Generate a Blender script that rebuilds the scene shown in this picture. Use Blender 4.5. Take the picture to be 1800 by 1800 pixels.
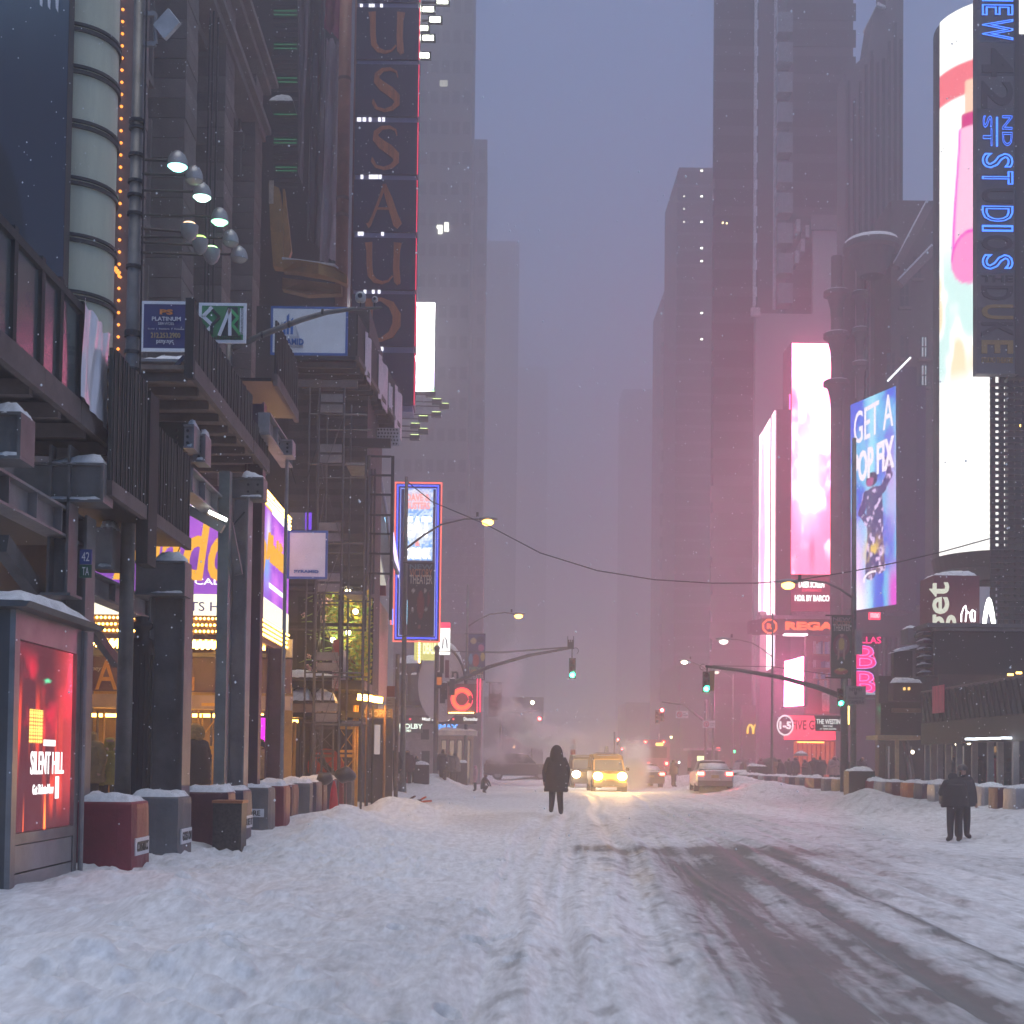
import bpy, bmesh, math, random
import numpy as np
from mathutils import Vector, Matrix, Euler

for _o in list(bpy.data.objects):
	bpy.data.objects.remove(_o)
S = bpy.context.scene
C = S.collection
rnd = random.Random(42)

# ------------------------------------------------------------------ camera
F = 2400.0                      # focal length in pixels of the 1800 px photograph
PX, PY = 870.0, 1256.0          # principal point in those pixels
CAMH = 1.4
cam_d = bpy.data.cameras.new('camera')
cam = bpy.data.objects.new('camera', cam_d)
C.objects.link(cam)
cam_d.sensor_fit = 'HORIZONTAL'
cam_d.sensor_width = 36.0
cam_d.lens = 36.0 * F / 1800.0
cam_d.shift_x = (900.0 - PX) / 1800.0
cam_d.shift_y = (PY - 900.0) / 1800.0
cam_d.clip_start = 0.1
cam_d.clip_end = 4000.0
cam.location = (0, 0, CAMH)
ROLL = math.radians(0.7)
RM = Matrix.Rotation(math.radians(92.0), 3, 'X') @ Matrix.Rotation(ROLL, 3, 'Z')
cam.rotation_euler = RM.to_euler()
S.camera = cam

# ------------------------------------------------------------------ sky, sun, exposure
W = bpy.data.worlds.new('World')
S.world = W
W.use_nodes = True
nt = W.node_tree
nt.nodes.clear()
wo = nt.nodes.new('ShaderNodeOutputWorld')
bg = nt.nodes.new('ShaderNodeBackground')
sky = nt.nodes.new('ShaderNodeTexSky')
sky.sky_type = 'NISHITA'
sky.sun_disc = False
SUN_EL, SUN_AZ = 4.5, 0.0
sky.sun_elevation = math.radians(SUN_EL)
sky.sun_rotation = math.radians(SUN_AZ)
sky.air_density = 1.0
sky.dust_density = 0.6
sky.ozone_density = 6.0
bg.inputs[1].default_value = 0.118
nt.links.new(sky.outputs[0], bg.inputs[0])
nt.links.new(bg.outputs[0], wo.inputs[0])

sun_d = bpy.data.lights.new('sun', 'SUN')
sun_d.energy = 0.92
sun_d.angle = math.radians(45)
sun_d.color = (1.0, 0.975, 0.93)
sun = bpy.data.objects.new('sun', sun_d)
C.objects.link(sun)
# light of the low cloud deck: it comes down from almost overhead
sun.rotation_euler = (math.radians(8), 0, math.radians(0))

S.view_settings.view_transform = 'Standard'
S.view_settings.look = 'None'
S.view_settings.exposure = 1.5
S.view_settings.gamma = 1.0
S.view_settings.use_curve_mapping = False
S.render.engine = 'CYCLES'
cy = S.cycles
cy.use_denoising = True
cy.use_adaptive_sampling = True
cy.adaptive_threshold = 0.018
cy.time_limit = 1000
cy.max_bounces = 6
cy.diffuse_bounces = 3
cy.glossy_bounces = 3
cy.transmission_bounces = 4
cy.volume_bounces = 2
cy.transparent_max_bounces = 12
cy.sample_clamp_indirect = 4.0
cy.sample_clamp_direct = 12.0
cy.volume_step_rate = 4.0
cy.volume_max_steps = 96
cy.caustics_reflective = False
cy.caustics_refractive = False

# ------------------------------------------------------------------ photograph pixel -> place
def ray(px, py):
	return RM @ Vector(((px - PX) / F, -(py - PY) / F, -1.0))

def P(px, py, D):
	"""point seen at pixel (px, py) that stands D metres down the street"""
	d = ray(px, py)
	return Vector((0, 0, CAMH)) + d * (D / d.y)

def L(px, py, X):
	"""point seen at pixel (px, py) on the plane x = X that runs along the street"""
	d = ray(px, py)
	return Vector((0, 0, CAMH)) + d * (X / d.x)

def rect(px0, py0, px1, py1, D, dep=0.0):
	"""x and z limits of an upright box seen between those pixels at D; dep metres of depth behind its front"""
	c = P((px0 + px1) / 2, (py0 + py1) / 2, D)
	w = (px1 - px0) * D / F / 2
	h = (py1 - py0) * D / F / 2
	x0, x1 = c.x - w, c.x + w
	k = (D + dep) / D
	if dep and x0 > 0:
		x0 = min(x0 * k, x1 - .3 * w)
	if dep and x1 < 0:
		x1 = max(x1 * k, x0 + .3 * w)
	return x0, x1, c.z - h, c.z + h

XV, YV, ZV = Vector((1, 0, 0)), Vector((0, 1, 0)), Vector((0, 0, 1))

# ------------------------------------------------------------------ materials
MC = {}

def newmat(key):
	m = bpy.data.materials.new(key)
	m.use_nodes = True
	t = m.node_tree
	t.nodes.clear()
	o = t.nodes.new('ShaderNodeOutputMaterial')
	return m, t, o

def M(key, col=(.5, .5, .5), rough=.6, metal=0., var=.25, scale=2.5, bump=.0, stretch=(1, 1, 1), spec=.5, trans=0.0):
	"""painted / stone / cloth surface with uneven tone, grime and fine relief"""
	if key in MC:
		return MC[key]
	m, t, o = newmat(key)
	b = t.nodes.new('ShaderNodeBsdfPrincipled')
	tc = t.nodes.new('ShaderNodeTexCoord')
	mp = t.nodes.new('ShaderNodeMapping')
	mp.inputs['Scale'].default_value = stretch
	t.links.new(tc.outputs['Object'], mp.inputs[0])
	n = t.nodes.new('ShaderNodeTexNoise')
	n.inputs['Scale'].default_value = scale
	n.inputs['Detail'].default_value = 6
	n.inputs['Roughness'].default_value = .65
	t.links.new(mp.outputs[0], n.inputs['Vector'])
	r = t.nodes.new('ShaderNodeValToRGB')
	lo = tuple(c * (1 - var) for c in col) + (1,)
	hi = tuple(min(1, c * (1 + var)) for c in col) + (1,)
	r.color_ramp.elements[0].color = lo
	r.color_ramp.elements[1].color = hi
	r.color_ramp.elements[0].position = .3
	r.color_ramp.elements[1].position = .7
	t.links.new(n.outputs[0], r.inputs[0])
	t.links.new(r.outputs[0], b.inputs['Base Color'])
	b.inputs['Roughness'].default_value = rough
	b.inputs['Metallic'].default_value = metal
	b.inputs['Specular IOR Level'].default_value = spec
	if trans:
		b.inputs['Transmission Weight'].default_value = trans
	if bump:
		n2 = t.nodes.new('ShaderNodeTexNoise')
		n2.inputs['Scale'].default_value = scale * 9
		n2.inputs['Detail'].default_value = 4
		t.links.new(mp.outputs[0], n2.inputs['Vector'])
		bp = t.nodes.new('ShaderNodeBump')
		bp.inputs['Strength'].default_value = bump
		bp.inputs['Distance'].default_value = .03
		t.links.new(n2.outputs[0], bp.inputs['Height'])
		t.links.new(bp.outputs[0], b.inputs['Normal'])
	t.links.new(b.outputs[0], o.inputs[0])
	MC[key] = m
	return m

def E(key, col, st):
	"""something that gives off light"""
	if key in MC:
		return MC[key]
	m, t, o = newmat(key)
	e = t.nodes.new('ShaderNodeEmission')
	e.inputs[0].default_value = (*col, 1)
	e.inputs[1].default_value = st
	t.links.new(e.outputs[0], o.inputs[0])
	MC[key] = m
	return m

def VC(key, st=1.0, lit=True, rough=.5):
	"""flat print or screen picture held in the mesh's colour attribute"""
	if key in MC:
		return MC[key]
	m, t, o = newmat(key)
	a = t.nodes.new('ShaderNodeAttribute')
	a.attribute_name = 'col'
	if lit:
		e = t.nodes.new('ShaderNodeEmission')
		e.inputs[1].default_value = st
		t.links.new(a.outputs[0], e.inputs[0])
		t.links.new(e.outputs[0], o.inputs[0])
	else:
		b = t.nodes.new('ShaderNodeBsdfPrincipled')
		b.inputs['Roughness'].default_value = rough
		t.links.new(a.outputs[0], b.inputs['Base Color'])
		t.links.new(b.outputs[0], o.inputs[0])
	MC[key] = m
	return m

def GLASS(key, col=(.6, .7, .7), alpha=.35, rough=.15):
	if key in MC:
		return MC[key]
	m, t, o = newmat(key)
	b = t.nodes.new('ShaderNodeBsdfPrincipled')
	b.inputs['Base Color'].default_value = (*col, 1)
	b.inputs['Roughness'].default_value = rough
	b.inputs['Alpha'].default_value = alpha
	t.links.new(b.outputs[0], o.inputs[0])
	MC[key] = m
	return m

# ------------------------------------------------------------------ mesh builder
ROOT = {}

class MB:
	def __init__(s):
		s.v, s.f, s.m, s.cm = [], [], [], 0

	def mi(s, i):
		s.cm = i
		return s

	def add(s, vs, fs):
		o = len(s.v)
		s.v += [tuple(v) for v in vs]
		s.f += [[i + o for i in f] for f in fs]
		s.m += [s.cm] * len(fs)
		return s

	def obox(s, c, ax, ay, az):
		c, ax, ay, az = Vector(c), Vector(ax), Vector(ay), Vector(az)
		vs = [c + sx * ax + sy * ay + sz * az for sz in (-1, 1) for sy in (-1, 1) for sx in (-1, 1)]
		return s.add(vs, [(0, 2, 3, 1), (4, 5, 7, 6), (0, 1, 5, 4), (2, 6, 7, 3), (0, 4, 6, 2), (1, 3, 7, 5)])

	def box(s, x0, x1, y0, y1, z0, z1):
		return s.obox(((x0 + x1) / 2, (y0 + y1) / 2, (z0 + z1) / 2), (abs(x1 - x0) / 2, 0, 0), (0, abs(y1 - y0) / 2, 0), (0, 0, abs(z1 - z0) / 2))

	def bar(s, p0, p1, w, h=None, up=(0, 0, 1)):
		p0, p1 = Vector(p0), Vector(p1)
		h = h or w
		d = p1 - p0
		a = d.normalized()
		u = Vector(up)
		if abs(a.dot(u)) > .98:
			u = Vector((0, 1, 0))
		sd = a.cross(u).normalized()
		u = sd.cross(a)
		return s.obox((p0 + p1) / 2, sd * w / 2, d / 2, u * h / 2)

	def ibeam(s, p0, p1, w, h, t=.03):
		"""steel I section between two points, web upright"""
		p0, p1 = Vector(p0), Vector(p1)
		up = Vector((0, 0, h / 2 - t / 2))
		s.bar(p0 + up, p1 + up, w, t)
		s.bar(p0 - up, p1 - up, w, t)
		s.bar(p0, p1, t, h - 2 * t - .002)
		return s

	def cyl(s, p0, p1, r0, r1=None, n=10, cap=True):
		p0, p1 = Vector(p0), Vector(p1)
		r1 = r0 if r1 is None else r1
		a = (p1 - p0).normalized()
		u = Vector((0, 0, 1)) if abs(a.z) < .9 else Vector((1, 0, 0))
		e1 = a.cross(u).normalized()
		e2 = a.cross(e1)
		vs = []
		for p, r in ((p0, r0), (p1, r1)):
			for k in range(n):
				t = 2 * math.pi * k / n
				vs.append(p + (e1 * math.cos(t) + e2 * math.sin(t)) * r)
		fs = [(k, k + n, (k + 1) % n + n, (k + 1) % n) for k in range(n)]
		if cap:
			fs += [tuple(range(n)), tuple(range(2 * n - 1, n - 1, -1))]
		return s.add(vs, fs)

	def tube(s, pts, r, n=6):
		pts = [Vector(p) for p in pts]
		rs = r if isinstance(r, (list, tuple)) else [r] * len(pts)
		vs = []
		for i, p in enumerate(pts):
			a = (pts[min(i + 1, len(pts) - 1)] - pts[max(i - 1, 0)]).normalized()
			u = Vector((0, 0, 1)) if abs(a.z) < .9 else Vector((1, 0, 0))
			e1 = a.cross(u).normalized()
			e2 = a.cross(e1)
			for k in range(n):
				t = 2 * math.pi * k / n
				vs.append(p + (e1 * math.cos(t) + e2 * math.sin(t)) * rs[i])
		fs = []
		for i in range(len(pts) - 1):
			for k in range(n):
				fs.append((i * n + k, (i + 1) * n + k, (i + 1) * n + (k + 1) % n, i * n + (k + 1) % n))
		fs += [tuple(range(n)), tuple(range(len(vs) - 1, len(vs) - n - 1, -1))]
		return s.add(vs, fs)

	def prism(s, pts, off):
		pts = [Vector(p) for p in pts]
		off = Vector(off)
		n = len(pts)
		vs = pts + [p + off for p in pts]
		fs = [tuple(range(n)), tuple(range(2 * n - 1, n - 1, -1))]
		fs += [(k, k + n, (k + 1) % n + n, (k + 1) % n) for k in range(n)]
		return s.add(vs, fs)

	def lathe(s, c, prof, n=16, a0=0, a1=2 * math.pi):
		c = Vector(c)
		full = abs(a1 - a0 - 2 * math.pi) < 1e-4
		m = n if full else n + 1
		vs = []
		for r, z in prof:
			for k in range(m):
				t = a0 + (a1 - a0) * k / n
				vs.append(c + Vector((r * math.cos(t), r * math.sin(t), z)))
		fs = []
		for i in range(len(prof) - 1):
			for k in range(n):
				fs.append((i * m + k, i * m + (k + 1) % m, (i + 1) * m + (k + 1) % m, (i + 1) * m + k))
		return s.add(vs, fs)

	def ball(s, c, r, n=8, sz=1.0):
		return s.lathe(c, [(max(r * math.sin(math.pi * i / (n - 1)), 1e-4), -r * sz * math.cos(math.pi * i / (n - 1))) for i in range(n)], n + 2)

	def loft(s, rings, cap=True):
		n = len(rings[0])
		vs = [p for r in rings for p in r]
		fs = []
		for i in range(len(rings) - 1):
			for k in range(n):
				fs.append((i * n + k, (i + 1) * n + k, (i + 1) * n + (k + 1) % n, i * n + (k + 1) % n))
		if cap:
			fs += [tuple(range(n)), tuple(range(len(vs) - 1, len(vs) - n - 1, -1))]
		return s.add(vs, fs)

	def snowcap(s, x0, x1, y0, y1, z, h=.12, n=5, over=.03):
		"""uneven pillow of settled snow on a ledge, ragged at the edge"""
		n = n + 4
		vs, fs = [], []
		ph, ps = rnd.uniform(0, 6), rnd.uniform(0, 6)
		for j in range(n + 1):
			for i in range(n + 1):
				u, v = i / n, j / n
				rim = i in (0, n) or j in (0, n)
				e = (max(0, 1 - abs(2 * u - 1) ** 5) * max(0, 1 - abs(2 * v - 1) ** 5)) ** .5
				drift = .75 + .32 * math.sin(u * 4 + ph) * math.sin(v * 3 + ps) + rnd.uniform(-.14, .14)
				ou, ov = (rnd.uniform(-.8, .4) * over, rnd.uniform(-.8, .4) * over) if rim else (rnd.uniform(-.01, .01), rnd.uniform(-.01, .01))
				vs.append((x0 + (x1 - x0) * u + ou * (1 if u > .5 else -1), y0 + (y1 - y0) * v + ov * (1 if v > .5 else -1), z - .012 + h * e * drift))
		for j in range(n):
			for i in range(n):
				a = j * (n + 1) + i
				fs.append((a, a + 1, a + n + 2, a + n + 1))
		return s.add(vs, fs)

	def build(s, name, mats, parent=None, smooth=False, label=None, cat=None, group=None, kind=None, loc=None):
		if not isinstance(mats, (list, tuple)):
			mats = [mats]
		if not s.v:
			return None
		if parent is None:
			if loc is None:
				a = np.array(s.v)
				loc = Vector(((a[:, 0].min() + a[:, 0].max()) / 2, (a[:, 1].min() + a[:, 1].max()) / 2, a[:, 2].min()))
			off = Vector(loc)
		else:
			off = ROOT[parent.name]
		me = bpy.data.meshes.new(name)
		me.from_pydata([(v[0] - off.x, v[1] - off.y, v[2] - off.z) for v in s.v], [], s.f)
		for m in mats:
			me.materials.append(m)
		me.polygons.foreach_set('material_index', s.m)
		if smooth:
			me.polygons.foreach_set('use_smooth', [True] * len(me.polygons))
		me.update()
		o = bpy.data.objects.new(name, me)
		C.objects.link(o)
		if parent is None:
			o.location = off
		else:
			o.parent = parent
		ROOT[o.name] = off
		return tag(o, label, cat, group, kind)

def tag(o, label=None, cat=None, group=None, kind=None):
	if label:
		o['label'] = label
	if cat:
		o['category'] = cat
	if group:
		o['group'] = group
	if kind:
		o['kind'] = kind
	return o

def thing(name, label, cat, loc=(0, 0, 0), group=None):
	o = bpy.data.objects.new(name, None)
	o.empty_display_size = .2
	C.objects.link(o)
	o.location = loc
	ROOT[o.name] = Vector(loc)
	return tag(o, label, cat, group)

def copy_tree(o, parent=None, loc=None, rz=None, label=None, group=None):
	c = o.copy()
	C.objects.link(c)
	ROOT[c.name] = ROOT[o.name].copy()
	c.parent = parent
	if loc is not None:
		c.location = loc
	if rz is not None:
		c.rotation_euler = (0, 0, rz)
	if label:
		c['label'] = label
	if group:
		c['group'] = group
	for ch in list(o.children):
		copy_tree(ch, c)
	return c

def share(o, parent, loc, name=None, mat=None, scale=None):
	"""another piece with the same mesh data"""
	c = bpy.data.objects.new(name or o.name.split('.')[0], o.data)
	C.objects.link(c)
	c.parent = parent
	c.location = loc
	if scale:
		c.scale = scale
	ROOT[c.name] = ROOT[parent.name] if parent else Vector(loc)
	if mat:
		c.material_slots[0].link = 'OBJECT'
		c.material_slots[0].material = mat
	return c

# ------------------------------------------------------------------ lettering
TC = {}

def text_geo(body, outline=0.0, bold=0.0):
	k = (body, outline, bold)
	if k in TC:
		return TC[k]
	cu = bpy.data.curves.new('lettering', 'FONT')
	cu.body = body
	cu.resolution_u = 3
	if outline:
		cu.fill_mode = 'NONE'
		cu.bevel_depth = outline
		cu.bevel_resolution = 0
	else:
		cu.extrude = .04
		cu.offset = bold
	ob = bpy.data.objects.new('lettering', cu)
	me = ob.to_mesh()
	vs = np.array([v.co[:] for v in me.vertices]) if len(me.vertices) else np.zeros((1, 3))
	fs = [tuple(p.vertices) for p in me.polygons]
	ob.to_mesh_clear()
	bpy.data.objects.remove(ob)
	bpy.data.curves.remove(cu)
	TC[k] = (vs, fs)
	return TC[k]

def txt(body, c, w, h, mat, parent, right=XV, up=ZV, depth=.03, outline=0.0, bold=0.0, name='lettering', slant=0.0):
	vs, fs = text_geo(body, outline, bold)
	lo, hi = vs.min(0), vs.max(0)
	right, up = Vector(right), Vector(up)
	n = right.cross(up).normalized()
	sx, sy = w / max(hi[0] - lo[0], 1e-6), h / max(hi[1] - lo[1], 1e-6)
	sz = (w / max(hi[0] - lo[0], 1e-6)) if outline else depth / max(hi[2] - lo[2], 1e-6)
	mid = (lo + hi) / 2
	c = Vector(c)
	out = []
	for v in vs:
		a, b, d = (v[0] - mid[0]) * sx, (v[1] - mid[1]) * sy, (v[2] - mid[2]) * sz
		a += slant * b
		out.append(c + right * a + up * b + n * d)
	mb = MB()
	mb.add(out, fs)
	return mb.build(name, mat, parent)

# ------------------------------------------------------------------ screens and prints
def screen(name, pos, colf, nu, nv, mat, parent=None, **kw):
	u, v = np.meshgrid(np.linspace(0, 1, nu), np.linspace(0, 1, nv))
	u, v = u.ravel(), v.ravel()
	vs = [pos(a, b) for a, b in zip(u, v)]
	fs = [(j * nu + i, j * nu + i + 1, (j + 1) * nu + i + 1, (j + 1) * nu + i) for j in range(nv - 1) for i in range(nu - 1)]
	mb = MB()
	mb.add(vs, fs)
	o = mb.build(name, mat, parent, **kw)
	col = np.clip(np.asarray(colf(u, v), dtype=np.float32), 0, 50)
	ca = o.data.color_attributes.new('col', 'FLOAT_COLOR', 'POINT')
	ca.data.foreach_set('color', np.column_stack([col, np.ones(len(col), np.float32)]).astype(np.float32).ravel())
	return o

def plane_pos(o, r, up):
	o, r, up = Vector(o), Vector(r), Vector(up)
	return lambda a, b: o + r * float(a) + up * float(b)

def hash2(i, j, seed):
	h = (i.astype(np.int64) * 374761393 + j.astype(np.int64) * 668265263 + seed * 1442695041) & 0xffffffff
	h = ((h ^ (h >> 13)) * 1274126177) & 0xffffffff
	return ((h ^ (h >> 16)) & 0xffff) / 65535.0

def vnoise(x, y, seed=0):
	xi, yi = np.floor(x), np.floor(y)
	fx, fy = x - xi, y - yi
	fx, fy = fx * fx * (3 - 2 * fx), fy * fy * (3 - 2 * fy)
	a, b = hash2(xi, yi, seed), hash2(xi + 1, yi, seed)
	c, d = hash2(xi, yi + 1, seed), hash2(xi + 1, yi + 1, seed)
	return (a * (1 - fx) + b * fx) * (1 - fy) + (c * (1 - fx) + d * fx) * fy

def fbm(x, y, seed=0, oct=4, gain=.5):
	s, a, t = 0, 1, 0
	for k in range(oct):
		s = s + a * vnoise(x * 2 ** k + 17.3 * k, y * 2 ** k - 9.1 * k, seed + k)
		t += a
		a *= gain
	return s / t

def mix(a, b, t):
	return a + (b - a) * np.asarray(t)[..., None] if np.ndim(t) else a + (b - a) * t

def sst(a, b, x):
	t = np.clip((x - a) / (b - a), 0, 1)
	return t * t * (3 - 2 * t)

A3 = lambda *c: np.array(c, dtype=float)

# ================================================================== the snow-covered street
def ground_z(x, y):
	x, y = np.asarray(x, float), np.asarray(y, float)
	z = np.zeros(np.broadcast(x, y).shape)
	coarse = fbm(x * .6, y * .4, 5)
	# ploughed banks against the barrier blocks
	z = z + np.exp(-((x + 3.9) / 1.25) ** 2) * (.02 + .12 * coarse) + .14 * sst(-3.0, -4.4, x)
	z = z + .34 * sst(10.9, 12.6, x) * (.55 + .9 * coarse) + .12 * sst(12.4, 13.2, x)
	z = z - .27 * np.exp(-((x - 10.2) / 1.7) ** 2) * np.exp(-((y - 30) / 11.0) ** 2)
	wob = .22 * np.sin(y * .55) + .12 * np.sin(y * 1.37 + 1)
	crest = .45 + .75 * fbm(x * .3, y * .55, 23, 3)
	for cx, cw, ch in ((-2.75, .40, .20), (-1.85, .34, .14), (-1.1, .30, .06)):
		z = z + ch * np.exp(-((x - cx + wob * (1.2 + cx * .2)) / cw) ** 2) * crest * sst(48, 30, y)
	for mx, my, sx, sy, h in ((-3.0, 27, .8, 2.5, .34), (-2.3, 35, .8, 3.0, .30), (-1.5, 41, .7, 3.5, .20), (-3.0, 21.5, .6, 1.4, .20), (-2.5, 24, .7, 1.5, .22),
							  (-3.5, 13.2, .5, .8, .12), (-2.6, 11.0, .9, .8, .14), (-2.5, 8.2, 1.3, .6, .12), (-1.9, 6.6, 1.6, .5, .08), (-1.2, 9.7, .6, 1.4, .06),
							  (-3.0, 66, 1.4, 6, .75), (11.6, 58, 1.2, 6, .5), (12.0, 44, .8, 3.0, .35), (11.8, 70, 2.0, 5, .6), (8.0, 92, 4.0, 4, .8), (-5.0, 92, 4.0, 6, .9), (3.0, 98, 2.0, 3, .5)):
		z = z + h * np.exp(-((x - mx) / sx) ** 2 - ((y - my) / sy) ** 2) * (.6 + .8 * coarse)
	# broken crust and clods, gathered in patches; the driven lane is packed smooth
	left = sst(.2, -1.6, x)
	patch = sst(.42, .66, fbm(x * .8, y * .5, 44, 3))
	lumps = fbm(x * 1.3, y * .8, 11, 3) - .5
	crust = fbm(x * 4.6, y * 3.4, 31, 2, .6) - .5
	clod = sst(.50, .74, vnoise(x * 6.2, y * 4.6, 61)) * (.25 + .5 * vnoise(x * 11, y * 8, 62)) * sst(34, 12, y)
	z = z + lumps * (.035 + .13 * left) + crust * (.004 + .034 * left * (.4 + patch)) + clod * (.25 + patch) * (.018 + .075 * left)
	# ruts and fine tread lines worn by tyres, slanting gently across the street
	ragged = .3 + .9 * fbm(x * 2.6, y * 1.1, 8, 2)
	rr = np.random.RandomState(12)
	ruts = [(-.30, .17, .055, 0, 44, .055), (.22, .14, .045, 0, 60, .055), (.52, .10, .03, 0, 30, .05), (1.10, .16, .045, 0, 70, .06), (1.75, .24, .04, 0, 34, .07), (2.25, .2, .04, 0, 40, .07),
			(2.95, .14, .04, 0, 60, .06), (3.7, .15, .04, 0, 70, .05), (4.6, .12, .03, 10, 80, .05), (5.4, .13, .03, 10, 80, .05), (6.6, .14, .03, 14, 90, .05), (7.7, .14, .03, 14, 90, .05)]
	for k in range(26):
		ruts.append((rr.uniform(-.9, 6.5), rr.uniform(.03, .06), rr.uniform(.006, .013), rr.uniform(0, 8), rr.uniform(16, 40), rr.uniform(.02, .12)))
	for x0, wd, dp, y0, y1, sl in ruts:
		d = (x - (x0 + sl * (y - 7) + .10 * np.sin(y * .21 + x0 * 3) + .05 * np.sin(y * .5 + x0 * 9))) / wd
		g = (y > y0) * sst(y1, y1 - 10, y)
		z = z + g * dp * 1.3 * (-np.exp(-d * d) + .35 * np.exp(-(np.abs(d) - 1.7) ** 2 * 2.2) * ragged)
	fr = np.random.RandomState(5)
	for k in range(40):
		fx, fy, ft = fr.uniform(-3.0, .2), fr.uniform(6.3, 20), fr.uniform(-.6, .6)
		m = (np.abs(x - fx) < .3) & (np.abs(y - fy) < .5)
		if m.any():
			dx, dy = x[m] - fx, y[m] - fy
			u, v = dx * math.cos(ft) + dy * math.sin(ft), dy * math.cos(ft) - dx * math.sin(ft)
			e = (u / .07) ** 2 + (v / .15) ** 2
			z[m] += -.07 * sst(1.25, .75, e) + .022 * np.exp(-(e - 1.7) ** 2 * 3)
	return z

def GZ(x, y):
	return float(ground_z(np.array([x]), np.array([y]))[0])

def slush_map(x, y):
	"""grey slush where tyres have churned the snow down towards the asphalt"""
	xx = x - .072 * (y - 7)
	n = fbm(x * 1.1, y * .42, 91, 4, .6)
	n2 = fbm(x * 6, y * 2.4, 95, 3, .6)
	st = fbm(xx * 8, y * .20, 15, 3, .6)
	st2 = fbm(xx * 22, y * .35, 16, 2)
	tex = .42 + .55 * sst(.25, .75, st) * (.55 + .6 * n2) + .22 * (st2 - .5)
	band = np.exp(-((xx - 1.9) / .52) ** 2) * sst(25, 15, y)
	band2 = np.exp(-((xx - 2.75) / .22) ** 2) * sst(27, 18, y) * .75
	band3 = np.exp(-((xx - 3.5) / .10) ** 2) * sst(24, 16, y) * .5
	patch = np.exp(-((x - 3.5) / 1.6) ** 2 - ((y - 19.5) / 4.5) ** 2) * (.3 + 1.1 * n)
	edge = np.exp(-((y - 22.5) / 1.0) ** 2) * sst(.8, 1.6, x) * sst(6.5, 4.5, x) * .6
	spots = sst(.50, .85, n2) * .20 * sst(-.8, .6, xx) + sst(.58, .9, n2) * .16
	streak = sst(.55, .85, st) * .14 * sst(-1.4, .2, xx)
	wide = sst(.42, .72, fbm(x * .35, y * .12, 41, 3)) * .22
	s = 1.25 * (band + band2 + band3 + patch * .9 + edge) * tex + spots + streak + wide
	return np.clip(s * (1 - .6 * sst(-.6, -2.2, x)), 0, 1)

def snow_material(key, slushy):
	m, t, o = newmat(key)
	b = t.nodes.new('ShaderNodeBsdfPrincipled')
	tc = t.nodes.new('ShaderNodeTexCoord')
	mp = t.nodes.new('ShaderNodeMapping')
	mp.inputs['Scale'].default_value = (1, .2, 1) if slushy else (1, 1, 1)
	t.links.new(tc.outputs['Object'], mp.inputs[0])
	n = t.nodes.new('ShaderNodeTexNoise')
	n.inputs['Scale'].default_value = 9.0
	n.inputs['Detail'].default_value = 8
	n.inputs['Roughness'].default_value = .7
	t.links.new(mp.outputs[0], n.inputs['Vector'])
	r = t.nodes.new('ShaderNodeValToRGB')
	r.color_ramp.elements[0].position = .34
	r.color_ramp.elements[0].color = (.60, .60, .605, 1)
	r.color_ramp.elements[1].position = .62
	r.color_ramp.elements[1].color = (.82, .83, .85, 1)
	t.links.new(n.outputs[0], r.inputs[0])
	col = r.outputs[0]
	if slushy:
		a = t.nodes.new('ShaderNodeAttribute')
		a.attribute_name = 'slush'
		g = t.nodes.new('ShaderNodeTexNoise')
		g.inputs['Scale'].default_value = 22
		g.inputs['Detail'].default_value = 6
		t.links.new(mp.outputs[0], g.inputs['Vector'])
		ad = t.nodes.new('ShaderNodeMath')
		ad.operation = 'MULTIPLY_ADD'
		ad.inputs[1].default_value = .5
		t.links.new(g.outputs[0], ad.inputs[0])
		t.links.new(a.outputs['Fac'], ad.inputs[2])
		sr = t.nodes.new('ShaderNodeValToRGB')
		e = sr.color_ramp.elements
		e[0].position, e[0].color = .26, (0, 0, 0, 1)
		e[1].position, e[1].color = 1.15, (1, 1, 1, 1)
		t.links.new(ad.outputs[0], sr.inputs[0])
		mx = t.nodes.new('ShaderNodeMix')
		mx.data_type = 'RGBA'
		t.links.new(sr.outputs[0], mx.inputs[0])
		t.links.new(col, mx.inputs[6])
		mx.inputs[7].default_value = (.20, .194, .185, 1)
		col = mx.outputs[2]
	t.links.new(col, b.inputs['Base Color'])
	b.inputs['Roughness'].default_value = .62
	if slushy:
		mr = t.nodes.new('ShaderNodeMapRange')
		mr.inputs[3].default_value = .62
		mr.inputs[4].default_value = .58
		t.links.new(sr.outputs[0], mr.inputs[0])
		t.links.new(mr.outputs[0], b.inputs['Roughness'])
	b.inputs['Specular IOR Level'].default_value = .12
	n2 = t.nodes.new('ShaderNodeTexNoise')
	n2.inputs['Scale'].default_value = 19
	n2.inputs['Detail'].default_value = 5
	n2.inputs['Roughness'].default_value = .7
	t.links.new(mp.outputs[0], n2.inputs['Vector'])
	bp = t.nodes.new('ShaderNodeBump')
	bp.inputs['Strength'].default_value = .22
	bp.inputs['Distance'].default_value = .04
	t.links.new(n2.outputs[0], bp.inputs['Height'])
	t.links.new(bp.outputs[0], b.inputs['Normal'])
	t.links.new(b.outputs[0], o.inputs[0])
	MC[key] = m
	return m

SNOW = snow_material('settled_snow', False)
STREET = snow_material('street_snow', True)

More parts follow.
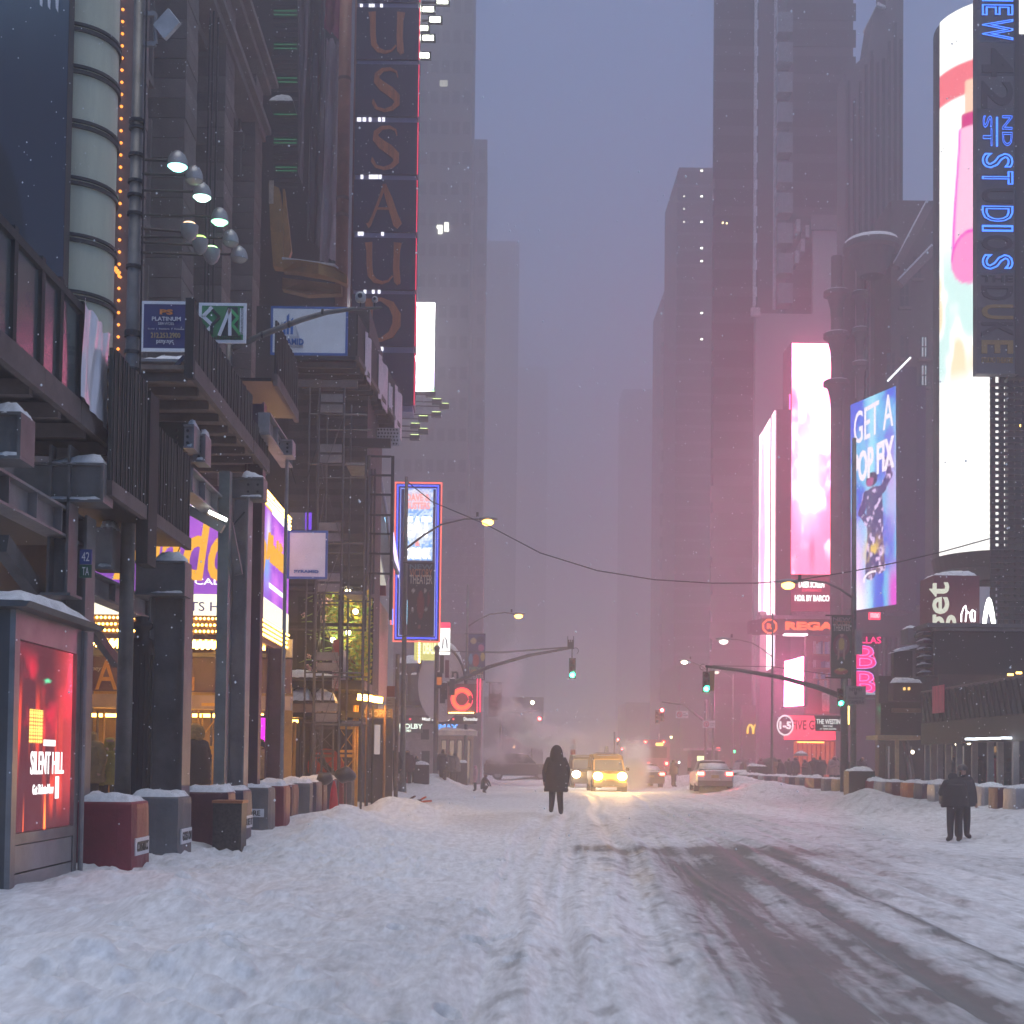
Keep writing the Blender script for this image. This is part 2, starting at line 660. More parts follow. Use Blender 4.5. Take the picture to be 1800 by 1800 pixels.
def build_ground():
	nr, nc = 900, 640
	D = 3.2 * (112 / 3.2) ** np.linspace(0, 1, nr)
	D = np.concatenate([[-40, -15, -4, 0, 1.6], D, [125, 150, 190, 260, 400, 700, 1300, 1650]])
	nr = len(D)
	t = np.linspace(-1, 1, nc)
	prof = .32 * t + .68 * t ** 3
	Wd = np.clip(9 + .42 * np.clip(D, 0, 60), 9, 40)
	X = prof[None, :] * Wd[:, None] + 1.5 * sst(0, 30, D)[:, None]
	X[:, 0], X[:, -1] = -60, 60
	Y = np.repeat(D[:, None], nc, 1)
	Z = ground_z(X, Y) * sst(135, 105, Y) * 1.0
	Z = np.where(X < -4.75, np.minimum(Z, -.02), Z)
	Z = np.where(X > 13.9, np.minimum(Z, -.02), Z)
	sl = slush_map(X, Y)
	v = np.column_stack([X.ravel(), Y.ravel(), Z.ravel()])
	i, j = np.meshgrid(np.arange(nc - 1), np.arange(nr - 1))
	a = (j * nc + i).ravel()
	q = np.column_stack([a, a + 1, a + nc + 1, a + nc])
	me = bpy.data.meshes.new('snow_covered_road')
	me.vertices.add(len(v))
	me.vertices.foreach_set('co', v.astype(np.float32).ravel())
	me.loops.add(q.size)
	me.loops.foreach_set('vertex_index', q.astype(np.int32).ravel())
	me.polygons.add(len(q))
	me.polygons.foreach_set('loop_start', np.arange(0, q.size, 4, dtype=np.int32))
	me.polygons.foreach_set('use_smooth', np.ones(len(q), bool))
	me.update(calc_edges=True)
	at = me.attributes.new('slush', 'FLOAT', 'POINT')
	at.data.foreach_set('value', sl.astype(np.float32).ravel())
	me.materials.append(STREET)
	o = bpy.data.objects.new('snow_covered_road', me)
	C.objects.link(o)
	tag(o, 'snow covered roadway with tyre ruts and grey slush', 'road', kind='structure')
build_ground()

def sidewalk(name, x0, x1, label):
	mb = MB()
	mb.box(x0, x1, -30, 110, -.3, .15)
	o = mb.build(name, M('kerb_stone', (.32, .31, .30), .8), kind='structure', label=label, cat='sidewalk')
	s = MB()
	n = 90
	ys = np.linspace(8, 110, n)
	xs = np.linspace(x0, x1, 12)
	XX, YY = np.meshgrid(xs, ys)
	ZZ = .19 + .12 * fbm(XX * .9, YY * .7, 55) * (1 - sst(0, 1, np.abs(2 * (XX - x0) / (x1 - x0) - 1) * .9) * .4)
	s.add([(a, b, c) for a, b, c in zip(XX.ravel(), YY.ravel(), ZZ.ravel())],
		  [(j * 12 + i, j * 12 + i + 1, (j + 1) * 12 + i + 1, (j + 1) * 12 + i) for j in range(n - 1) for i in range(11)])
	s.build('trodden_snow', SNOW, o, smooth=True)
sidewalk('sidewalk', -11.0, -4.7, 'snowy sidewalk on the left behind the barrier blocks')
sidewalk('sidewalk', 13.85, 20.0, 'snowy sidewalk on the right behind the barrier blocks')

# ------------------------------------------------------------------ the snowy air
hz = MB()
hz.box(-420, 420, -90, 1700, -3, 215)
hm, ht, ho = newmat('haze')
pv = ht.nodes.new('ShaderNodeVolumePrincipled')
pv.inputs['Color'].default_value = (.93, .92, .95, 1)
pv.inputs['Density'].default_value = .0056
pv.inputs['Anisotropy'].default_value = .68
ht.links.new(pv.outputs[0], ho.inputs['Volume'])
hz.build('haze', hm, kind='stuff', label='snow laden misty evening air filling the street', cat='haze')

# ================================================================== shared makers
def DX(px, X):
	return L(px, 1000, X).y

def ZX(px, py, X):
	return L(px, py, X).z

def pieces(name, mb, mats, parent, locs, sel=None, scales=None, rots=None):
	"""alike pieces that share one mesh, each an object of its own"""
	if not isinstance(mats, (list, tuple)):
		mats = [mats]
	me = bpy.data.meshes.new(name)
	me.from_pydata(mb.v, [], mb.f)
	me.materials.append(mats[0])
	me.update()
	off = ROOT[parent.name]
	out = []
	for k, l in enumerate(locs):
		o = bpy.data.objects.new(name, me)
		C.objects.link(o)
		o.parent = parent
		o.location = Vector(l) - off
		if scales:
			o.scale = scales[k]
		if rots:
			o.rotation_euler = rots[k]
		if len(mats) > 1:
			o.material_slots[0].link = 'OBJECT'
			o.material_slots[0].material = mats[sel[k] if sel else k % len(mats)]
		ROOT[o.name] = off
		out.append(o)
	return out

STEEL = M('grey_steel', (.155, .148, .145), .5, .2, .4, 1.3, .1)
STEEL2 = M('pale_steel', (.24, .225, .225), .5, .2, .4, 1.3, .1)
DARK = M('dark_steel', (.026, .026, .026), .5, .2, .3, 2)
BLACK = M('black_paint', (.02, .02, .022), .55, 0, .3, 2)
PLANK = [M('plank_a', (.034, .036, .034), .75, 0, .35, 3, .2, (6, 6, .6)), M('plank_b', (.050, .051, .047), .75, 0, .35, 3, .2, (6, 6, .6)), M('plank_c', (.024, .026, .025), .75, 0, .35, 3, .2, (6, 6, .6))]
BOARD = M('weathered_board', (.125, .10, .094), .75, 0, .3, 2, .15)
PLY = M('orange_plywood', (.34, .13, .07), .7, 0, .3, 2.2, .1, (1, 1, 5))
WARM = E('warm_bulb', (1, .50, .10), 7)
WARMTUBE = E('warm_tube', (1, .47, .08), 9.0)
COOLTUBE = E('cool_tube', (.95, 1, .9), 4.0)
WHITE_P = M('white_print', (.72, .72, .74), .5, 0, .08)
POLE = M('galvanised_pole', (.13, .128, .125), .45, .4, .4, 2.5, .1)

def planks(parent, X, d0, d1, z0, z1, n):
	w = (d1 - d0) / n
	mb = MB()
	mb.box(-.02, .02, -w / 2 + .006, w / 2 - .006, -(z1 - z0) / 2, (z1 - z0) / 2)
	mb.box(-.001, .034, -w * .16, w * .16, -(z1 - z0) / 2 + .004, (z1 - z0) / 2 - .004)
	pieces('plank', mb, PLANK, parent, [(X + rnd.uniform(-.006, .006), d0 + w * (k + .5), (z0 + z1) / 2 + rnd.uniform(-.012, .012)) for k in range(n)],
		   [rnd.randrange(3) for k in range(n)])

def hcol(parent, px0, px1, D, z0, z1, mat, name='column', depth=.34):
	x0, x1, _, _ = rect(px0, 1000, px1, 1100, D)
	mb = MB()
	t = .03
	mb.box(x0, x0 + t, D, D + depth, z0, z1)
	mb.box(x1 - t, x1, D, D + depth, z0, z1)
	mb.box(x0 + t + .001, x1 - t - .001, D + depth / 2 - .015, D + depth / 2 + .015, z0, z1)
	mb.box(x0 - .05, x1 + .05, D - .05, D + depth + .05, z0, z0 + .03)
	return mb.build(name, mat, parent)

def xbeam(parent, px0, py0, px1, py1, D, mat, depth=.35, snow=True, name='cross_beam', bolts=0):
	x0, x1, z0, z1 = rect(px0, py0, px1, py1, D)
	mb = MB()
	t = .03
	mb.box(x0, x1, D, D + depth, z1 - t, z1)
	mb.box(x0, x1, D, D + depth, z0, z0 + t)
	mb.box(x0, x1, D + .06, D + .09, z0 + t + .001, z1 - t - .001)
	mb.box(x1 - .03, x1 + .002, D + .004, D + depth - .004, z0 + t + .001, z1 - t - .001)
	o = mb.build(name, mat, parent)
	if bolts:
		b = MB()
		for i in range(2):
			for j in range(bolts):
				c = Vector((x1 - .1 - .16 * i, D + .06, z0 + (z1 - z0) * (j + 1) / (bolts + 1)))
				b.cyl(c, c + Vector((0, -.025, 0)), .022, n=6)
		b.build('bolts', DARK, o)
	if snow:
		s = MB()
		s.snowcap(x0 + (x1 - x0) * .35, x1, D, D + depth, z1, .10 + .05 * rnd.random(), 5)
		s.build('snow', SNOW, parent, smooth=True)
		s = MB()
		s.snowcap(x0 + (x1 - x0) * .3, x1, D, D + .06, z0 + t + .004, .05, 4, .01)
		s.build('snow', SNOW, parent, smooth=True)
	return o

def sbeam(parent, pxa, pya, pxb, pyb, X, w, h, mat, snow=False, name='girder'):
	"""I beam running along the street on the plane x = X, given two pixels of its centre line"""
	a, b = L(pxa, pya, X), L(pxb, pyb, X)
	z = (a.z + b.z) / 2
	mb = MB()
	mb.ibeam((X, a.y, z), (X, b.y, z), w, h)
	n = int(abs(b.y - a.y) / .8)
	for k in range(n + 1):
		y = a.y + (b.y - a.y) * k / max(n, 1)
		mb.box(X - w / 2 + .01, X + w / 2 - .01, y - .01, y + .01, z - h / 2 + .031, z + h / 2 - .031)
	o = mb.build(name, mat, parent)
	return o

# ================================================================== kiosk with the lit advertisement
def build_kiosk():
	X = -4.3
	d0, d1 = DX(30, X), DX(146, X)
	zt = 2.72
	k = thing('advertising_kiosk', 'grey metal advertising kiosk with glowing red poster and snow on its roof', 'kiosk', (X - .4, d0, 0))
	body = M('kiosk_metal', (.085, .08, .08), .42, .55, .25, 2, .05)
	m = MB()
	m.box(X - .62, X - .05, d0, d0 + .09, 0, zt)
	m.box(X - .62, X - .05, d1 - .09, d1, 0, zt)
	m.box(X - .60, X - .07, d0 + .091, d1 - .091, .05, .62)
	m.box(X - .60, X - .07, d0 + .091, d1 - .091, 2.42, zt - .002)
	m.box(X - .58, X - .12, d0 + .091, d1 - .091, .622, 2.418)
	m.build('casing', body, k)
	m = MB()
	m.box(X - .05, X, d0, d0 + .13, 0, zt).box(X - .05, X, d1 - .13, d1, 0, zt)
	m.box(X - .05, X, d0 + .131, d1 - .131, 2.46, zt).box(X - .05, X, d0 + .131, d1 - .131, .60, .70)
	m.build('frame', M('kiosk_frame', (.22, .205, .205), .35, .5, .3, 2), k)
	for i, (a, b) in enumerate(((.08, .33), (.345, .59))):
		m = MB()
		m.box(X - .06, X - .012, d0 + .14, d1 - .14, a, b)
		m.build('lower_panel', M('kiosk_panel', (.30, .29, .30), .4, .5, .25, 2), k)
	m = MB()
	m.cyl((X + .03, d1 + .03, 0), (X + .03, d1 + .03, 2.7), .028, n=8)
	m.build('edge_tube', STEEL2, k)
	m = MB()
	m.prism([(X - .80, d0 - .22, zt), (X + .16, d0 - .22, zt), (X + .20, d0 - .22, zt + .05), (X - .80, d0 - .22, zt + .08)], (0, d1 - d0 + .38, 0))
	roof = m.build('roof', body, k)
	m = MB()
	m.snowcap(X - .78, X + .12, d0 - .18, d1 + .1, zt + .075, .15, 8)
	m.build('snow', SNOW, k, smooth=True)
	# the lit poster
	a0, a1, z0, z1 = d0 + .135, d1 - .135, .705, 2.455

	def pic(u, v):
		c = np.tile(A3(.022, .005, .007), (len(u), 1))
		n = fbm(u * 3, v * 4, 3)
		c = mix(c, A3(.17, .006, .014), sst(.42, .70, n) * sst(.45, .6, v) * sst(1, .85, v) * .9)
		st = sst(.52, .85, fbm(u * 9, v * .9, 9, 3)) * sst(.02, .3, v) * sst(.85, .45, v)
		c = mix(c, A3(.48, .035, .014), st)
		hot = sst(.62, .9, fbm(u * 13, v * 1.3, 19, 3)) * sst(.7, .3, v)
		c = mix(c, A3(.75, .10, .02), hot)
		c = mix(c, A3(.30, .02, .02), sst(.55, 1.0, u) * .3 * sst(0, .3, v))
		ring = ((np.abs(u - .36) < .115) & (np.abs(v - .56) < .09)) * (.35 + .65 * (np.sin(v * 330) > -.3)) * (.45 + .55 * (np.sin(u * 160) > -.3))  # latticed block: marquee reflection in the glass, painted into the poster picture
		c = mix(c, A3(.6, .33, .06), ring * .7)
		return c
	screen('poster', plane_pos((X - .04, a0, z0), (0, a1 - a0, 0), (0, 0, z1 - z0)), pic, 110, 200, VC('kiosk_screen', 2.8), k)
	g = MB()
	g.box(X - .028, X - .020, a0, a1, z0, z1)
	g.build('glass', GLASS('kiosk_glass', (.5, .5, .5), .06, .03), k)
	wl = E('poster_white', (1, .95, .95), .7)
	xt = X - .03
	for body_, px, py, w, h in (('MOVIE NIGHT', 87, 1307, .0, .05), ('SILENT HILL', 84, 1341, .98, .22), ('Get Tickets Now', 76, 1387, .60, .095)):
		if w == 0:
			continue
		p = L(px, py, xt)
		txt(body_, p, w, h, wl, k, right=YV, up=ZV, depth=.006, bold=.012)
	for px, py, w, h in ((87, 1306, .34, .06), (100, 1384, .10, .22)):
		p = L(px, py, xt)
		m = MB()
		m.box(xt - .002, xt + .004, p.y - w / 2, p.y + w / 2, p.z - h / 2, p.z + h / 2)
		m.build('plate', wl, k)
	p = L(93, 1117, xt)
	txt('Clear', p, .14, .06, M('kiosk_logo', (.6, .6, .6)), k, right=YV, depth=.004)
build_kiosk()

# ================================================================== near sidewalk shed
def build_shed_near():
	X = -4.6
	t = thing('sidewalk_shed', 'near dark sidewalk shed of steel beams with tinted clear panels above the kiosk', 'shed', (-6.5, 14, 0))
	dA0, dA1 = 9.5, DX(201, X)
	zA = ZX(201, 796, X)
	zP = ZX(137, 545, X)
	m = MB()
	m.box(X - 4.4, X - .05, dA0, dA1 - .02, zA + .10, zA + .2)
	m.build('deck', DARK, t)
	for k in range(8):
		y = dA0 + .4 + k * (dA1 - dA0 - .6) / 7
		m = MB()
		m.box(X - 4.3, X - .06, y - .05, y + .05, zA - .06, zA + .098)
		m.build('joist', BOARD, t)
	ys = [dA0, DX(66, X), DX(132, X), dA1]
	for a, b in zip(ys[:-1], ys[1:]):
		m = MB()
		m.box(X - .05, X + .03, a + .006, b - .006, zA, zA + .26)
		m.build('fascia_board', BOARD, t)
	for px in (8, 58, 92, 132):
		d = DX(px, X)
		m = MB()
		m.box(X - .04, X + .04, d - .05, d + .05, zA + .262, zP + .12)
		m.build('parapet_post', PLANK[2], t)
	m = MB()
	m.box(X - .035, X + .045, dA0, DX(137, X), zP - .02, zP + .07)
	m.build('top_rail', PLANK[0], t)
	g = GLASS('tinted_panel', (.10, .13, .14), .62, .2)
	pp = [dA0, DX(8, X), DX(58, X), DX(92, X), DX(132, X)]
	for a, b in zip(pp[:-1], pp[1:]):
		m = MB()
		m.box(X - .012, X + .004, a + .055, b - .055, zA + .27, zP - .03)
		m.build('clear_panel', g, t)
	m = MB()
	m.bar(L(15, 620, X - .5), L(118, 590, X - .5), .07)
	m.build('brace', M('blue_brace', (.03, .05, .12), .5), t)
	# lower boarded part
	X2 = -4.4
	d0, d1 = DX(187, X2), DX(330, X2)
	zb, zt = ZX(330, 967, X2), ZX(330, 803, X2)
	dm0, dm1 = DX(250, X2), DX(266, X2)
	planks(t, X2, d0, dm0, zb + .17, zt + .38, 9)
	planks(t, X2, dm1, d1, zb + .17, zt, 11)
	for a, b in ((d0, dm0), (dm1, d1)):
		m = MB()
		m.box(X2 - .03, X2 + .045, a, b, zb, zb + .168)
		m.build('fascia_board', BOARD, t)
	m = MB()
	m.box(X2 - .09, X2 + .06, dm0 + .005, dm1 - .005, zb - .55, zt + .3)
	m.build('post', PLANK[2], t)
	m = MB()
	m.box(X2 - 4.6, X2 - .1, d0, d1, zb + .05, zb + .12)
	m.build('deck', DARK, t)
	# steel
	xbeam(t, -60, 722, 36, 806, 12.6, STEEL, .4)
	xbeam(t, 20, 812, 182, 882, 15.2, STEEL, .4)
	xbeam(t, 160, 926, 197, 1000, 17.2, STEEL2, .4)
	xbeam(t, 236, 985, 325, 1046, 18.4, STEEL, .4)
	sbeam(t, -60, 848, 132, 922, -4.95, .24, .34, STEEL2)
	sbeam(t, 152, 1036, 282, 1075, -5.1, .22, .30, STEEL2)
	m = MB()
	m.bar(L(2, 955, -5.2), L(70, 1048, -5.2), .14, .2)
	m.build('brace', STEEL, t)
	m = MB()
	m.bar(L(150, 1090, -5.2), L(205, 1165, -5.2), .10, .14)
	m.build('brace', STEEL, t)
	hcol(t, 104, 150, 15.7, 0, 4.2, STEEL, depth=.36)
	hcol(t, 262, 326, 18.6, 0, 3.9, STEEL, depth=.5)
	hcol(t, 80, 118, 15.2, 3.2, 4.9, STEEL)
	# plate with the street number on the column
	return t
SHED1 = build_shed_near()

s = thing('street_sign', 'small blue and green street number sign on the steel column by the kiosk', 'sign', P(151, 1018, 15.3))
x0, x1, z0, z1 = rect(141, 966, 162, 992, 15.3)
MB().box(x0, x1, 15.28, 15.31, z0, z1).build('plate', M('sign_blue', (.03, .06, .22), .4), s)
txt('42', ((x0 + x1) / 2, 15.275, (z0 + z1) / 2), .085, .10, WHITE_P, s, depth=.004)
x0, x1, z0, z1 = rect(141, 993, 162, 1016, 15.3)
MB().box(x0, x1, 15.28, 15.31, z0, z1).build('plate', M('sign_green', (.02, .09, .05), .4), s)
txt('TA', ((x0 + x1) / 2, 15.275, (z0 + z1) / 2), .075, .09, WHITE_P, s, depth=.004)

def build_foil():
	X = -4.52
	a, b = DX(135, X), DX(183, X)
	z0, z1 = ZX(160, 712, X), ZX(160, 556, X)

	def pos(u, v):
		return Vector((X + .016 * math.sin(u * 11 + v * 2) + .010 * math.sin(u * 27 - v * 5), a + (b - a) * u, z0 + (z1 - z0) * v + .03 * math.sin(u * 21) * v - .12 * u * (1 - v) + .1 * (1 - u) * v))
	u, v = np.meshgrid(np.linspace(0, 1, 26), np.linspace(0, 1, 14))
	mb = MB()
	mb.add([pos(p, q) for p, q in zip(u.ravel(), v.ravel())], [(j * 26 + i, j * 26 + i + 1, (j + 1) * 26 + i + 1, (j + 1) * 26 + i) for j in range(13) for i in range(25)])
	mb.build('foil_sheet', M('foil', (.80, .80, .86), .30, .35, .12, 2, 0, (1, 6, .4)), smooth=True, label='shiny wrinkled foil sheet hanging on the near shed parapet', cat='sheet')
build_foil()

# ================================================================== second shed further on
def build_shed_far():
	t = thing('sidewalk_shed', 'second sidewalk shed with dark plank parapets and grey steel columns before the theatre marquee', 'shed', (-6, 23, 0))
	X = -4.2
	d0, d1 = DX(328, X), DX(466, X)
	zb, zt = ZX(464, 826, X), ZX(435, 688, X)
	dm = DX(436, X)
	planks(t, X, d0, dm, zb + .24, zt, 16)
	planks(t, X, dm + .1, d1, zb + .24, zt - .35, 6)
	for a, b in ((d0, dm), (dm + .1, d1)):
		MB().box(X - .03, X + .05, a, b, zb, zb + .238).build('fascia_board', BOARD, t)
	MB().box(X - .06, X + .06, d0 - .12, d0 - .005, zb - .05, zt + .1).build('post', PLANK[2], t)
	MB().box(X - 3.6, X - .06, d0, d1, zb + .10, zb + .16).build('deck', M('deck_wood', (.20, .15, .12), .7, 0, .4, 3), t)
	n = 9
	mb = MB()
	mb.box(-1.75, 1.75, -.04, .04, -.06, .06)
	pieces('joist', mb, BOARD, t, [(X - 1.85, d0 + .2 + (d1 - d0 - .4) * k / (n - 1), zb + .035) for k in range(n)])
	X2 = -4.0
	e0, e1 = DX(477, X2), DX(516, X2)
	zc, zd = ZX(516, 735, X2), ZX(476, 545, X2)
	planks(t, X2, e0, e1, zc + .22, zd, 10)
	MB().box(X2 - .03, X2 + .05, e0, e1, zc, zc + .218).build('fascia_board', BOARD, t)
	MB().box(X2 - 3.4, X2 - .06, e0, e1, zc + .08, zc + .14).build('deck', DARK, t)
	sbeam(t, 464, 750, 505, 800, -4.1, .22, .40, STEEL2)
	sbeam(t, 325, 862, 424, 918, -4.5, .24, .36, STEEL2)
	xbeam(t, 322, 745, 341, 788, 19.4, STEEL2, .4, True, bolts=3)
	xbeam(t, 338, 762, 361, 812, 19.8, STEEL2, .4, True, bolts=4)
	xbeam(t, 402, 838, 463, 876, 22.6, STEEL, .4, True, bolts=2)
	xbeam(t, 488, 772, 514, 800, 25.2, STEEL2, .4, False, bolts=3)
	hcol(t, 402, 434, 22.4, 0, ZX(418, 876, -4.3), STEEL2, depth=.4)
	MB().box(*rect(383, 900, 402, 1000, 21.6)[:2], 21.6, 21.8, 0, ZX(392, 830, -4.4)).build('post', M('green_grey_steel', (.16, .18, .17), .5, .3, .3), t)
	purple = M('maroon_column', (.085, .045, .06), .5, .2, .25)
	hcol(t, 426, 458, 24.2, 0, ZX(440, 700, -4.4), purple, depth=.3)
	hcol(t, 470, 498, 27.6, 0, ZX(484, 1136, -4.4), M('maroon_column_pale', (.16, .07, .08), .5, .2, .25), depth=.3)
	m = MB()
	a = P(505, 790, 25.6)
	m.cyl((a.x, 25.6, 0), a, .035, n=8)
	m.build('tube', STEEL2, t)
	m = MB()
	a, b = P(368, 900, 20.6), P(398, 914, 20.6)
	m.bar(a, b, .10, .05)
	m.build('tube_lamp', E('shed_tube', (.95, 1, .88), 3.5), t)
	m = MB()
	m.bar(P(330, 895, 21.2), P(392, 930, 21.2), .10, .14)
	m.build('brace', STEEL, t)
	m = MB()
	m.bar(P(403, 920, 21.9), P(420, 1010, 21.9), .10, .12)
	m.build('brace', STEEL, t)
	for pts in (((330, 830), (368, 905), (400, 935), (430, 900)), ((505, 800), (520, 850), (540, 840), (556, 790)), ((236, 960), (262, 1010), (300, 1000), (330, 930))):
		MB().tube([P(a, b, 20.4 if a < 340 and b > 900 else 22.0 + (a > 500) * 9) for a, b in pts], .014, 5).build('cable', BLACK, t)
	# dark green board, plywood wall and drifted snow on the deck between the sheds
	x0, x1, z0, z1 = rect(242, 705, 330, 792, 21)
	MB().box(x0, x1, 21, 21.1, z0, z1).build('green_board', M('green_board', (.025, .045, .042), .6, 0, .3), t)
	return t
SHED2 = build_shed_far()

def build_deckstuff():
	t = thing('plywood_cabin', 'orange plywood cabin with snowy roof on the deck between the sheds', 'cabin', P(262, 700, 21.6))
	x0, x1, z0, z1 = rect(200, 640, 330, 700, 21.6)
	n = 4
	for k in range(n):
		w = (x1 - x0) / n
		MB().box(x0 + w * k + .006, x0 + w * (k + 1) - .006, 21.6, 21.66, z0, z1).build('plywood_sheet', PLY, t)
	MB().box(x0, x1, 21.55, 21.595, z0 + .16, z0 + .2).build('rail', WHITE_P, t)
	m = MB()
	m.box(x0 - .1, x1 + .1, 21.45, 24.5, z1 + .005, z1 + .05)
	m.build('roof', M('cabin_roof', (.25, .25, .26), .6), t)
	MB().snowcap(x0 - .1, x1 + .1, 21.45, 24.5, z1 + .05, .18, 9).build('snow', SNOW, t, smooth=True)
	x0, x1, z0, z1 = rect(262, 684, 330, 706, 21.2)
	MB().snowcap(x0, x1, 21.15, 21.5, z0, z1 - z0, 7).build('snow_drift', SNOW, label='small snow drift on the shed deck below the plywood cabin', cat='snow drift', smooth=True)
	m = MB()
	m.bar(P(256, 699, 20.7), P(325, 627, 20.7), .05, .06)
	m.build('prop_bar', M('navy_bar', (.02, .025, .06), .5), label='dark diagonal prop bar in front of the plywood cabin', cat='bar')
build_deckstuff()

# ================================================================== advertising boards of the building firms
def board(label, r, D, col, name='sign_board', th=.04, frame=None):
	x0, x1, z0, z1 = rect(*r, D)
	t = thing(name, label, 'sign', ((x0 + x1) / 2, D, z0))
	MB().box(x0, x1, D, D + th, z0, z1).build('panel', col, t)
	if frame:
		f = MB()
		w = .05
		f.box(x0 - w, x1 + w, D - .006, D + th, z1 + .001, z1 + w).box(x0 - w, x1 + w, D - .006, D + th, z0 - w, z0 - .001)
		f.box(x0 - w, x0 - .001, D - .006, D + th, z0, z1).box(x1 + .001, x1 + w, D - .006, D + th, z0, z1)
		f.build('border', frame, t)
	return t, x0, x1, z0, z1

def ptxt(body, r, D, mat, parent, **kw):
	x0, x1, z0, z1 = rect(*r, D)
	return txt(body, ((x0 + x1) / 2, D, (z0 + z1) / 2), x1 - x0, z1 - z0, mat, parent, **kw)

t, *_ = board('navy blue building services board with orange and white lettering', (252, 534, 331, 613), 22.2, M('navy_print', (.025, .03, .13), .45, 0, .15), frame=WHITE_P)
OR = M('orange_print', (.75, .25, .04), .5)
GREYW = M('pale_print', (.5, .5, .55), .5)
ptxt('PS', (281, 544, 304, 553), 22.19, OR, t, bold=.03)
ptxt('PLATINUM', (267, 557, 318, 564), 22.19, WHITE_P, t)
ptxt('SERVICES', (278, 567, 306, 571), 22.19, GREYW, t)
ptxt('Build  |  Restore  |  Facades', (260, 577, 324, 580), 22.19, GREYW, t)
ptxt('212.253.2900', (265, 585, 317, 594), 22.19, M('gold_print', (.45, .33, .16), .5), t)
ptxt('psny.nyc', (275, 598, 305, 605), 22.19, WHITE_P, t)

t, x0, x1, z0, z1 = board('square green and black architect sign with interlocked white strokes', (354, 537, 428, 598), 23.0, M('green_print', (.03, .22, .07), .5), frame=WHITE_P)
d = 22.985
def strok(pts, mat, w, dd):
	m = MB()
	for a, b in zip(pts[:-1], pts[1:]):
		m.bar(P(*a, dd), P(*b, dd), w, .012, up=(0, 1, 0))
	return m.build('stroke', mat, t)
DKP = M('black_print', (.02, .03, .025), .5)
q = [P(a, b, 22.99) for a, b in ((400, 540), (418, 540), (418, 590), (384, 590))]
MB().prism(q, (0, .008, 0)).build('field', DKP, t)
strok([(373, 540), (357, 556), (374, 572), (358, 587)], WHITE_P, .06, d)
strok([(385, 590), (404, 543), (404, 590)], WHITE_P, .055, d - .004)
strok([(373, 544), (386, 558), (372, 572), (372, 588)], DKP, .05, d - .002)
strok([(406, 545), (418, 558), (408, 570), (421, 587)], M('bright_green', (.06, .40, .12), .5), .05, d - .003)
ptxt('SPA ARCHITECTS', (360, 591, 424, 597), 22.985, DKP, t)
x0, x1, z0, z1 = rect(423.5, 541, 427.5, 588, 22.985)
MB().box(x0 - .02, x1 + .02, 22.988, 22.994, z0, z1).build('strip', WHITE_P, t)
txt('SPAARCHITECTS.COM', ((x0 + x1) / 2, 22.982, (z0 + z1) / 2), z1 - z0, x1 - x0, DKP, t, right=ZV, up=-XV, depth=.004)

t, *_ = board('white scaffold firm board with blue pyramid of towers, above the scaffold', (479, 542, 608, 621), 30.0, WHITE_P, frame=M('blue_edge', (.03, .11, .36), .5))
BLUEP = M('blue_print', (.02, .13, .42), .5)
for px, y0 in ((500, 566), (506, 553), (513, 560)):
	x0, x1, z0, z1 = rect(px - 2.2, y0, px + 2.2, 588, 29.99)
	MB().prism([(x0, 29.985, z0), (x1, 29.985, z0), (x1, 29.985, z1 + .03), (x0, 29.985, z1 - .03)], (0, .012, 0)).build('stroke', BLUEP, t)
m = MB()
m.bar(P(489, 593, 29.98), P(496, 566, 29.98), .035, .012, up=(0, 1, 0)).bar(P(489, 592, 29.98), P(524, 592, 29.98), .035, .012, up=(0, 1, 0)).bar(P(517, 566, 29.98), P(525, 593, 29.98), .035, .012, up=(0, 1, 0))
m.build('stroke', GREYW, t)
ptxt('PYRAMID', (483, 595, 534, 606), 29.985, BLUEP, t, bold=.02)
ptxt('SCAFFOLD SPECIALISTS', (483, 607, 533, 611), 29.985, GREYW, t)
t, *_ = board('plain white square board with thin blue edge, left of the scaffold ladders', (509, 936, 572, 1014), 31.0, WHITE_P, frame=M('blue_edge', (.03, .11, .36), .5))
ptxt('PYRAMID', (517, 1002, 560, 1007), 30.985, BLUEP, t, bold=.02)

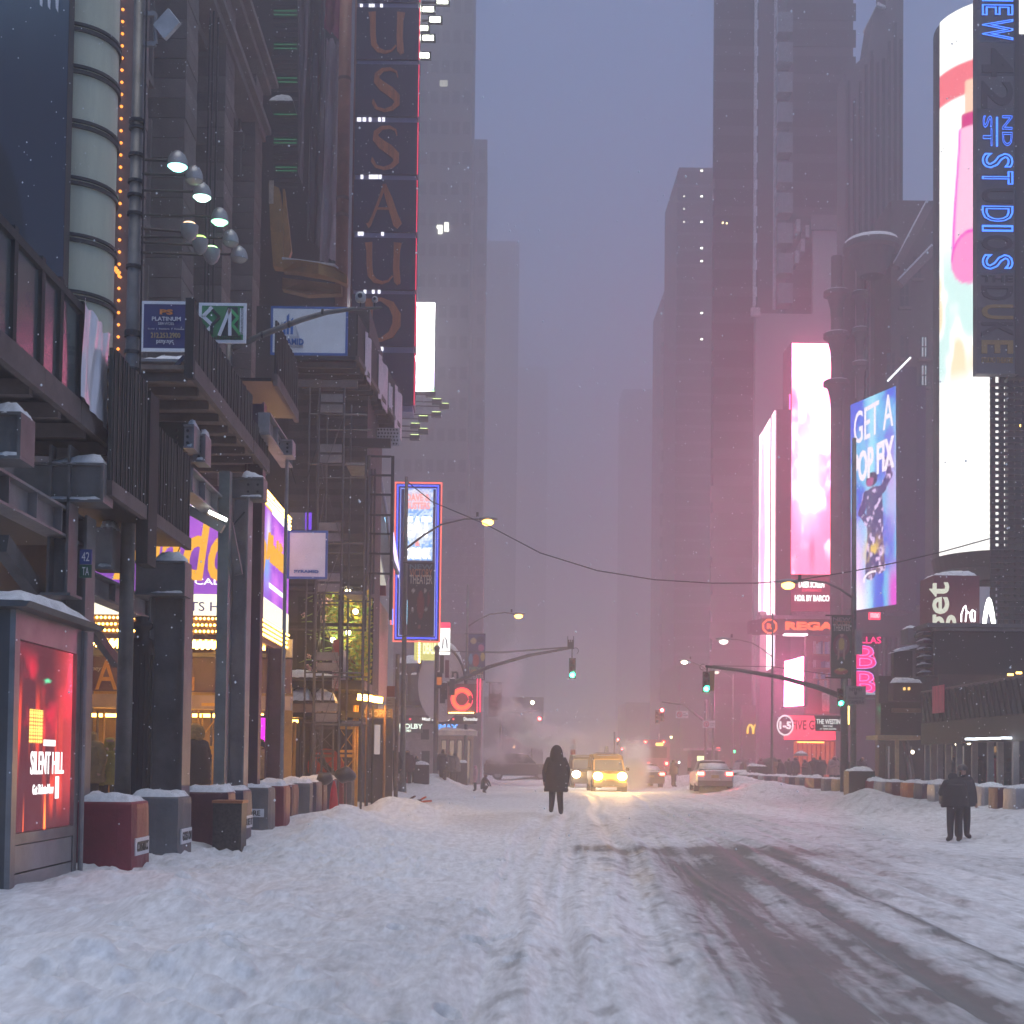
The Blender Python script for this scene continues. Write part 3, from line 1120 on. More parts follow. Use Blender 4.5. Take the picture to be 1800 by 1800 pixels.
# ================================================================== theatre marquee
def build_marquee():
	X = -4.95
	D0, D1 = DX(459, X), DX(508, X)
	zs = lambda py: ZX(459, py, X)
	xL = P(140, 1000, D0).x
	t = thing('theatre_marquee', 'glowing purple theatre marquee with gold lettering and rows of bulbs', 'marquee', (-6.5, D0, 0))
	zt, zw1, zw0, zb = zs(880), zs(1046), zs(1084), zs(1128)
	MB().box(xL, X - .03, D0 + .03, D1, zb + .02, zs(852)).build('casing', M('marquee_casing', (.10, .03, .06), .5), t)

	def pic(u, v):
		c = mix(A3(.30, .09, .62), A3(.52, .14, .75), sst(0, 1, fbm(u * 5, v * 3, 4)))
		c = mix(c, A3(.10, .03, .22), np.exp(-((v - .32) / .2) ** 2) * .5)
		return c * .8
	screen('sign_face', plane_pos((xL, D0, zw1), (X - .03 - xL, 0, 0), (0, 0, zt - zw1)), pic, 40, 26, VC('marquee_face', .5), t)

	def pic2(u, v):
		c = mix(A3(.36, .09, .62), A3(.75, .22, .85), sst(.3, .8, fbm(u * 4, v * 4, 14)))
		bl = np.exp(-((u - .18) / .13) ** 2 - ((v - .40) / .30) ** 2)
		c = mix(c, A3(.15, .45, .95), bl * .8)
		c = mix(c, A3(.9, .8, 1.0), np.exp(-((u - .22) / .07) ** 2 - ((v - .75) / .2) ** 2) * .8)
		return c
	screen('sign_face', plane_pos((X, D0, zw1), (0, D1 - D0, 0), (0, 0, zt - zw1)), pic2, 40, 50, VC('marquee_face2', .5), t)
	cream = E('cream_light', (1, .93, .70), .55)
	MB().box(xL, X - .02, D0 - .01, D0 + .02, zw0, zw1 - .004).build('letter_strip', cream, t)
	MB().box(X - .02, X + .01, D0, D1, zw0, zw1 - .004).build('letter_strip', cream, t)
	gold = E('gold_letter', (1, .48, .06), .42)
	goldhot = E('gold_letter_edge', (1, .86, .42), .9)
	r = rect(205, 905, 470, 1022, D0 - .04)
	txt('Aladdin', ((r[0] + r[1]) / 2, D0 - .04, (r[2] + r[3]) / 2), r[1] - r[0], r[3] - r[2], gold, t, depth=.05, bold=.02, slant=.12)
	txt('Aladdin', ((r[0] + r[1]) / 2, D0 - .05, (r[2] + r[3]) / 2), r[1] - r[0], r[3] - r[2], goldhot, t, outline=.012, slant=.12, name='letter_edge')
	ptxt('THE MUSICAL', (238, 1016, 386, 1027), D0 - .03, E('white_letter', (1, 1, 1), .7), t)
	ptxt('WISH GRANTED', (290, 884, 372, 897), D0 - .03, E('white_letter', (1, 1, 1), .7), t, bold=.03)
	ptxt('TICKETS HERE', (262, 1058, 428, 1074), D0 - .03, M('violet_print', (.25, .15, .5), .5), t)
	# street side
	Xs = X + .03
	c = L(488, 975, Xs)
	txt('Aladdin', (Xs, c.y - .2, c.z), (D1 - D0) * .62, .62, gold, t, right=YV, depth=.04, bold=.02)
	c = L(487, 905, Xs)
	MB().box(Xs, Xs + .01, D0 + 1.1, D1 - .25, c.z - .10, c.z + .10).build('caption', E('white_letter', (1, 1, 1), .7), t)
	c = L(488, 1040, Xs)
	txt('THE HIT BROADWAY MUSICAL', (Xs, c.y, c.z), (D1 - D0) * .6, .10, E('white_letter', (1, 1, 1), .7), t, right=YV, depth=.02)
	# bulbs
	soff = M('marquee_soffit', (.30, .16, .05), .4, .6)
	MB().box(xL, X - .02, D0 + .005, D0 + .028, zb + .12, zw0 - .004).build('bulb_board', soff, t)
	MB().box(X - .028, X + .002, D0 + .03, D1, zb + .12, zw0 - .004).build('bulb_board', soff, t)
	MB().box(X - .028, X + .002, D0 + .03, D1, zt + .004, zs(850)).build('bulb_board', soff, t)
	b = MB()
	h = zw0 - zb - .12
	n = 44
	for j in range(3):
		for k in range(n):
			x = xL + (X - xL) * (k + .5 + .5 * (j % 2)) / n
			b.lathe((x, D0 - .012, zb + .12 + h * (j + .5) / 3), [(.001, -.030), (.026, -.012), (.026, .012), (.001, .030)], 6)
	n2 = 26
	for j in range(4):
		for k in range(n2):
			y = D0 + (D1 - D0) * (k + .5 + .5 * (j % 2)) / n2
			b.lathe((X + .02, y, zb + .12 + h * (j + .5) / 4), [(.001, -.026), (.024, -.01), (.024, .01), (.001, .026)], 6)
			b.lathe((X + .02, y, zt + .02 + (zs(850) - zt) * (j + .5) / 4), [(.001, -.026), (.024, -.01), (.024, .01), (.001, .026)], 6)
	b.build('bulbs', E('marquee_bulb', (1, .52, .10), 6), t, kind='stuff')
	b = MB()
	for j in range(5):
		for k in range(30):
			x, y = xL + (X - xL - .1) * (k + .5) / 30, D0 + .12 + j * .34
			b.cyl((x, y, zb + .02), (x, y, zb - .07), .022, .03, n=6)
	b.build('soffit_bulbs', E('soffit_bulb', (1, .50, .09), 11), t, kind='stuff')
	return D0, D1, zb
MQ = build_marquee()

def build_theatre_front():
	"""lower dark purple panels and the lit entrance under the marquee"""
	D = 32.0
	t = thing('theatre_entrance', 'theatre entrance under the marquee with dark purple panels and amber lit scaffold props', 'entrance', P(330, 1400, D))
	x0, x1, z0, z1 = rect(120, 1156, 512, 1216, D)
	MB().box(x0, x1, D, D + .15, z0, z1).build('name_panel', M('violet_panel', (.075, .03, .085), .45), t)
	gp = M('dull_gold', (.50, .22, .05), .45)
	ptxt('A', (168, 1160, 206, 1212), D - .02, gp, t, bold=.0)
	ptxt('d', (328, 1190, 342, 1214), D - .02, gp, t, bold=.02)
	ptxt('Disney', (145, 1170, 178, 1181), D - .02, GREYW, t, slant=.2)
	x0, x1, z0, z1 = rect(120, 1120, 512, 1152, D)
	MB().box(x0, x1, D + .2, D + .3, z0, z1).build('soffit_band', M('pale_band', (.45, .42, .34), .6), t)
	x0, x1, z0, z1 = rect(120, 1222, 512, 1246, D)
	MB().box(x0, x1, D - .1, D + .2, z0, z1).build('beam', M('pink_beam', (.34, .27, .27), .6), t)
	x0, x1, z0, z1 = rect(120, 1247, 512, 1420, D + 3)
	MB().box(x0, x1, D + 3, D + 3.1, .1, z1 + .6).build('back_wall', M('ochre_wall', (.42, .27, .10), .6, 0, .4, 1.2), t)
	for k, px in enumerate((158, 172, 183, 207, 226, 336, 349, 372, 380, 466)):
		a = P(px, 1250, D - .6 + .13 * (k % 3))
		m = MB()
		m.cyl((a.x, a.y, .1), (a.x, a.y, a.z), .032, n=7)
		m.build('prop', STEEL if k % 2 else M('amber_lit_prop', (.45, .27, .08), .5), t)  # every other prop has the amber light put into its colour
	# lattice mast
	a, b = P(362, 1255, D - .9), P(371, 1255, D - .9)
	m = MB()
	for x in (a.x - .08, b.x + .1):
		m.cyl((x, D - .9, .1), (x, D - .9, a.z), .022, n=6)
	z = .3
	s = 1
	while z < a.z - .4:
		m.bar((a.x - .08, D - .9, z if s > 0 else z + .4), (b.x + .1, D - .9, z + .4 if s > 0 else z), .022)
		z += .4
		s = -s
	for z in (.55, 1.5, 1.62, 2.6):
		m.box(a.x - .1, b.x + .12, D - .93, D - .91, z, z + .07)
	m.build('lattice_mast', M('amber_lit_lattice', (.60, .36, .06), .5), t)  # yellow light on the mast is put into its colour
	for px, w in ((348, .5), (205, .6), (452, .4)):
		a = P(px, 1240, D + .6)
		MB().box(a.x - w, a.x + w, D + .5, D + .62, a.z - .28, a.z - .2).build('tube_lamp', E('added_amber_tube', (1, .43, .06), 9), t)  # amber tubes added to warm the entrance
	x0, x1, z0, z1 = rect(452, 1262, 471, 1332, D - 2.2)
	MB().box(x0, x1, D - 2.2, D - 2.15, z0, z1).build('magenta_screen', E('magenta', (1, .02, .75), .85), t)
	MB().box(x0 - .06, x1 + .06, D - 2.14, D - 2.05, 0.1, z1 + .06).build('screen_stand', BLACK, t)
build_theatre_front()

# ================================================================== picture billboard and striped column at the far left
def build_left_poster():
	D = 22.6
	x0, x1, z0, z1 = rect(-160, -420, 121, 690, D)
	t = thing('picture_billboard', 'tall blue grey picture billboard at the left edge beside the ringed column', 'billboard', ((x0 + x1) / 2, D, z0))
	MB().box(x0, x1, D + .02, D + .3, z0, z1).build('casing', DARK, t)

	def pic(u, v):
		c = mix(A3(.035, .045, .075), A3(.25, .35, .37), sst(.45, .95, v + .25 * (fbm(u * 2, v * 3, 2) - .5)))
		c = mix(c, A3(.03, .035, .05), sst(.42, .62, fbm(u * 7, v * 2.2, 8)) * sst(.75, .4, v) * .75)
		arch = ((u - .43) / .36) ** 2 + ((v - .12) / .30) ** 2
		c = mix(c, A3(.018, .016, .016), sst(1.05, .95, arch))
		yl = ((v > .105) & (v < .20)) & (u > .45) & (u < .86)
		c = mix(c, A3(.30, .21, .03), yl * 1.0)
		return c
	screen('picture', plane_pos((x0, D, z0), (x1 - x0, 0, 0), (0, 0, z1 - z0)), pic, 60, 150, VC('poster_print', 1, False, .35), t)
	for k, px in enumerate((68, 82, 96)):
		m = MB()
		m.prism([P(px, -40, D - .02), P(px + 9, -40, D - .02), P(px + 6, 12 + 5 * k, D - .02), P(px + 2, 8 + 3 * k, D - .02)], (0, .01, 0))
		m.build('letter_stem', WHITE_P, t)
	ptxt('the new set', (-70, 500, 82, 540), D - .02, BLACK, t)
build_left_poster()

def build_column():
	D = 24.0
	c = P(128, 300, D)
	r = .75
	zb, zt = P(118, 700, D).z, P(125, -60, D).z
	t = thing('ringed_column', 'thick cream round column with dark metal rings, left of the stone facade', 'column', (c.x, D, zb))
	MB().lathe((c.x, D, 0), [(r, zb), (r, zt + 2)], 40).build('shaft', M('cream_enamel', (.56, .57, .43), .45, 0, .12, 1.2, .05, (3, 3, .3)), t, smooth=True)
	for py in (43, 117, 213, 313, 413, 513, 613, 713):
		z = P(128, py, D - r).z
		m = MB()
		m.lathe((c.x, D, z), [(r + .004, 0), (r + .05, 0), (r + .05, .05), (r + .004, .05)], 40)
		m.lathe((c.x, D, z - .10), [(r + .004, 0), (r + .05, 0), (r + .05, .06), (r + .004, .06)], 40)
		m.build('ring', M('ring_metal', (.05, .045, .04), .4, .4), t)
build_column()

def build_bulb_strip():
	D = 26.5
	t = thing('lamp_strip', 'vertical strip of small orange bulbs on a brown pilaster beside the ringed column', 'light strip', P(215, 700, D))
	x0, x1, _, _ = rect(198, 300, 231, 600, D)
	z0, z1 = P(215, 700, D).z, P(215, -80, D).z
	MB().box(x0, x1, D + .05, D + .6, z0, z1).build('pilaster', M('brown_pilaster', (.16, .12, .12), .6, 0, .2), t)
	b = MB()
	for k in range(38):
		p = P(217 - k * .3, 5 + k * 21.3 - 30, D)
		b.lathe((p.x, D - .02, p.z), [(.001, -.035), (.03, -.012), (.03, .012), (.001, .035)], 6)
	for k in range(14):
		p = P(191 + k * 1.6, 455 + k * 2.0 + 6 * (k % 2), D - .4)
		b.lathe((p.x, D - .4, p.z), [(.001, -.03), (.027, -.01), (.027, .01), (.001, .03)], 6)
	b.build('bulbs', E('orange_bulb', (1, .30, .05), .9), t, kind='stuff')
build_bulb_strip()

# ================================================================== stone facade
def build_stone():
	X = -9.6
	d0, d1 = 27.5, DX(424, X)
	t = thing('stone_building', 'tall grey stone building with block pilasters behind the floodlights', 'building', (X - 4, (d0 + d1) / 2, 0))
	st = [M('stone_a', (.155, .135, .125), .8, 0, .25, 1.5, .25), M('stone_b', (.195, .17, .16), .8, 0, .25, 1.5, .25), M('stone_c', (.125, .11, .10), .8, 0, .25, 1.5, .25)]
	MB().box(X - 9, X - .7, d0, d1, 0, 40).build('wall', M('stone_wall', (.085, .077, .072), .8, 0, .3, .6, .2), t)
	n = 5
	zb, zt = 7.0, 27.0
	bh = .58
	pw = 1.5
	bm = MB()
	bm.box(-.6, .5, -pw / 2 + .012, pw / 2 - .012, -bh / 2 + .012, bh / 2 - .012)
	locs, sel = [], []
	pit = (d1 - d0 - pw) / (n - 1)
	for k in range(n):
		y = d0 + pw / 2 + pit * k
		for j in range(int((zt - zb) / bh)):
			locs.append((X + rnd.uniform(-.012, .012), y, zb + bh * (j + .5)))
			sel.append(rnd.randrange(3))
	pieces('stone_block', bm, st, t, locs, sel)
	for k in range(n - 1):
		y = d0 + pw + pit * k
		g = pit - pw
		for z in (8.2, 12.4, 16.6, 20.8):
			f = MB()
			f.box(X - .68, X - .5, y + .25, y + g - .25, z, z + 3.0)
			w = f.build('window', M('dark_window', (.02, .022, .028), .15, 0, .2), t)
			f = MB()
			f.box(X - .68, X - .38, y + .1, y + g - .1, z - .25, z - .02)
			f.box(X - .68, X - .40, y + .1, y + .248, z, z + 3).box(X - .68, X - .40, y + g - .248, y + g - .1, z, z + 3)
			f.build('surround', st[1], w)
			f = MB()
			f.box(X - .67, X - .46, y + g / 2 - .04, y + g / 2 + .04, z + .002, z + 2.998).box(X - .67, X - .47, y + .252, y + g - .252, z + 1.7, z + 1.78)
			f.build('frame', DARK, w)
		MB().box(X - .69, X - .1, y + .02, y + g - .02, 24.6, 25.3).build('lintel', st[0], t)
	for z, o in ((7.0, .9), (25.4, 1.0), (27.2, 1.3)):
		m = MB()
		m.box(X - .68, X + o * .6, d0 - .1, d1 + .12, z - .5, z - .22).box(X - .68, X + o * .8, d0 - .15, d1 + .18, z - .218, z)
		m.build('cornice', st[1], t)
	for py in (178, 238):
		p = P(409, py, 49.6)
		m = MB()
		m.box(p.x - .5, p.x + .45, 49.3, d1 + .3, p.z - .5, p.z)
		m.box(p.x - .4, p.x + .35, 49.35, d1 + .28, p.z - 1.6, p.z - .502)
		m.build('ledge', st[0], t)
		MB().snowcap(p.x - .5, p.x + .45, 49.3, 50.6, p.z, .3, 5).build('snow', SNOW, t, smooth=True)
	for px in (370, 376, 384):
		m = MB()
		a, b = L(px, 20, X + .55), L(px - 4, 560, X + .55)
		m.cyl((a.x, a.y, a.z), (a.x, a.y, b.z), .03, n=6)
		m.build('drain_pipe', DARK, t)
build_stone()

# ================================================================== floodlights on arms
def build_floods():
	def flood(px, py, D, col, st, label, r=.28, up=False, arm=190):
		p = P(px, py, D)
		t = thing('floodlight', label, 'floodlight', p, 'floodlights on long arms beside the stone building')
		n = 12
		r = r * .8
		sgn = -1 if up else 1
		m = MB()
		m.lathe(p, [(r, 0), (r * .96, .12 * sgn), (r * .7, .24 * sgn), (r * .3, .31 * sgn), (.01, .33 * sgn)], n)
		m.build('dome', M('flood_dome', (.30, .31, .32), .35, .4), t, smooth=True)
		m = MB()
		m.lathe(p - Vector((0, 0, .01 * sgn)), [(.001, -.07 * sgn), (r * .6, -.05 * sgn), (r * .94, .01 * sgn)], n)
		m.build('lens', E(label[:24], col, st) if st else M('dead_lens', (.35, .36, .37), .2), t, smooth=True)
		a = P(arm, py - 10 if not up else py + 5, D)
		m = MB()
		q = p + Vector((-r * 1.1, 0, .12 * sgn))
		m.tube([a, (a + q) / 2 + Vector((0, 0, .03)), q, p + Vector((-r * .6, 0, .16 * sgn))], .028)
		m.build('arm', DARK, t)
		return t
	flood(312, 293, 27.0, (.28, .95, .80), 2.2, 'bright cool white floodlight, highest of the cluster', .26)
	flood(355, 347, 28.5, (.50, 1, .80), 2.2, 'bright white floodlight, second from the top of the cluster', .25)
	flood(386, 390, 30.0, (.25, .95, .45), 2.0, 'bright greenish floodlight, third lit one down the cluster', .25)
	flood(341, 318, 28.0, None, 0, 'unlit grey floodlight dome between the two topmost lit lamps', .24)
	flood(405, 428, 31.0, None, 0, 'unlit grey floodlight dome below the greenish lit lamp', .24)
	flood(420, 456, 32.0, None, 0, 'unlit grey floodlight dome, lowest and rightmost of the cluster', .26)
	flood(333, 397, 28.0, (1, .62, .35), 1.2, 'warm upward facing lamp in the middle of the cluster', .24, True)
	flood(352, 421, 28.6, (.55, 1, .2), 1.2, 'yellow green upward facing lamp below the warm one', .22, True)
	flood(372, 439, 29.2, (.5, 1, .4), 1.2, 'pale green upward facing lamp, lowest lit one', .24, True)
build_floods()

# ================================================================== camera mast and its kit
def build_mast():
	D = 17.5
	p = P(226, 900, D)
	zt = P(257, -60, D).z
	g = GZ(p.x, D)
	t = thing('camera_mast', 'tall weathered steel mast with clamps and a square antenna near its top', 'mast', (p.x, D, 0))
	MB().cyl((p.x, D, .1), (p.x, D, zt), .105, .068, n=14).build('shaft', POLE, t, smooth=True)
	for py in (214, 226, 274, 320, 345, 377, 470, 585, 590, 620, 650, 664, 677):
		z = P(235, py, D).z
		MB().cyl((p.x, D, z - .02), (p.x, D, z + .02), .103, n=14).build('band', DARK, t)
	m = MB()
	m.tube([(p.x + .1, D - .03, zt), (p.x + .11, D - .02, zt * .6), (p.x + .12, D, zt * .42)], .012)
	m.build('cable', BLACK, t)
	a, b = P(274, 25, D), P(274, 78, D)
	m = MB()
	m.cyl(a, b, .025, n=8)
	for q in (a, b):
		m.bar(q, (p.x + .06, D, q.z), .05, .06)
	m.build('bracket', STEEL2, t)
	c = P(294, 43, D - .05)
	m = MB()
	e1, e2 = Vector((.70, -.25, .60)).normalized() * .145, Vector((-.55, .1, .72)).normalized() * .13
	nn = e1.cross(e2).normalized() * .03
	m.obox(c, e1, e2, nn)
	an = m.build('antenna', M('antenna_grey', (.42, .42, .43), .5), t)
	m = MB()
	for k in range(9):
		m.obox(c - nn * 1.25 + e1 * (-.7 + k * .175), e1 * .03, e2 * .8, nn * .25)
	m.build('fins', M('antenna_fin', (.3, .3, .31), .5), an)
build_mast()

def build_black_post():
	D = 18.2
	p = P(247, 1250, D)
	zt = P(250, 1092, D).z
	prof = [(.17, 0), (.17, .5), (.14, .56), (.135, zt - .42), (.15, zt - .38), (.15, zt - .30), (.10, zt - .27), (.09, zt - .18), (.14, zt - .14), (.14, zt - .08), (.08, zt - .05), (.10, zt), (.001, zt + .02)]
	t = thing('lamp_post', 'black cast iron post with turned cap beside the steel column', 'post', (p.x, D, 0))
	MB().lathe((p.x, D, 0), [(r, z + .05) for r, z in prof], 20).build('shaft', M('cast_iron', (.012, .012, .013), .45, .3), t, smooth=True)
	m = MB()
	for k in range(12):
		a = 2 * math.pi * k / 12
		c = Vector((p.x + .136 * math.cos(a), D + .136 * math.sin(a), 0))
		m.cyl(c + Vector((0, 0, .65)), c + Vector((0, 0, zt - .45)), .012, n=5)
	m.build('flutes', M('cast_iron', (.012,) * 3), t)
build_black_post()

def build_cam_arm():
	D = 23.8
	a = P(402, 640, D)
	t = thing('camera_pole', 'short grey pole on the shed with long arm carrying two round cameras', 'pole', (a.x, D, P(402, 710, D).z))
	MB().cyl(P(402, 712, D), P(403, 592, D), .055, n=12).build('post', POLE, t, smooth=True)
	pts = [P(408, 612, D), P(470, 585, D), P(530, 562, D), P(575, 549, D), P(620, 543, D), P(672, 541, D)]
	MB().tube(pts, [.055, .055, .05, .045, .035, .025], 8).build('arm', POLE, t, smooth=True)
	for px, py, r in ((634, 523, .095), (659, 527, .055)):
		p = P(px, py, D)
		m = MB()
		m.lathe(p - Vector((0, 0, r)), [(.02, 0), (r * .8, .02), (r, r * .6), (r, r * 1.4), (r * .7, r * 1.9), (.01, r * 2)], 14)
		c = m.build('camera', M('camera_grey', (.35, .36, .37), .35), t, smooth=True)
		MB().cyl(p - Vector((0, r, 0)), p - Vector((0, r + .02, 0)), r * .45, n=12).build('lens', BLACK, c)
		MB().cyl(p - Vector((0, 0, r)), p - Vector((0, 0, r + .1)), .012, n=6).build('stem', DARK, c)
	for px, py in ((461, 590), (508, 571), (567, 550)):
		p = P(px, py, D)
		MB().cyl(p - Vector((.02, 0, -.01)), p + Vector((.02, 0, .01)), .062, n=10).build('band', BLACK, t)
build_cam_arm()

# ================================================================== black building with hanging sheets, pipe and the tall blade sign
def build_black():
	D = 56.0
	x0, x1, z0, z1 = rect(424, -260, 640, 560, D)
	t = thing('dark_tower', 'black building front with thin green light lines behind the hanging sheets', 'building', ((x0 + x1) / 2, D, 0))
	MB().box(x0, x1 - 1.0, D, D + 12, 0, z1).build('wall', M('black_wall', (.012, .013, .014), .35, 0, .4, .4), t)
	for py in (19, 26, 78, 85, 137, 144, 195, 201, 245, 251, 294, 300):
		a, b, c, d = rect(481 + (py > 280) * 3, py - .6, 522, py + .6, D - .1)
		MB().box(a, b, D - .12, D - .08, c, d).build('light_line', E('green_line', (.05, .75, .30), .08), t)
	for py in range(-40, 330, 8):
		a, b, c, d = rect(480, py - .4, 523, py + .4, D - .05)
		MB().box(a, b, D - .06, D - .01, c, d).build('louvre', DARK, t)
	a, b, c, d = rect(474, 170, 517, 181, D - .8)
	MB().box(a, b, D - 1, D - .002, c - .1, c).build('ledge', DARK, t)
	MB().snowcap(a, b, D - 1, D - .02, c, .35, 6).build('snow', SNOW, t, smooth=True)
	# hanging sheets
	def sheet(label, poly, D, mat, wob):
		tl, tr, br, bl = poly
		mb = MB()
		nu, nv = 9, 26
		vs = []
		for j in range(nv):
			v = j / (nv - 1)
			for i in range(nu):
				u = i / (nu - 1)
				p = P(tl[0] + (tr[0] - tl[0]) * u + ((bl[0] - tl[0]) * (1 - u) + (br[0] - tr[0]) * u) * v, tl[1] + (tr[1] - tl[1]) * u + ((bl[1] - tl[1]) * (1 - u) + (br[1] - tr[1]) * u) * v, D)
				p.y += wob * math.sin(u * 12 + v * 3) + wob * .6 * math.sin(u * 23 - v * 9)
				vs.append(p)
		mb.add(vs, [(j * nu + i, j * nu + i + 1, (j + 1) * nu + i + 1, (j + 1) * nu + i) for j in range(nv - 1) for i in range(nu - 1)])
		mb.build('hanging_sheet', mat, label=label, cat='sheet', group='sheets hanging on the black building', smooth=True)
	sheet('long grey brown plastic sheet hanging left on the black building', ((523, -60), (545, -60), (530, 320), (524, 305)), 54, M('smoky_plastic', (.15, .11, .12), .25, 0, .3, 3, 0, (1, 1, .2)), .22)
	sheet('crimson cloth flap at the top beside the rust pipe', ((573, -60), (600, -60), (594, 66), (570, 52)), 54, M('crimson_cloth', (.24, .02, .055), .6), .15)
	sheet('long pale pinkish plastic sheet hanging beside the rust pipe', ((574, 66), (598, 76), (590, 456), (562, 462)), 53, M('pale_plastic', (.36, .29, .33), .3, 0, .35, 2, 0, (1, 1, .2)), .22)
	sheet('narrow dark pleated sheet behind the pale one', ((545, -60), (572, -60), (566, 440), (540, 420)), 55, M('dark_plastic', (.03, .026, .03), .3), .3)
build_black()

def build_pipe_canopy():
	D = 52.0
	t = thing('rust_pipe', 'tall rust brown pipe column left of the blade sign', 'pipe', P(605, 540, D))
	a, b = P(600, 545, D), P(607, -90, D)
	x = P(604, 250, D).x
	MB().cyl((x, D, a.z), (x, D, b.z), .24, n=16).build('pipe', M('rust', (.30, .115, .075), .6, 0, .3, 2, .1), t, smooth=True)
	MB().cyl((x + .42, D + .3, a.z), (x + .42, D + .3, b.z), .10, n=10).build('thin_pipe', M('rust_b', (.22, .10, .08), .6), t, smooth=True)
	for py in (140, 350, 380):
		z = P(605, py, D).z
		MB().cyl((x, D, z - .06), (x, D, z + .06), .255, n=16).build('collar', M('rust_c', (.14, .06, .05), .6), t)
	g = thing('gold_canopy', 'dull gold swept canopy and drape left of the rust pipe', 'canopy', P(540, 500, D - 1))
	gold = M('dull_yellow_metal', (.42, .22, .045), .5, .2, .25, 2)
	m = MB()
	top = [P(498, 456, D - 1), P(525, 457, D - 1.6), P(560, 462, D - 1.9), P(590, 470, D - 1.6), P(610, 484, D - 1)]
	bot = [P(498, 476, D - 1), P(525, 478, D - 1.6), P(560, 482, D - 1.9), P(590, 490, D - 1.6), P(610, 500, D - 1)]
	m.prism(top + bot[::-1], (0, .4, 0))
	m.build('fascia', gold, g)
	m = MB()
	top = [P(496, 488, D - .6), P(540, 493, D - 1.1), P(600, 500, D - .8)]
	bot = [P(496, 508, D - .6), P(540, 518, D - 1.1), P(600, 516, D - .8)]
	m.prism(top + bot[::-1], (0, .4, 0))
	m.build('lower_fascia', M('dark_ochre', (.28, .15, .04), .6), g)  # lower arc in a darker ochre than the fascia above
	m = MB()
	m.prism([P(472, 322, D), P(490, 330, D), P(497, 380, D), P(498, 470, D), P(480, 468, D), P(475, 400, D)], (0, .5, 0))
	m.prism([P(497, 332, D + .2), P(500, 332, D + .2), P(512, 440, D + .2), P(500, 476, D + .2)], (0, .3, 0))
	m.build('drape', gold, g)
	MB().box(*rect(472, 322, 480, 470, D - .2)[:2], D - .25, D - .2, P(475, 362, D).z, P(475, 322, D).z).build('pale_post', M('pale_post', (.5, .42, .34), .6), g)
	m = MB()
	a, b = P(498, 456, D - 1), P(590, 468, D - 1.6)
	m.bar(a + Vector((0, .2, .06)), b + Vector((0, .2, .06)), .4, .08)
	m.build('snow', SNOW, g)
build_pipe_canopy()

def letter_polys(ch):
	"""flared roman capitals drawn as thick strokes: list of point/width lists in a unit box"""
	if ch == 'U':
		l = [((.10, 1.0), .13), ((.12, .8), .10), ((.13, .45), .10), ((.16, .22), .10), ((.28, .08), .08), ((.46, .03), .05), ((.62, .07), .03), ((.74, .2), .025)]
		r = [((.86, 1.0), .14), ((.84, .8), .11), ((.83, .4), .11), ((.86, .08), .12), ((.90, .0), .07)]
		return [l, r]
	if ch == 'S':
		return [[((.80, .80), .02), ((.76, .93), .035), ((.60, 1.0), .05), ((.40, .98), .06), ((.25, .86), .09), ((.25, .72), .12), ((.40, .58), .15), ((.60, .46), .16), ((.77, .32), .14), ((.79, .17), .10), ((.66, .05), .07), ((.46, .0), .05), ((.26, .05), .05), ((.17, .18), .06), ((.16, .26), .02)]]
	if ch == 'A':
		return [[((.50, 1.0), .05), ((.36, .62), .045), ((.20, .22), .045), ((.12, .04), .06), ((.06, .0), .09)], [((.48, 1.0), .07), ((.62, .64), .12), ((.76, .26), .13), ((.84, .06), .15), ((.90, .0), .12)], [((.28, .42), .035), ((.66, .42), .035)]]
	if ch == 'D':
		return [[((.14, 1.0), .14), ((.14, .5), .12), ((.14, .0), .15)], [((.16, .97), .05), ((.45, .99), .06), ((.72, .86), .12), ((.86, .62), .15), ((.86, .38), .15), ((.72, .14), .12), ((.45, .01), .06), ((.16, .03), .05)]]
	return []

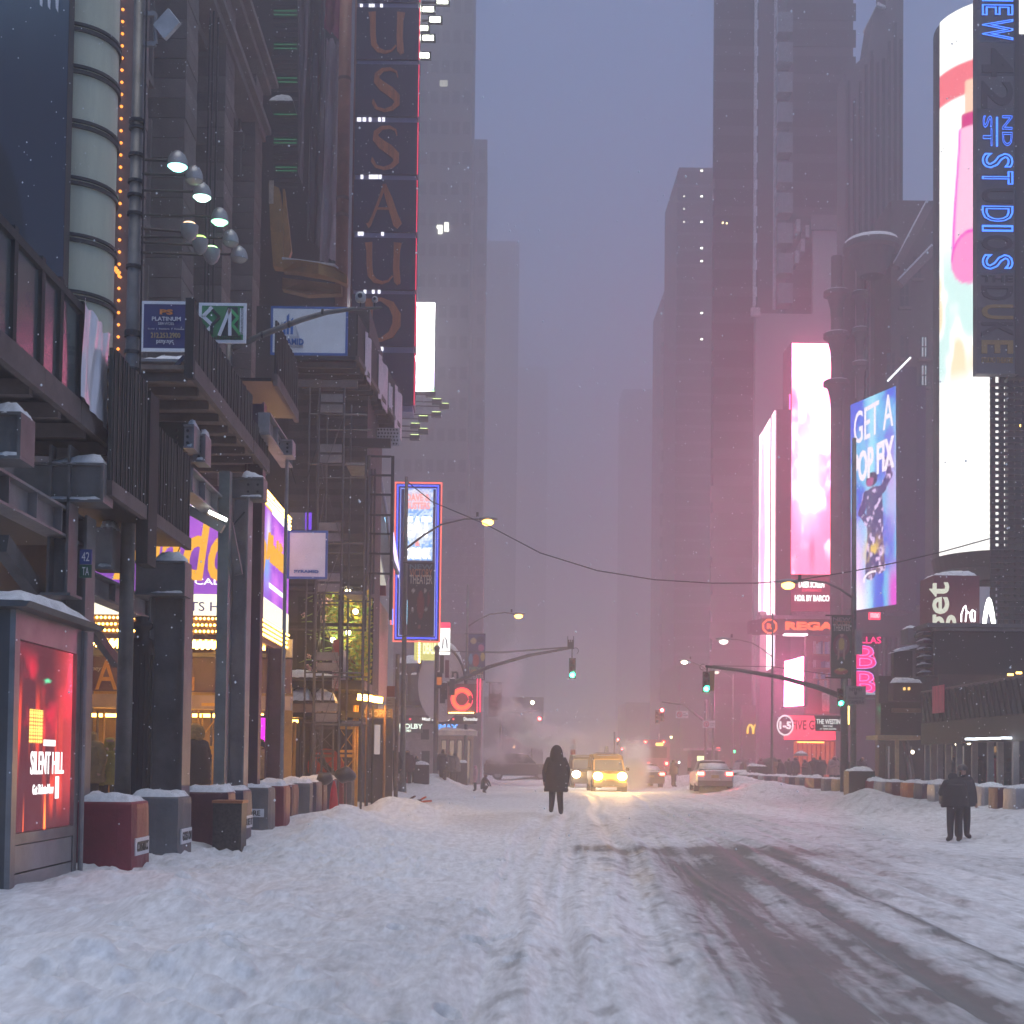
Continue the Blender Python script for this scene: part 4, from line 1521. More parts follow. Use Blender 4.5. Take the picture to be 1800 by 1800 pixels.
def build_blade():
	D = 50.0
	t = thing('blade_sign', 'tall blade sign of stacked navy boxes with bronze capital letters', 'sign', P(675, 720, D))
	navy = M('navy_box', (.016, .013, .045), .4, 0, .25, .6)
	bronze = M('bronze_letter', (.42, .12, .03), .45, .1, .3, 1.5, 0, (6, 1, .5))
	strip = M('lilac_strip', (.23, .22, .36), .4, 0, .2, .7)
	rows = [('N', -88), ('U', 13), ('S', 113), ('S', 215), ('A', 316), ('U', 418), ('D', 517), ('', 620)]
	xc = P(676, 360, D).x
	x0, x1, _, _ = rect(621, 300, 733, 400, D)
	for ch, y in rows:
		zt, zb = P(677, y, D).z, P(677, y + 91, D).z
		b = MB()
		b.box(x0, x1, D, D + 1.2, zb, zt)
		box = b.build('letter_box', navy, t)
		w, h = 1.42, (zt - zb) * .80
		m = MB()
		for st in letter_polys(ch):
			lf, rt = [], []
			for i, (p, wd) in enumerate(st):
				a = Vector(st[max(i - 1, 0)][0])
				c = Vector(st[min(i + 1, len(st) - 1)][0])
				dr = (c - a).normalized()
				nn = Vector((-dr.y, dr.x))
				P0 = Vector(p)
				q = P0 + nn * wd * .74
				q2 = P0 - nn * wd * .74
				lf.append(q)
				rt.append(q2)
			o = Vector((xc - w / 2, D - .06, zb + (zt - zb) * .10))
			f = lambda q: o + Vector((q.x * w, 0, q.y * h))
			for i in range(len(lf) - 1):
				pts = [f(lf[i]), f(rt[i]), f(rt[i + 1]), f(lf[i + 1])]
				m.prism(pts, (0, .055, 0))
		if m.v:
			m.build('letter', bronze, box)
		MB().box(x0 + .04, x1 - .04, D + .1, D + 1.0, zb - .24, zb - .005).build('gap_strip', strip, t)
		MB().box(x1 + .002, x1 + .03, D - .01, D + .02, zb, zt).build('edge_neon', E('crimson_neon', (1, .03, .10), .55), t)
	b = MB()
	rr = random.Random(3)
	for y in (10, 210, 311, 411, 513, 614):
		for k in range(rr.randrange(3, 8)):
			p = P(629 + rr.uniform(0, 45), y - 2, D - .02)
			b.box(p.x - .05, p.x + .05, D + .05, D + .09, p.z - .07, p.z + .07)
	b.build('indicator_lights', E('pale_glow', (.9, .9, 1), .6), t, kind='stuff')
	# lit lamps on the right edge
	for k, (px, py) in enumerate(((778, 5), (753, 19), (765, 37), (743, 52), (753, 69), (745, 100))):
		p = P(px, py, D + 1.5)
		l = thing('floodlight', ['floodlight highest and furthest out at the top of the blade sign', 'second floodlight from the top beside the blade sign', 'third floodlight from the top beside the blade sign', 'small fourth floodlight from the top, close to the blade sign', 'fifth floodlight from the top beside the blade sign', 'lowest of the six lit floodlights at the top of the blade sign'][k], 'floodlight', p, 'floodlights at the top of the blade sign')
		MB().box(p.x - .28, p.x + .28, D + 1.4, D + 1.6, p.z - .1, p.z + .16).build('housing', DARK, l)
		MB().box(p.x - .2, p.x + .2, D + 1.36, D + 1.398, p.z - .09, p.z + .08).build('lens', E('flood_white', (.95, 1, .80), 7), l)
		MB().bar((x1, D + 1.5, p.z), (p.x - .25, D + 1.5, p.z), .07).build('arm', DARK, l)
	# lit white panel behind
	D = 72.0
	x0, x1, z0, z1 = rect(716, 530, 764, 690, D + 8)
	w = thing('white_light_screen', 'blown out white lit panel behind the lower end of the blade sign', 'screen', ((x0 + x1) / 2, D + 8, z0))
	MB().box(x0, x1, D + 8, D + 8.5, z0, z1).build('casing', DARK, w)

	def pic(u, v):
		c = np.tile(A3(1., .98, 1.), (len(u), 1))
		sp = sst(.62, .66, fbm(u * 9 + 3, v * 22, 6, 2)) * (v < .72) * (u < .75)
		c = mix(c, A3(.45, .42, .5), sp * .6)
		c = mix(c, A3(.35, .2, .6), sst(.75, .95, u) * sst(.45, .3, v) * .6)
		c = mix(c, A3(.1, .6, .2), sst(.75, .95, u) * sst(.08, .02, v))
		return c
	screen('screen', plane_pos((x0, D + 7.98, z0), (x1 - x0, 0, 0), (0, 0, z1 - z0)), pic, 24, 60, VC('white_panel', 3.0), w)
	for k, (px, py, a0) in enumerate(((757, 692, 705), (768, 705, 690), (781, 713, 690), (767, 728, 700), (744, 735, 695), (730, 748, 690), (744, 757, 690), (729, 768, 690))):
		p = P(px, py, D + 5)
		l = thing('sign_lamp', 'small dark sign lamp on an arm below the white panel, %s from the top' % ['first', 'second', 'third', 'fourth', 'fifth', 'sixth', 'seventh', 'eighth'][k], 'lamp', p, 'sign lamps below the white panel')
		MB().box(p.x - .28, p.x + .28, D + 4.9, D + 5.2, p.z - .18, p.z + .1).build('housing', DARK, l)
		MB().box(p.x - .24, p.x + .24, D + 4.92, D + 5.18, p.z + .102, p.z + .13).build('lens', E('lamp_green', (.75, 1, .35), 1.2), l)
		a = P(a0, py, D + 5)
		MB().bar(a, (p.x - .27, D + 5.05, p.z - .04), .07).build('arm', DARK, l)
build_blade()

# ================================================================== high platform and scaffold tower
def build_platform():
	t = thing('scaffold_platform', 'high dark scaffold platform with pale banners tied to its parapet', 'scaffold', P(600, 1390, 36))
	zz = P(625, 634, 36).z
	a, b = P(625, 634, 36.0), P(701, 756, 43.6)
	b.z = a.z
	top = Vector((0, 0, 1.25))
	nrm = (b - a).cross(ZV).normalized()
	if nrm.x < 0:
		nrm = -nrm
	m = MB()
	m.prism([a + ZV * .14, b + ZV * .14, b + top * .98, a + top], nrm * .05)
	m.build('parapet', PLANK[2], t)
	m = MB()
	m.prism([a, b, b + ZV * .13, a + ZV * .13], nrm * .09)
	m.build('fascia_board', BOARD, t)
	k0 = P(508, 648, 36.0)
	m = MB()
	m.prism([Vector((k0.x, 36, a.z + .02)), Vector((a.x, 36, a.z + .02)), Vector((b.x, b.y, a.z + .02)), Vector((k0.x, b.y, a.z + .02))], (0, 0, .08))
	m.build('deck', DARK, t)
	n = 14
	for k in range(n):
		f = (k + .5) / n
		q = a + (b - a) * f
		m = MB()
		m.box(k0.x, q.x - .03, q.y - .06, q.y + .06, a.z - .13, a.z + .018)
		m.build('joist', M('joist_dark', (.09, .08, .08), .7), t)
	x0, x1, z0, z1 = rect(514, 668, 629, 681, 35.8)
	MB().box(x0, x1, 35.8, 35.9, z0, z1).build('edge_board', BOARD, t)
	x0, x1, z0, z1 = rect(590, 770, 687, 785, 38)
	MB().box(x0, x1, 38, 38.2, z0, z1).build('ledger', DARK, t)
	for f0, f1, u0, u1 in ((.13, .24, -.1, 1.0), (.42, .62, -.15, 1.05), (.66, .74, .05, .75), (.82, 1.0, -.3, 1.0)):
		p0, p1 = a + (b - a) * f0, a + (b - a) * f1
		m = MB()
		o = nrm * .07
		pts = []
		for i in range(6):
			f = i / 5
			pts.append(p0 + (p1 - p0) * f + o + nrm * .04 * math.sin(f * 9) + ZV * (u0 + .06 * math.sin(f * 5)))
		for i in range(5, -1, -1):
			f = i / 5
			pts.append(p0 + (p1 - p0) * f + o + nrm * .04 * math.sin(f * 9) + ZV * u1 * 1.1)
		m.prism(pts, nrm * .012)
		m.build('tied_banner', M('pale_banner', (.62, .52, .58), .5, 0, .12), t)
	# perforated end plate
	x0, x1, z0, z1 = rect(640, 752, 703, 783, 42)
	MB().box(x0, x1, 42, 42.05, z0, z1).build('perforated_plate', M('perforated', (.46, .44, .47), .5), t)
	h = MB()
	for i in range(11):
		for j in range(5):
			p = Vector((x0 + (x1 - x0) * (i + .5 + .25 * (j % 2)) / 11.5, 41.985, z0 + (z1 - z0) * (j + .5) / 5))
			h.cyl(p, p + Vector((0, .012, 0)), .03, n=6)
	h.build('holes', BLACK, t, kind='stuff')
	# scaffold tower below
	D = 33.5
	zb, zt = .1, P(580, 682, D).z
	tube = M('scaffold_tube', (.12, .115, .115), .5, .4, .3)
	xs = [P(px, 900, D).x for px in (541, 558, 602, 642, 648)]
	for i, x in enumerate(xs):
		for y in (D, D + 1.6):
			m = MB()
			m.cyl((x, y, zb if i != 4 else P(640, 1030, D).z), (x, y, zt if i < 3 else P(645, 800, D).z), .03 if i else .025, n=7)
			m.build('upright', tube, t)
	z = zb + 2.2
	k = 0
	plank = M('scaffold_plank', (.20, .185, .185), .7, 0, .3)
	while z < zt - .2:
		for y in (D, D + 1.6):
			m = MB()
			m.cyl((xs[0], y, z), (xs[3], y, z), .022, n=6)
			m.build('ledger', tube, t)
		for off in (0, .26):
			m = MB()
			m.box(xs[1] + .04, xs[2] - .04, D - .035, D - .01, z + .04 + off, z + .24 + off)
			m.build('toe_board', plank, t)
		if k % 2 == 0:
			m = MB()
			m.box(xs[2] + .05, xs[3] - .05, D + .1, D + 1.5, z + .03, z + .08)
			m.build('deck_plank', plank, t)
		m = MB()
		m.bar((xs[1], D - .03, z - (1.9 if k % 2 else 0)), (xs[2], D - .03, z - (0 if k % 2 else 1.9)), .022)
		m.bar((xs[0], D + 1.62, z - (0 if k % 2 else 1.9)), (xs[1], D + 1.62, z - (1.9 if k % 2 else 0)), .022)
		m.build('diagonal', tube, t)
		z += 1.95 if k % 2 else 1.25
		k += 1
	# railed ladder on its right
	D2 = 35.0
	xa, xb = P(644, 900, D2).x, P(689, 900, D2).x
	z0, z1 = P(660, 1110, D2).z, P(660, 801, D2).z
	dk = M('ladder_dark', (.05, .05, .052), .5, .3)
	for x in (xa, xb):
		MB().box(x - .04, x + .04, D2, D2 + .08, z0 if x == xa else z0 + .3, z1).build('ladder_rail', dk, t)
	for py in (802, 835, 869, 905, 938, 973, 1008):
		z = P(665, py, D2).z
		MB().box(xa + .041, xb - .041, D2 + .01, D2 + .06, z - .025, z + .025).build('ladder_rung', dk, t)
build_platform()

def build_brown_front():
	"""dim slatted facade behind the scaffold with the curved billboard"""
	D = 39.0
	x0, x1, z0, z1 = rect(505, 655, 645, 1040, D)
	t = thing('slatted_building', 'dim brown slatted building front behind the scaffold tower', 'building', ((x0 + x1) / 2, D, 0))
	MB().box(x0 - 1, x1, D + .1, D + 5, 0, z1 + 2).build('wall', M('umber_wall', (.055, .048, .048), .7, 0, .3), t)
	n = 34
	mb = MB()
	mb.box(-(x1 - x0) / 2, (x1 - x0) / 2, -.04, .04, -.09, .09)
	pieces('slat', mb, [M('slat_a', (.085, .075, .075), .7), M('slat_b', (.06, .055, .055), .7)], t, [((x0 + x1) / 2, D + .05, z0 + (z1 - z0) * (k + .5) / n) for k in range(n)])
	a = rect(509, 901, 548, 931, D - .05)
	MB().box(a[0], a[1], D - .06, D - .02, a[2], a[3]).build('pale_window', M('pale_window', (.42, .36, .37), .4), t)
	MB().box(a[1] - .18, a[1], D - .08, D - .061, a[2], a[3]).build('violet_light', E('violet', (.25, .08, 1), .35), t)
	c = thing('curved_billboard', 'pale curved billboard wedge seen through the railed ladder', 'billboard', P(665, 1035, 46))

	def wedge(pts, mat, name, D):
		m = MB()
		m.prism([P(px, py, D) for px, py in pts], (0, .3, 0))
		m.build(name, mat, c)
	wedge([(645, 852), (653, 905), (664, 960), (672, 1000), (678, 1027), (640, 1027), (640, 852)], E('pale_screen', (.82, .78, .68), .26), 'lit_face', 46)
	wedge([(645, 790), (655, 797), (672, 850), (685, 930), (688, 1000), (680, 1026), (668, 965), (655, 900)], M('curve_grey', (.28, .25, .28), .4), 'dark_face', 46.4)
	m = MB()
	m.tube([P(652, 792, 45.8), P(668, 835, 45.8), (P(680, 905, 45.8)), P(690, 985, 45.8), P(700, 1010, 45.8)], .07)
	m.build('edge_tube', M('curve_edge', (.5, .46, .5), .3, .5), c, smooth=True)
	wedge([(640, 1029), (678, 1029), (678, 1046), (640, 1046)], M('crimson_band', (.20, .02, .035), .5), 'band', 45.9)
	wedge([(608, 785), (626, 785), (626, 800), (612, 801)], E('pink_glow', (1, .45, .6), .3), 'glow', 46)
	wedge([(610, 813), (622, 813), (622, 845), (614, 842)], E('pale_screen', (.82, .78, .68), .26), 'lit_slot', 46)
	wedge([(633, 813), (638, 815), (638, 890), (632, 890)], E('pale_screen', (.82, .78, .68), .26), 'lit_slot', 46)
	wedge([(652, 786), (664, 786), (667, 803), (655, 800)], E('violet', (.25, .08, 1), .35), 'violet_slot', 46)
	wedge([(675, 910), (679, 908), (686, 930), (684, 935)], E('cyan_edge', (.3, .7, 1), .8), 'cyan_slot', 45.9)
build_brown_front()

def build_display():
	D = 36.5
	x0, x1, z0, z1 = rect(500, 1030, 642, 1192, D)
	t = thing('window_display', 'shop window filled with lit green and gold foliage behind dark frames', 'window display', ((x0 + x1) / 2, D, z0))
	MB().box(x0, x1, D + 2.4, D + 2.5, z0 - .2, z1).build('back_panel', M('display_back', (.02, .02, .015), .7), t)
	MB().box(x0, x1, D, D + 2.39, z0 - .3, z0 - .05).build('sill', DARK, t)
	rr = random.Random(9)
	lf = [MB(), MB(), MB()]
	xm = P(565, 1100, D).x
	for k in range(4200):
		u = rr.random() ** .7
		x = x1 - (x1 - xm) * rr.random() * 1.05
		z = z0 + (z1 - z0) * rr.random()
		y = D + .7 + rr.random() * 1.5
		if (z - z0) / (z1 - z0) < .5 and x < x1 - (x1 - xm) * .75:
			continue
		c = Vector((x, y, z))
		a = Vector((rr.gauss(0, 1), rr.gauss(0, 1), rr.gauss(0, 1))).normalized() * .075
		b = a.cross(Vector((rr.gauss(0, 1), rr.gauss(0, 1), rr.gauss(0, 1)))).normalized() * .035
		lf[0 if rr.random() < .45 else (1 if rr.random() < .6 else 2)].add([c - a, c + b, c + a, c - b], [(0, 1, 2, 3)])
	for i, (cc, nm) in enumerate((((.62, .52, .04), 'yellow_leaves'), ((.28, .44, .04), 'green_leaves'), ((.66, .42, .07), 'gold_leaves'))):
		lf[i].build(nm, M(nm, cc, .5, 0, .3), t, kind='stuff')
	fr = MB()
	for k in range(46):
		p = P(rr.uniform(520, 600), rr.uniform(1035, 1180), D + .6)
		a = rr.uniform(-.5, .5)
		q = p + Vector((rr.uniform(.25, .7), 0, a * .5))
		fr.tube([p, (p + q) / 2 + Vector((0, 0, .04)), q], [.008, .018, .004], 4)
	fr.build('fronds', M('frond', (.24, .36, .08), .5), t, kind='stuff')
	for px, py, r in ((549, 1170, .20), (566, 1060, .16), (575, 1057, .13), (567, 1088, .12), (543, 1154, .07), (558, 1146, .05), (535, 1081, .08)):
		p = P(px, py, D + .5)
		m = MB()
		for k in range(16):
			d = Vector((rr.gauss(0, 1), rr.gauss(0, .6), rr.gauss(0, 1))).normalized() * r * rr.uniform(.4, 1)
			m.ball(p + d, r * .24, 5)
		m.build('blossom', M('pale_blossom', (.75, .45, .42), .5), t, smooth=True)
	for px, py in ((612, 1040), (612, 1112), (585, 1125), (625, 1075)):
		p = P(px, py, D + .35)
		MB().ball(p, .07, 6).build('spot_lamp', E('display_spot', (1, .88, .45), 26), t)
	fm = MB()
	for px in (551, 561, 596, 602, 638):
		q = rect(px - 2, 1028, px + 2, 1192, D - .05)
		fm.box(q[0], q[1], D - .08, D - .02, q[2], q[3])
	fm.build('mullions', DARK, t)
	for py, th in ((1029, 5), (1098, 6), (1107, 3), (1063, 3)):
		q = rect(551 if py == 1063 else 505, py - th / 2, 598 if py == 1063 else 640, py + th / 2, D - .1)
		MB().box(q[0], q[1], D - .13, D - .085, q[2], q[3]).build('transom', BOARD if th == 3 else DARK, t)
	# snowy ledges below
	for py, h, pa, pb in ((1196, .20, 500, 590), (1236, .34, 500, 548), (1236, .30, 553, 592)):
		q = rect(pa, py - 4, pb, py, D - .5)
		l = MB().box(q[0], q[1], D - .9, D - .15, q[2], q[3]).build('ledge', DARK, t)
		MB().snowcap(q[0], q[1], D - .9, D - .15, q[3], h, 7).build('snow', SNOW, t, smooth=True)
build_display()

def build_lower_scaffold():
	D = 37.5
	t = thing('shop_scaffold', 'amber lit scaffold bays at street level below the window display', 'scaffold', P(600, 1400, D))
	q = rect(492, 1236, 590, 1252, D - 1)
	MB().box(q[0], q[1], D - 1, D - .8, q[2], q[3]).build('fascia_board', M('pink_beam', (.34, .27, .27), .6), t)
	q = rect(492, 1252, 640, 1262, D)
	MB().box(q[0], q[1], D - .6, D + 2, q[2], q[3]).build('deck', DARK, t)
	amber_lit = M('amber_lit_tube', (.62, .33, .05), .45, .1, .2)  # amber light put into the colour of these tubes and boards
	for px, r, col in ((494, .035, STEEL), (503, .03, STEEL), (518, .05, amber_lit), (528, .03, DARK), (536, .03, DARK), (546, .03, DARK), (554, .03, STEEL), (586, .03, STEEL), (597, .05, DARK), (624, .055, amber_lit), (629, .03, amber_lit), (637, .03, STEEL), (645, .03, M('rusty_tube', (.25, .13, .06), .5)), (656, .03, DARK), (677, .035, M('rusty_tube', (.25, .13, .06), .5))):
		a = P(px, 1268 if px < 600 else 1240, D)
		MB().cyl((a.x, D, .1), (a.x, D, a.z), r, n=8).build('upright', col, t)
	for px0, px1, col in ((552, 588, STEEL), (598, 624, amber_lit)):
		for py in (1280, 1321, 1329):
			q = rect(px0, py - 3, px1, py + 2, D - .05)
			MB().box(q[0], q[1], D - .08, D - .05, q[2], q[3]).build('guard_board', BOARD if col is STEEL else amber_lit, t)
		for y0, y1 in ((1284, 1316), (1334, 1362)):
			m = MB()
			m.bar(P(px0 + 2, y0, D - .1), P(px1 - 2, y1, D - .1), .02).bar(P(px0 + 2, y1, D - .1), P(px1 - 2, y0, D - .1), .02)
			m.build('cross_brace', col, t)
	q = rect(500, 1262, 690, 1410, D + 3)
	MB().box(q[0], q[1], D + 3, D + 3.1, 0, q[3]).build('back_wall', M('dim_shop_wall', (.10, .085, .085), .6, 0, .4, 1), t)
	for px, py, w, h, col in ((578, 1300, 5, 20, (.9, .85, .9)), (587, 1295, 2.5, 26, (.7, .05, .1)), (640, 1340, 5, 16, (.8, .8, .85)), (663, 1300, 5, 26, (.75, .6, .6)), (566, 1265, 12, 3, (.6, .6, .6))):
		q = rect(px - w, py - h, px + w, py + h, D + 2.9)
		MB().box(q[0], q[1], D + 2.9, D + 2.95, max(q[2], .2), q[3]).build('lit_sign', E('shop_%d' % px, col, .22), t)
	p = P(573, 1348, D + 1.2)
	m = MB()
	m.lathe((0, 0, 0), [(.001, 0), (.52, 0), (.52, .06), (.001, .06)], 24)
	m.v = [(p.x + x, p.y - z, p.z + y) for x, y, z in m.v]
	d = m.build('round_sign', M('red_disc', (.55, .05, .02), .5), t)
	m = MB()
	m.bar(P(562, 1332, D + 1.1), P(577, 1352, D + 1.1), .16, .03, up=(0, 1, 0)).bar(P(577, 1352, D + 1.1), P(588, 1362, D + 1.1), .16, .03, up=(0, 1, 0))
	m.build('stripe', BLACK, d)
	for px, py in ((508, 1262), (608, 1250)):
		p = P(px, py, D + .4)
		MB().box(p.x - .25, p.x + .25, D + .35, D + .45, p.z - .12, p.z - .05).build('tube_lamp', E('added_amber_tube', (1, .43, .06), 10), t)  # amber tubes added to light the scaffold bays
	# amber strip lamp
	a, b, c, d = P(629, 1225, D - 1.2), P(654, 1228, D - 1.2), P(656, 1229, D - .4), P(672, 1231, D - .4)
	l = thing('strip_lamp', 'glowing amber strip lamp under the grey brushed panel', 'lamp', (a + d) / 2)
	for u, v in ((a, b), (c, d)):
		MB().bar(u, v, .15, .15).build('tube', E('strip_amber', (1, .46, .06), 34), l)
		MB().bar(u + Vector((0, .05, .09)), v + Vector((0, .05, .09)), .16, .05).build('housing', DARK, l)
	q = rect(640, 1246, 690, 1262, D + .2)
	s = thing('shop_name_board', 'brown shop name board with pale letters under the amber strip lamp', 'sign', ((q[0] + q[1]) / 2, D, q[2]))
	MB().box(q[0], q[1], D + .2, D + .3, q[2], q[3]).build('board', M('brown_board', (.16, .10, .06), .6), s)
	ptxt('SHOPPE', (640, 1249, 686, 1260), D + .19, M('cream_letter', (.55, .47, .36), .5), s)
build_lower_scaffold()

def build_brushed():
	X = -4.3
	a, b = L(646, 1042, X), L(683, 1066, X)
	z0, z1 = ZX(664, 1226, X), (a.z + b.z) / 2
	t = thing('metal_panel', 'tall grey pink brushed panel with painted yellow reflection, right of the window display', 'panel', (X, (a.y + b.y) / 2, z0))
	m = MB()
	n = 6
	for k in range(n):
		y0, y1 = a.y + (b.y - a.y) * k / n, a.y + (b.y - a.y) * (k + 1) / n
		MB().box(X - .12, X, y0 + .01, y1 - .01, z0, z1).build('metal_strip', M('brushed_a', (.36, .27, .30), .38, .6, .35, 1.4, .1, (1, 6, .25)) if k < 3 else M('brushed_reflection', (.46, .34, .20), .38, .6, .45, 1.4, .1, (1, 8, .25)), t)  # yellow reflection put into the base colour of the further strips
	MB().box(X - 1.0, X - .13, a.y - .02, b.y, z0, z1 - .1).build('core', BLACK, t)
	MB().box(X - .8, X - .14, a.y - .9, a.y - .03, z0 + .3, z1 - 1.2).build('side_board', M('dark_board', (.05, .035, .03), .6), t)
	q = rect(599, 1140, 611, 1215, 37)
	s = thing('narrow_sign', 'narrow pale pink hanging banner right of the shop window', 'banner', ((q[0] + q[1]) / 2, 37, q[2]))
	MB().prism([(q[0], 36.9, q[2] + .12), (q[1], 36.9, q[2]), (q[1], 36.9, q[3] - .1), (q[0], 36.9, q[3])], (0, .03, 0)).build('cloth', M('pale_banner', (.62, .52, .58), .5, 0, .12), s)
	q = rect(584, 1124, 598, 1210, 35.6)
	s = thing('vertical_sign', 'narrow vertical red and white lettered sign on the scaffold', 'sign', ((q[0] + q[1]) / 2, 35.6, q[2]))
	MB().box(q[0], q[1], 35.6, 35.64, q[2], q[2] + (q[3] - q[2]) * .66).build('white_panel', M('dull_white', (.5, .46, .46), .5), s)
	MB().box(q[0], q[1], 35.6, 35.64, q[2] + (q[3] - q[2]) * .665, q[3]).build('red_panel', M('dull_red', (.34, .04, .05), .5), s)
	txt('SHOES ENTRANCE', ((q[0] + q[1]) / 2, 35.59, (q[2] + q[3]) / 2 - .25), (q[3] - q[2]) * .72, (q[1] - q[0]) * .55, M('dull_red', (.34, .04, .05), .5), s, right=ZV, up=-XV, depth=.01)
build_brushed()

# ================================================================== cinema, restaurant sign and banners beyond
def ring_mesh(c, r0, r1, a0, a1, n, depth, sx=1.0):
	m = MB()
	for k in range(n):
		t0, t1 = a0 + (a1 - a0) * k / n, a0 + (a1 - a0) * (k + 1) / n
		pts = [Vector((c.x + r * math.cos(t) * sx, c.y, c.z + r * math.sin(t))) for r, t in ((r0, t0), (r1, t0), (r1, t1), (r0, t1))]
		m.prism(pts, (0, depth, 0))
	return m

def build_cinema():
	D = 80.0
	t = thing('cinema_front', 'cinema front with snow topped canopy, lit names and pale doors beyond the left crossing', 'cinema', P(770, 1345, D))
	W1 = M('mauve_wall', (.30, .24, .26), .7, 0, .2, .5)
	q = rect(690, 1170, 846, 1345, D + 4)
	MB().box(q[0], q[1], D + 4, D + 14, 0, q[3] + 2).build('wall', W1, t)
	q = rect(696, 1166, 775, 1240, D)
	MB().box(q[0], q[1], D, D + 3.5, q[2], q[3]).build('canopy', M('canopy_dark', (.06, .05, .06), .6), t)
	MB().snowcap(q[0], q[1], D, D + 3.5, q[3], .6, 8).build('snow', SNOW, t, smooth=True)
	for px in (708, 730, 748):
		a = rect(px - 8, 1186, px + 8, 1232, D - .3)
		MB().box(a[0], a[1], D - .35, D - .005, a[2], a[3]).build('canopy_panel', M('slate_panel', (.07, .08, .11), .6), t)
		MB().snowcap(a[0], a[1], D - .5, D - .1, a[3], .14, 4).build('snow', SNOW, t, smooth=True)
	a = rect(700, 1258, 838, 1272, D - .4)
	MB().box(a[0], a[1], D - .4, D + .5, a[2], a[3]).build('film_board', M('film_board', (.07, .05, .055), .5), t)
	WL = E('cinema_white', (1, 1, 1), .55)
	for s_, r_ in (('Mad Mars', (742, 1261, 776, 1267)), ('Fire', (778, 1261, 790, 1267)), ('Dhurandhar', (815, 1261, 840, 1267))):
		ptxt(s_, r_, D - .42, WL, t, bold=.02)
	for px in (721, 797):
		p = P(px, 1264, D - .42)
		MB().box(p.x - .06, p.x + .06, D - .44, D - .402, p.z - .06, p.z + .06).build('marker', E('red_marker', (1, .05, .1), .6), t)
	a = rect(697, 1272, 742, 1288, D - .2)
	MB().box(a[0], a[1], D - .2, D + .3, a[2], a[3]).build('name_board', M('taupe', (.12, .11, .10), .6), t)
	ptxt('DOLBY', (702, 1272, 743, 1281), D - .22, E('dolby', (.85, 1, .85), .6), t, bold=.03)
	ptxt('CINEMA', (702, 1282, 723, 1286.5), D - .22, E('dolby', (.85, 1, .85), .6), t, bold=.02)
	ptxt('IMAX', (769, 1273, 806, 1283), D - .22, E('imax', (.10, .35, 1), .7), t, bold=.06)
	a = rect(769, 1284, 838, 1292, D - 1)
	MB().box(a[0], a[1], D - 1, D + 2, a[2], a[3]).build('awning', M('pale_awning', (.55, .5, .47), .6), t)
	MB().snowcap(a[0], a[1], D - 1, D + 2, a[3], .22, 7).build('snow', SNOW, t, smooth=True)
	a = rect(770, 1294, 832, 1345, D + 1)
	MB().box(a[0], a[1], D + 1, D + 1.2, 0, a[3]).build('door_wall', M('warm_door_wall', (.45, .33, .28), .6), t)
	for px in (780, 794, 808, 822):
		a = rect(px - 5, 1300, px + 5, 1345, D + .95)
		d = MB().box(a[0], a[1], D + .93, D + .998, .15, a[3]).build('door', M('door_frame', (.2, .15, .14), .5), t)
		MB().box(a[0] + .05, a[1] - .05, D + .9, D + .929, .4, a[3] - .06).build('pane', E('door_glow', (1, .72, .55), .11), d)
	a = rect(704, 1290, 760, 1345, D + 1)
	MB().box(a[0], a[1], D + 1, D + 1.2, 0, a[3]).build('door_wall', M('grey_door_wall', (.36, .30, .31), .6), t)
	for px, y0, y1 in ((747, 1282, 1300), (748, 1320, 1345)):
		a = rect(px - 7, y0, px + 7, y1, D + .5)
		MB().box(a[0], a[1], D + .5, D + .6, max(a[2], .2), a[3]).build('dark_panel', BLACK, t)
	# round pale sign
	c = P(775, 1204, D - 1)
	r = 40 * D / F
	rs = thing('round_sign', 'big round pale sign with black n and snow on its rim', 'sign', c)
	m = MB()
	m.lathe((0, 0, 0), [(.001, 0), (r, 0), (r, .4), (.001, .4)], 48)
	m.v = [(c.x + x, c.y + .5 - z, c.z + y * 1.6) for x, y, z in m.v]
	m.build('disc', M('pale_disc', (.50, .42, .45), .5, 0, .06, .3), rs)
	m = MB()
	m.tube([Vector((c.x + (r + .08) * math.cos(a), c.y, c.z + 1.6 * (r + .05) * math.sin(a))) for a in np.linspace(-.9, 2.9, 40)], .07)
	m.build('rim', DARK, rs)
	m = MB()
	m.tube([Vector((c.x + (r + .06) * math.cos(a), c.y + .2, c.z + .12 + 1.6 * (r + .1) * math.sin(a))) for a in np.linspace(.5, 2.6, 30)], [.05 + .16 * math.sin(math.pi * k / 29) for k in range(30)], 7)
	m.build('snow', SNOW, rs, smooth=True)
	ptxt('n', (794, 1180, 806, 1194), c.y + .05, BLACK, rs, bold=.02)
	# red ring sign
	c = P(812, 1229, D - 1.8)
	rg = thing('neon_ring_sign', 'glowing red and orange C shaped neon ring sign on the cinema', 'sign', c)
	k = D / F
	ring_mesh(c, 12.5 * k, 18.5 * k, .45, 5.8, 30, .12, .95).build('ring', E('ring_orange', (1, .12, .03), .9), rg)
	ring_mesh(c + Vector((0, -.05, 0)), 18.8 * k, 20.2 * k, .1, 6.2, 36, .1, .95).build('outer_neon', E('ring_red', (1, .02, .08), 1.2), rg)
	ring_mesh(c + Vector((0, -.05, 0)), 11.0 * k, 12.0 * k, .1, 6.2, 36, .1, .95).build('inner_neon', E('ring_red', (1, .02, .08), 1.2), rg)
	MB().box(c.x - .85, c.x + .85, c.y + .3, c.y + .6, c.z - .85, c.z + .9).build('backing', M('ring_back', (.12, .05, .06), .6), rg)
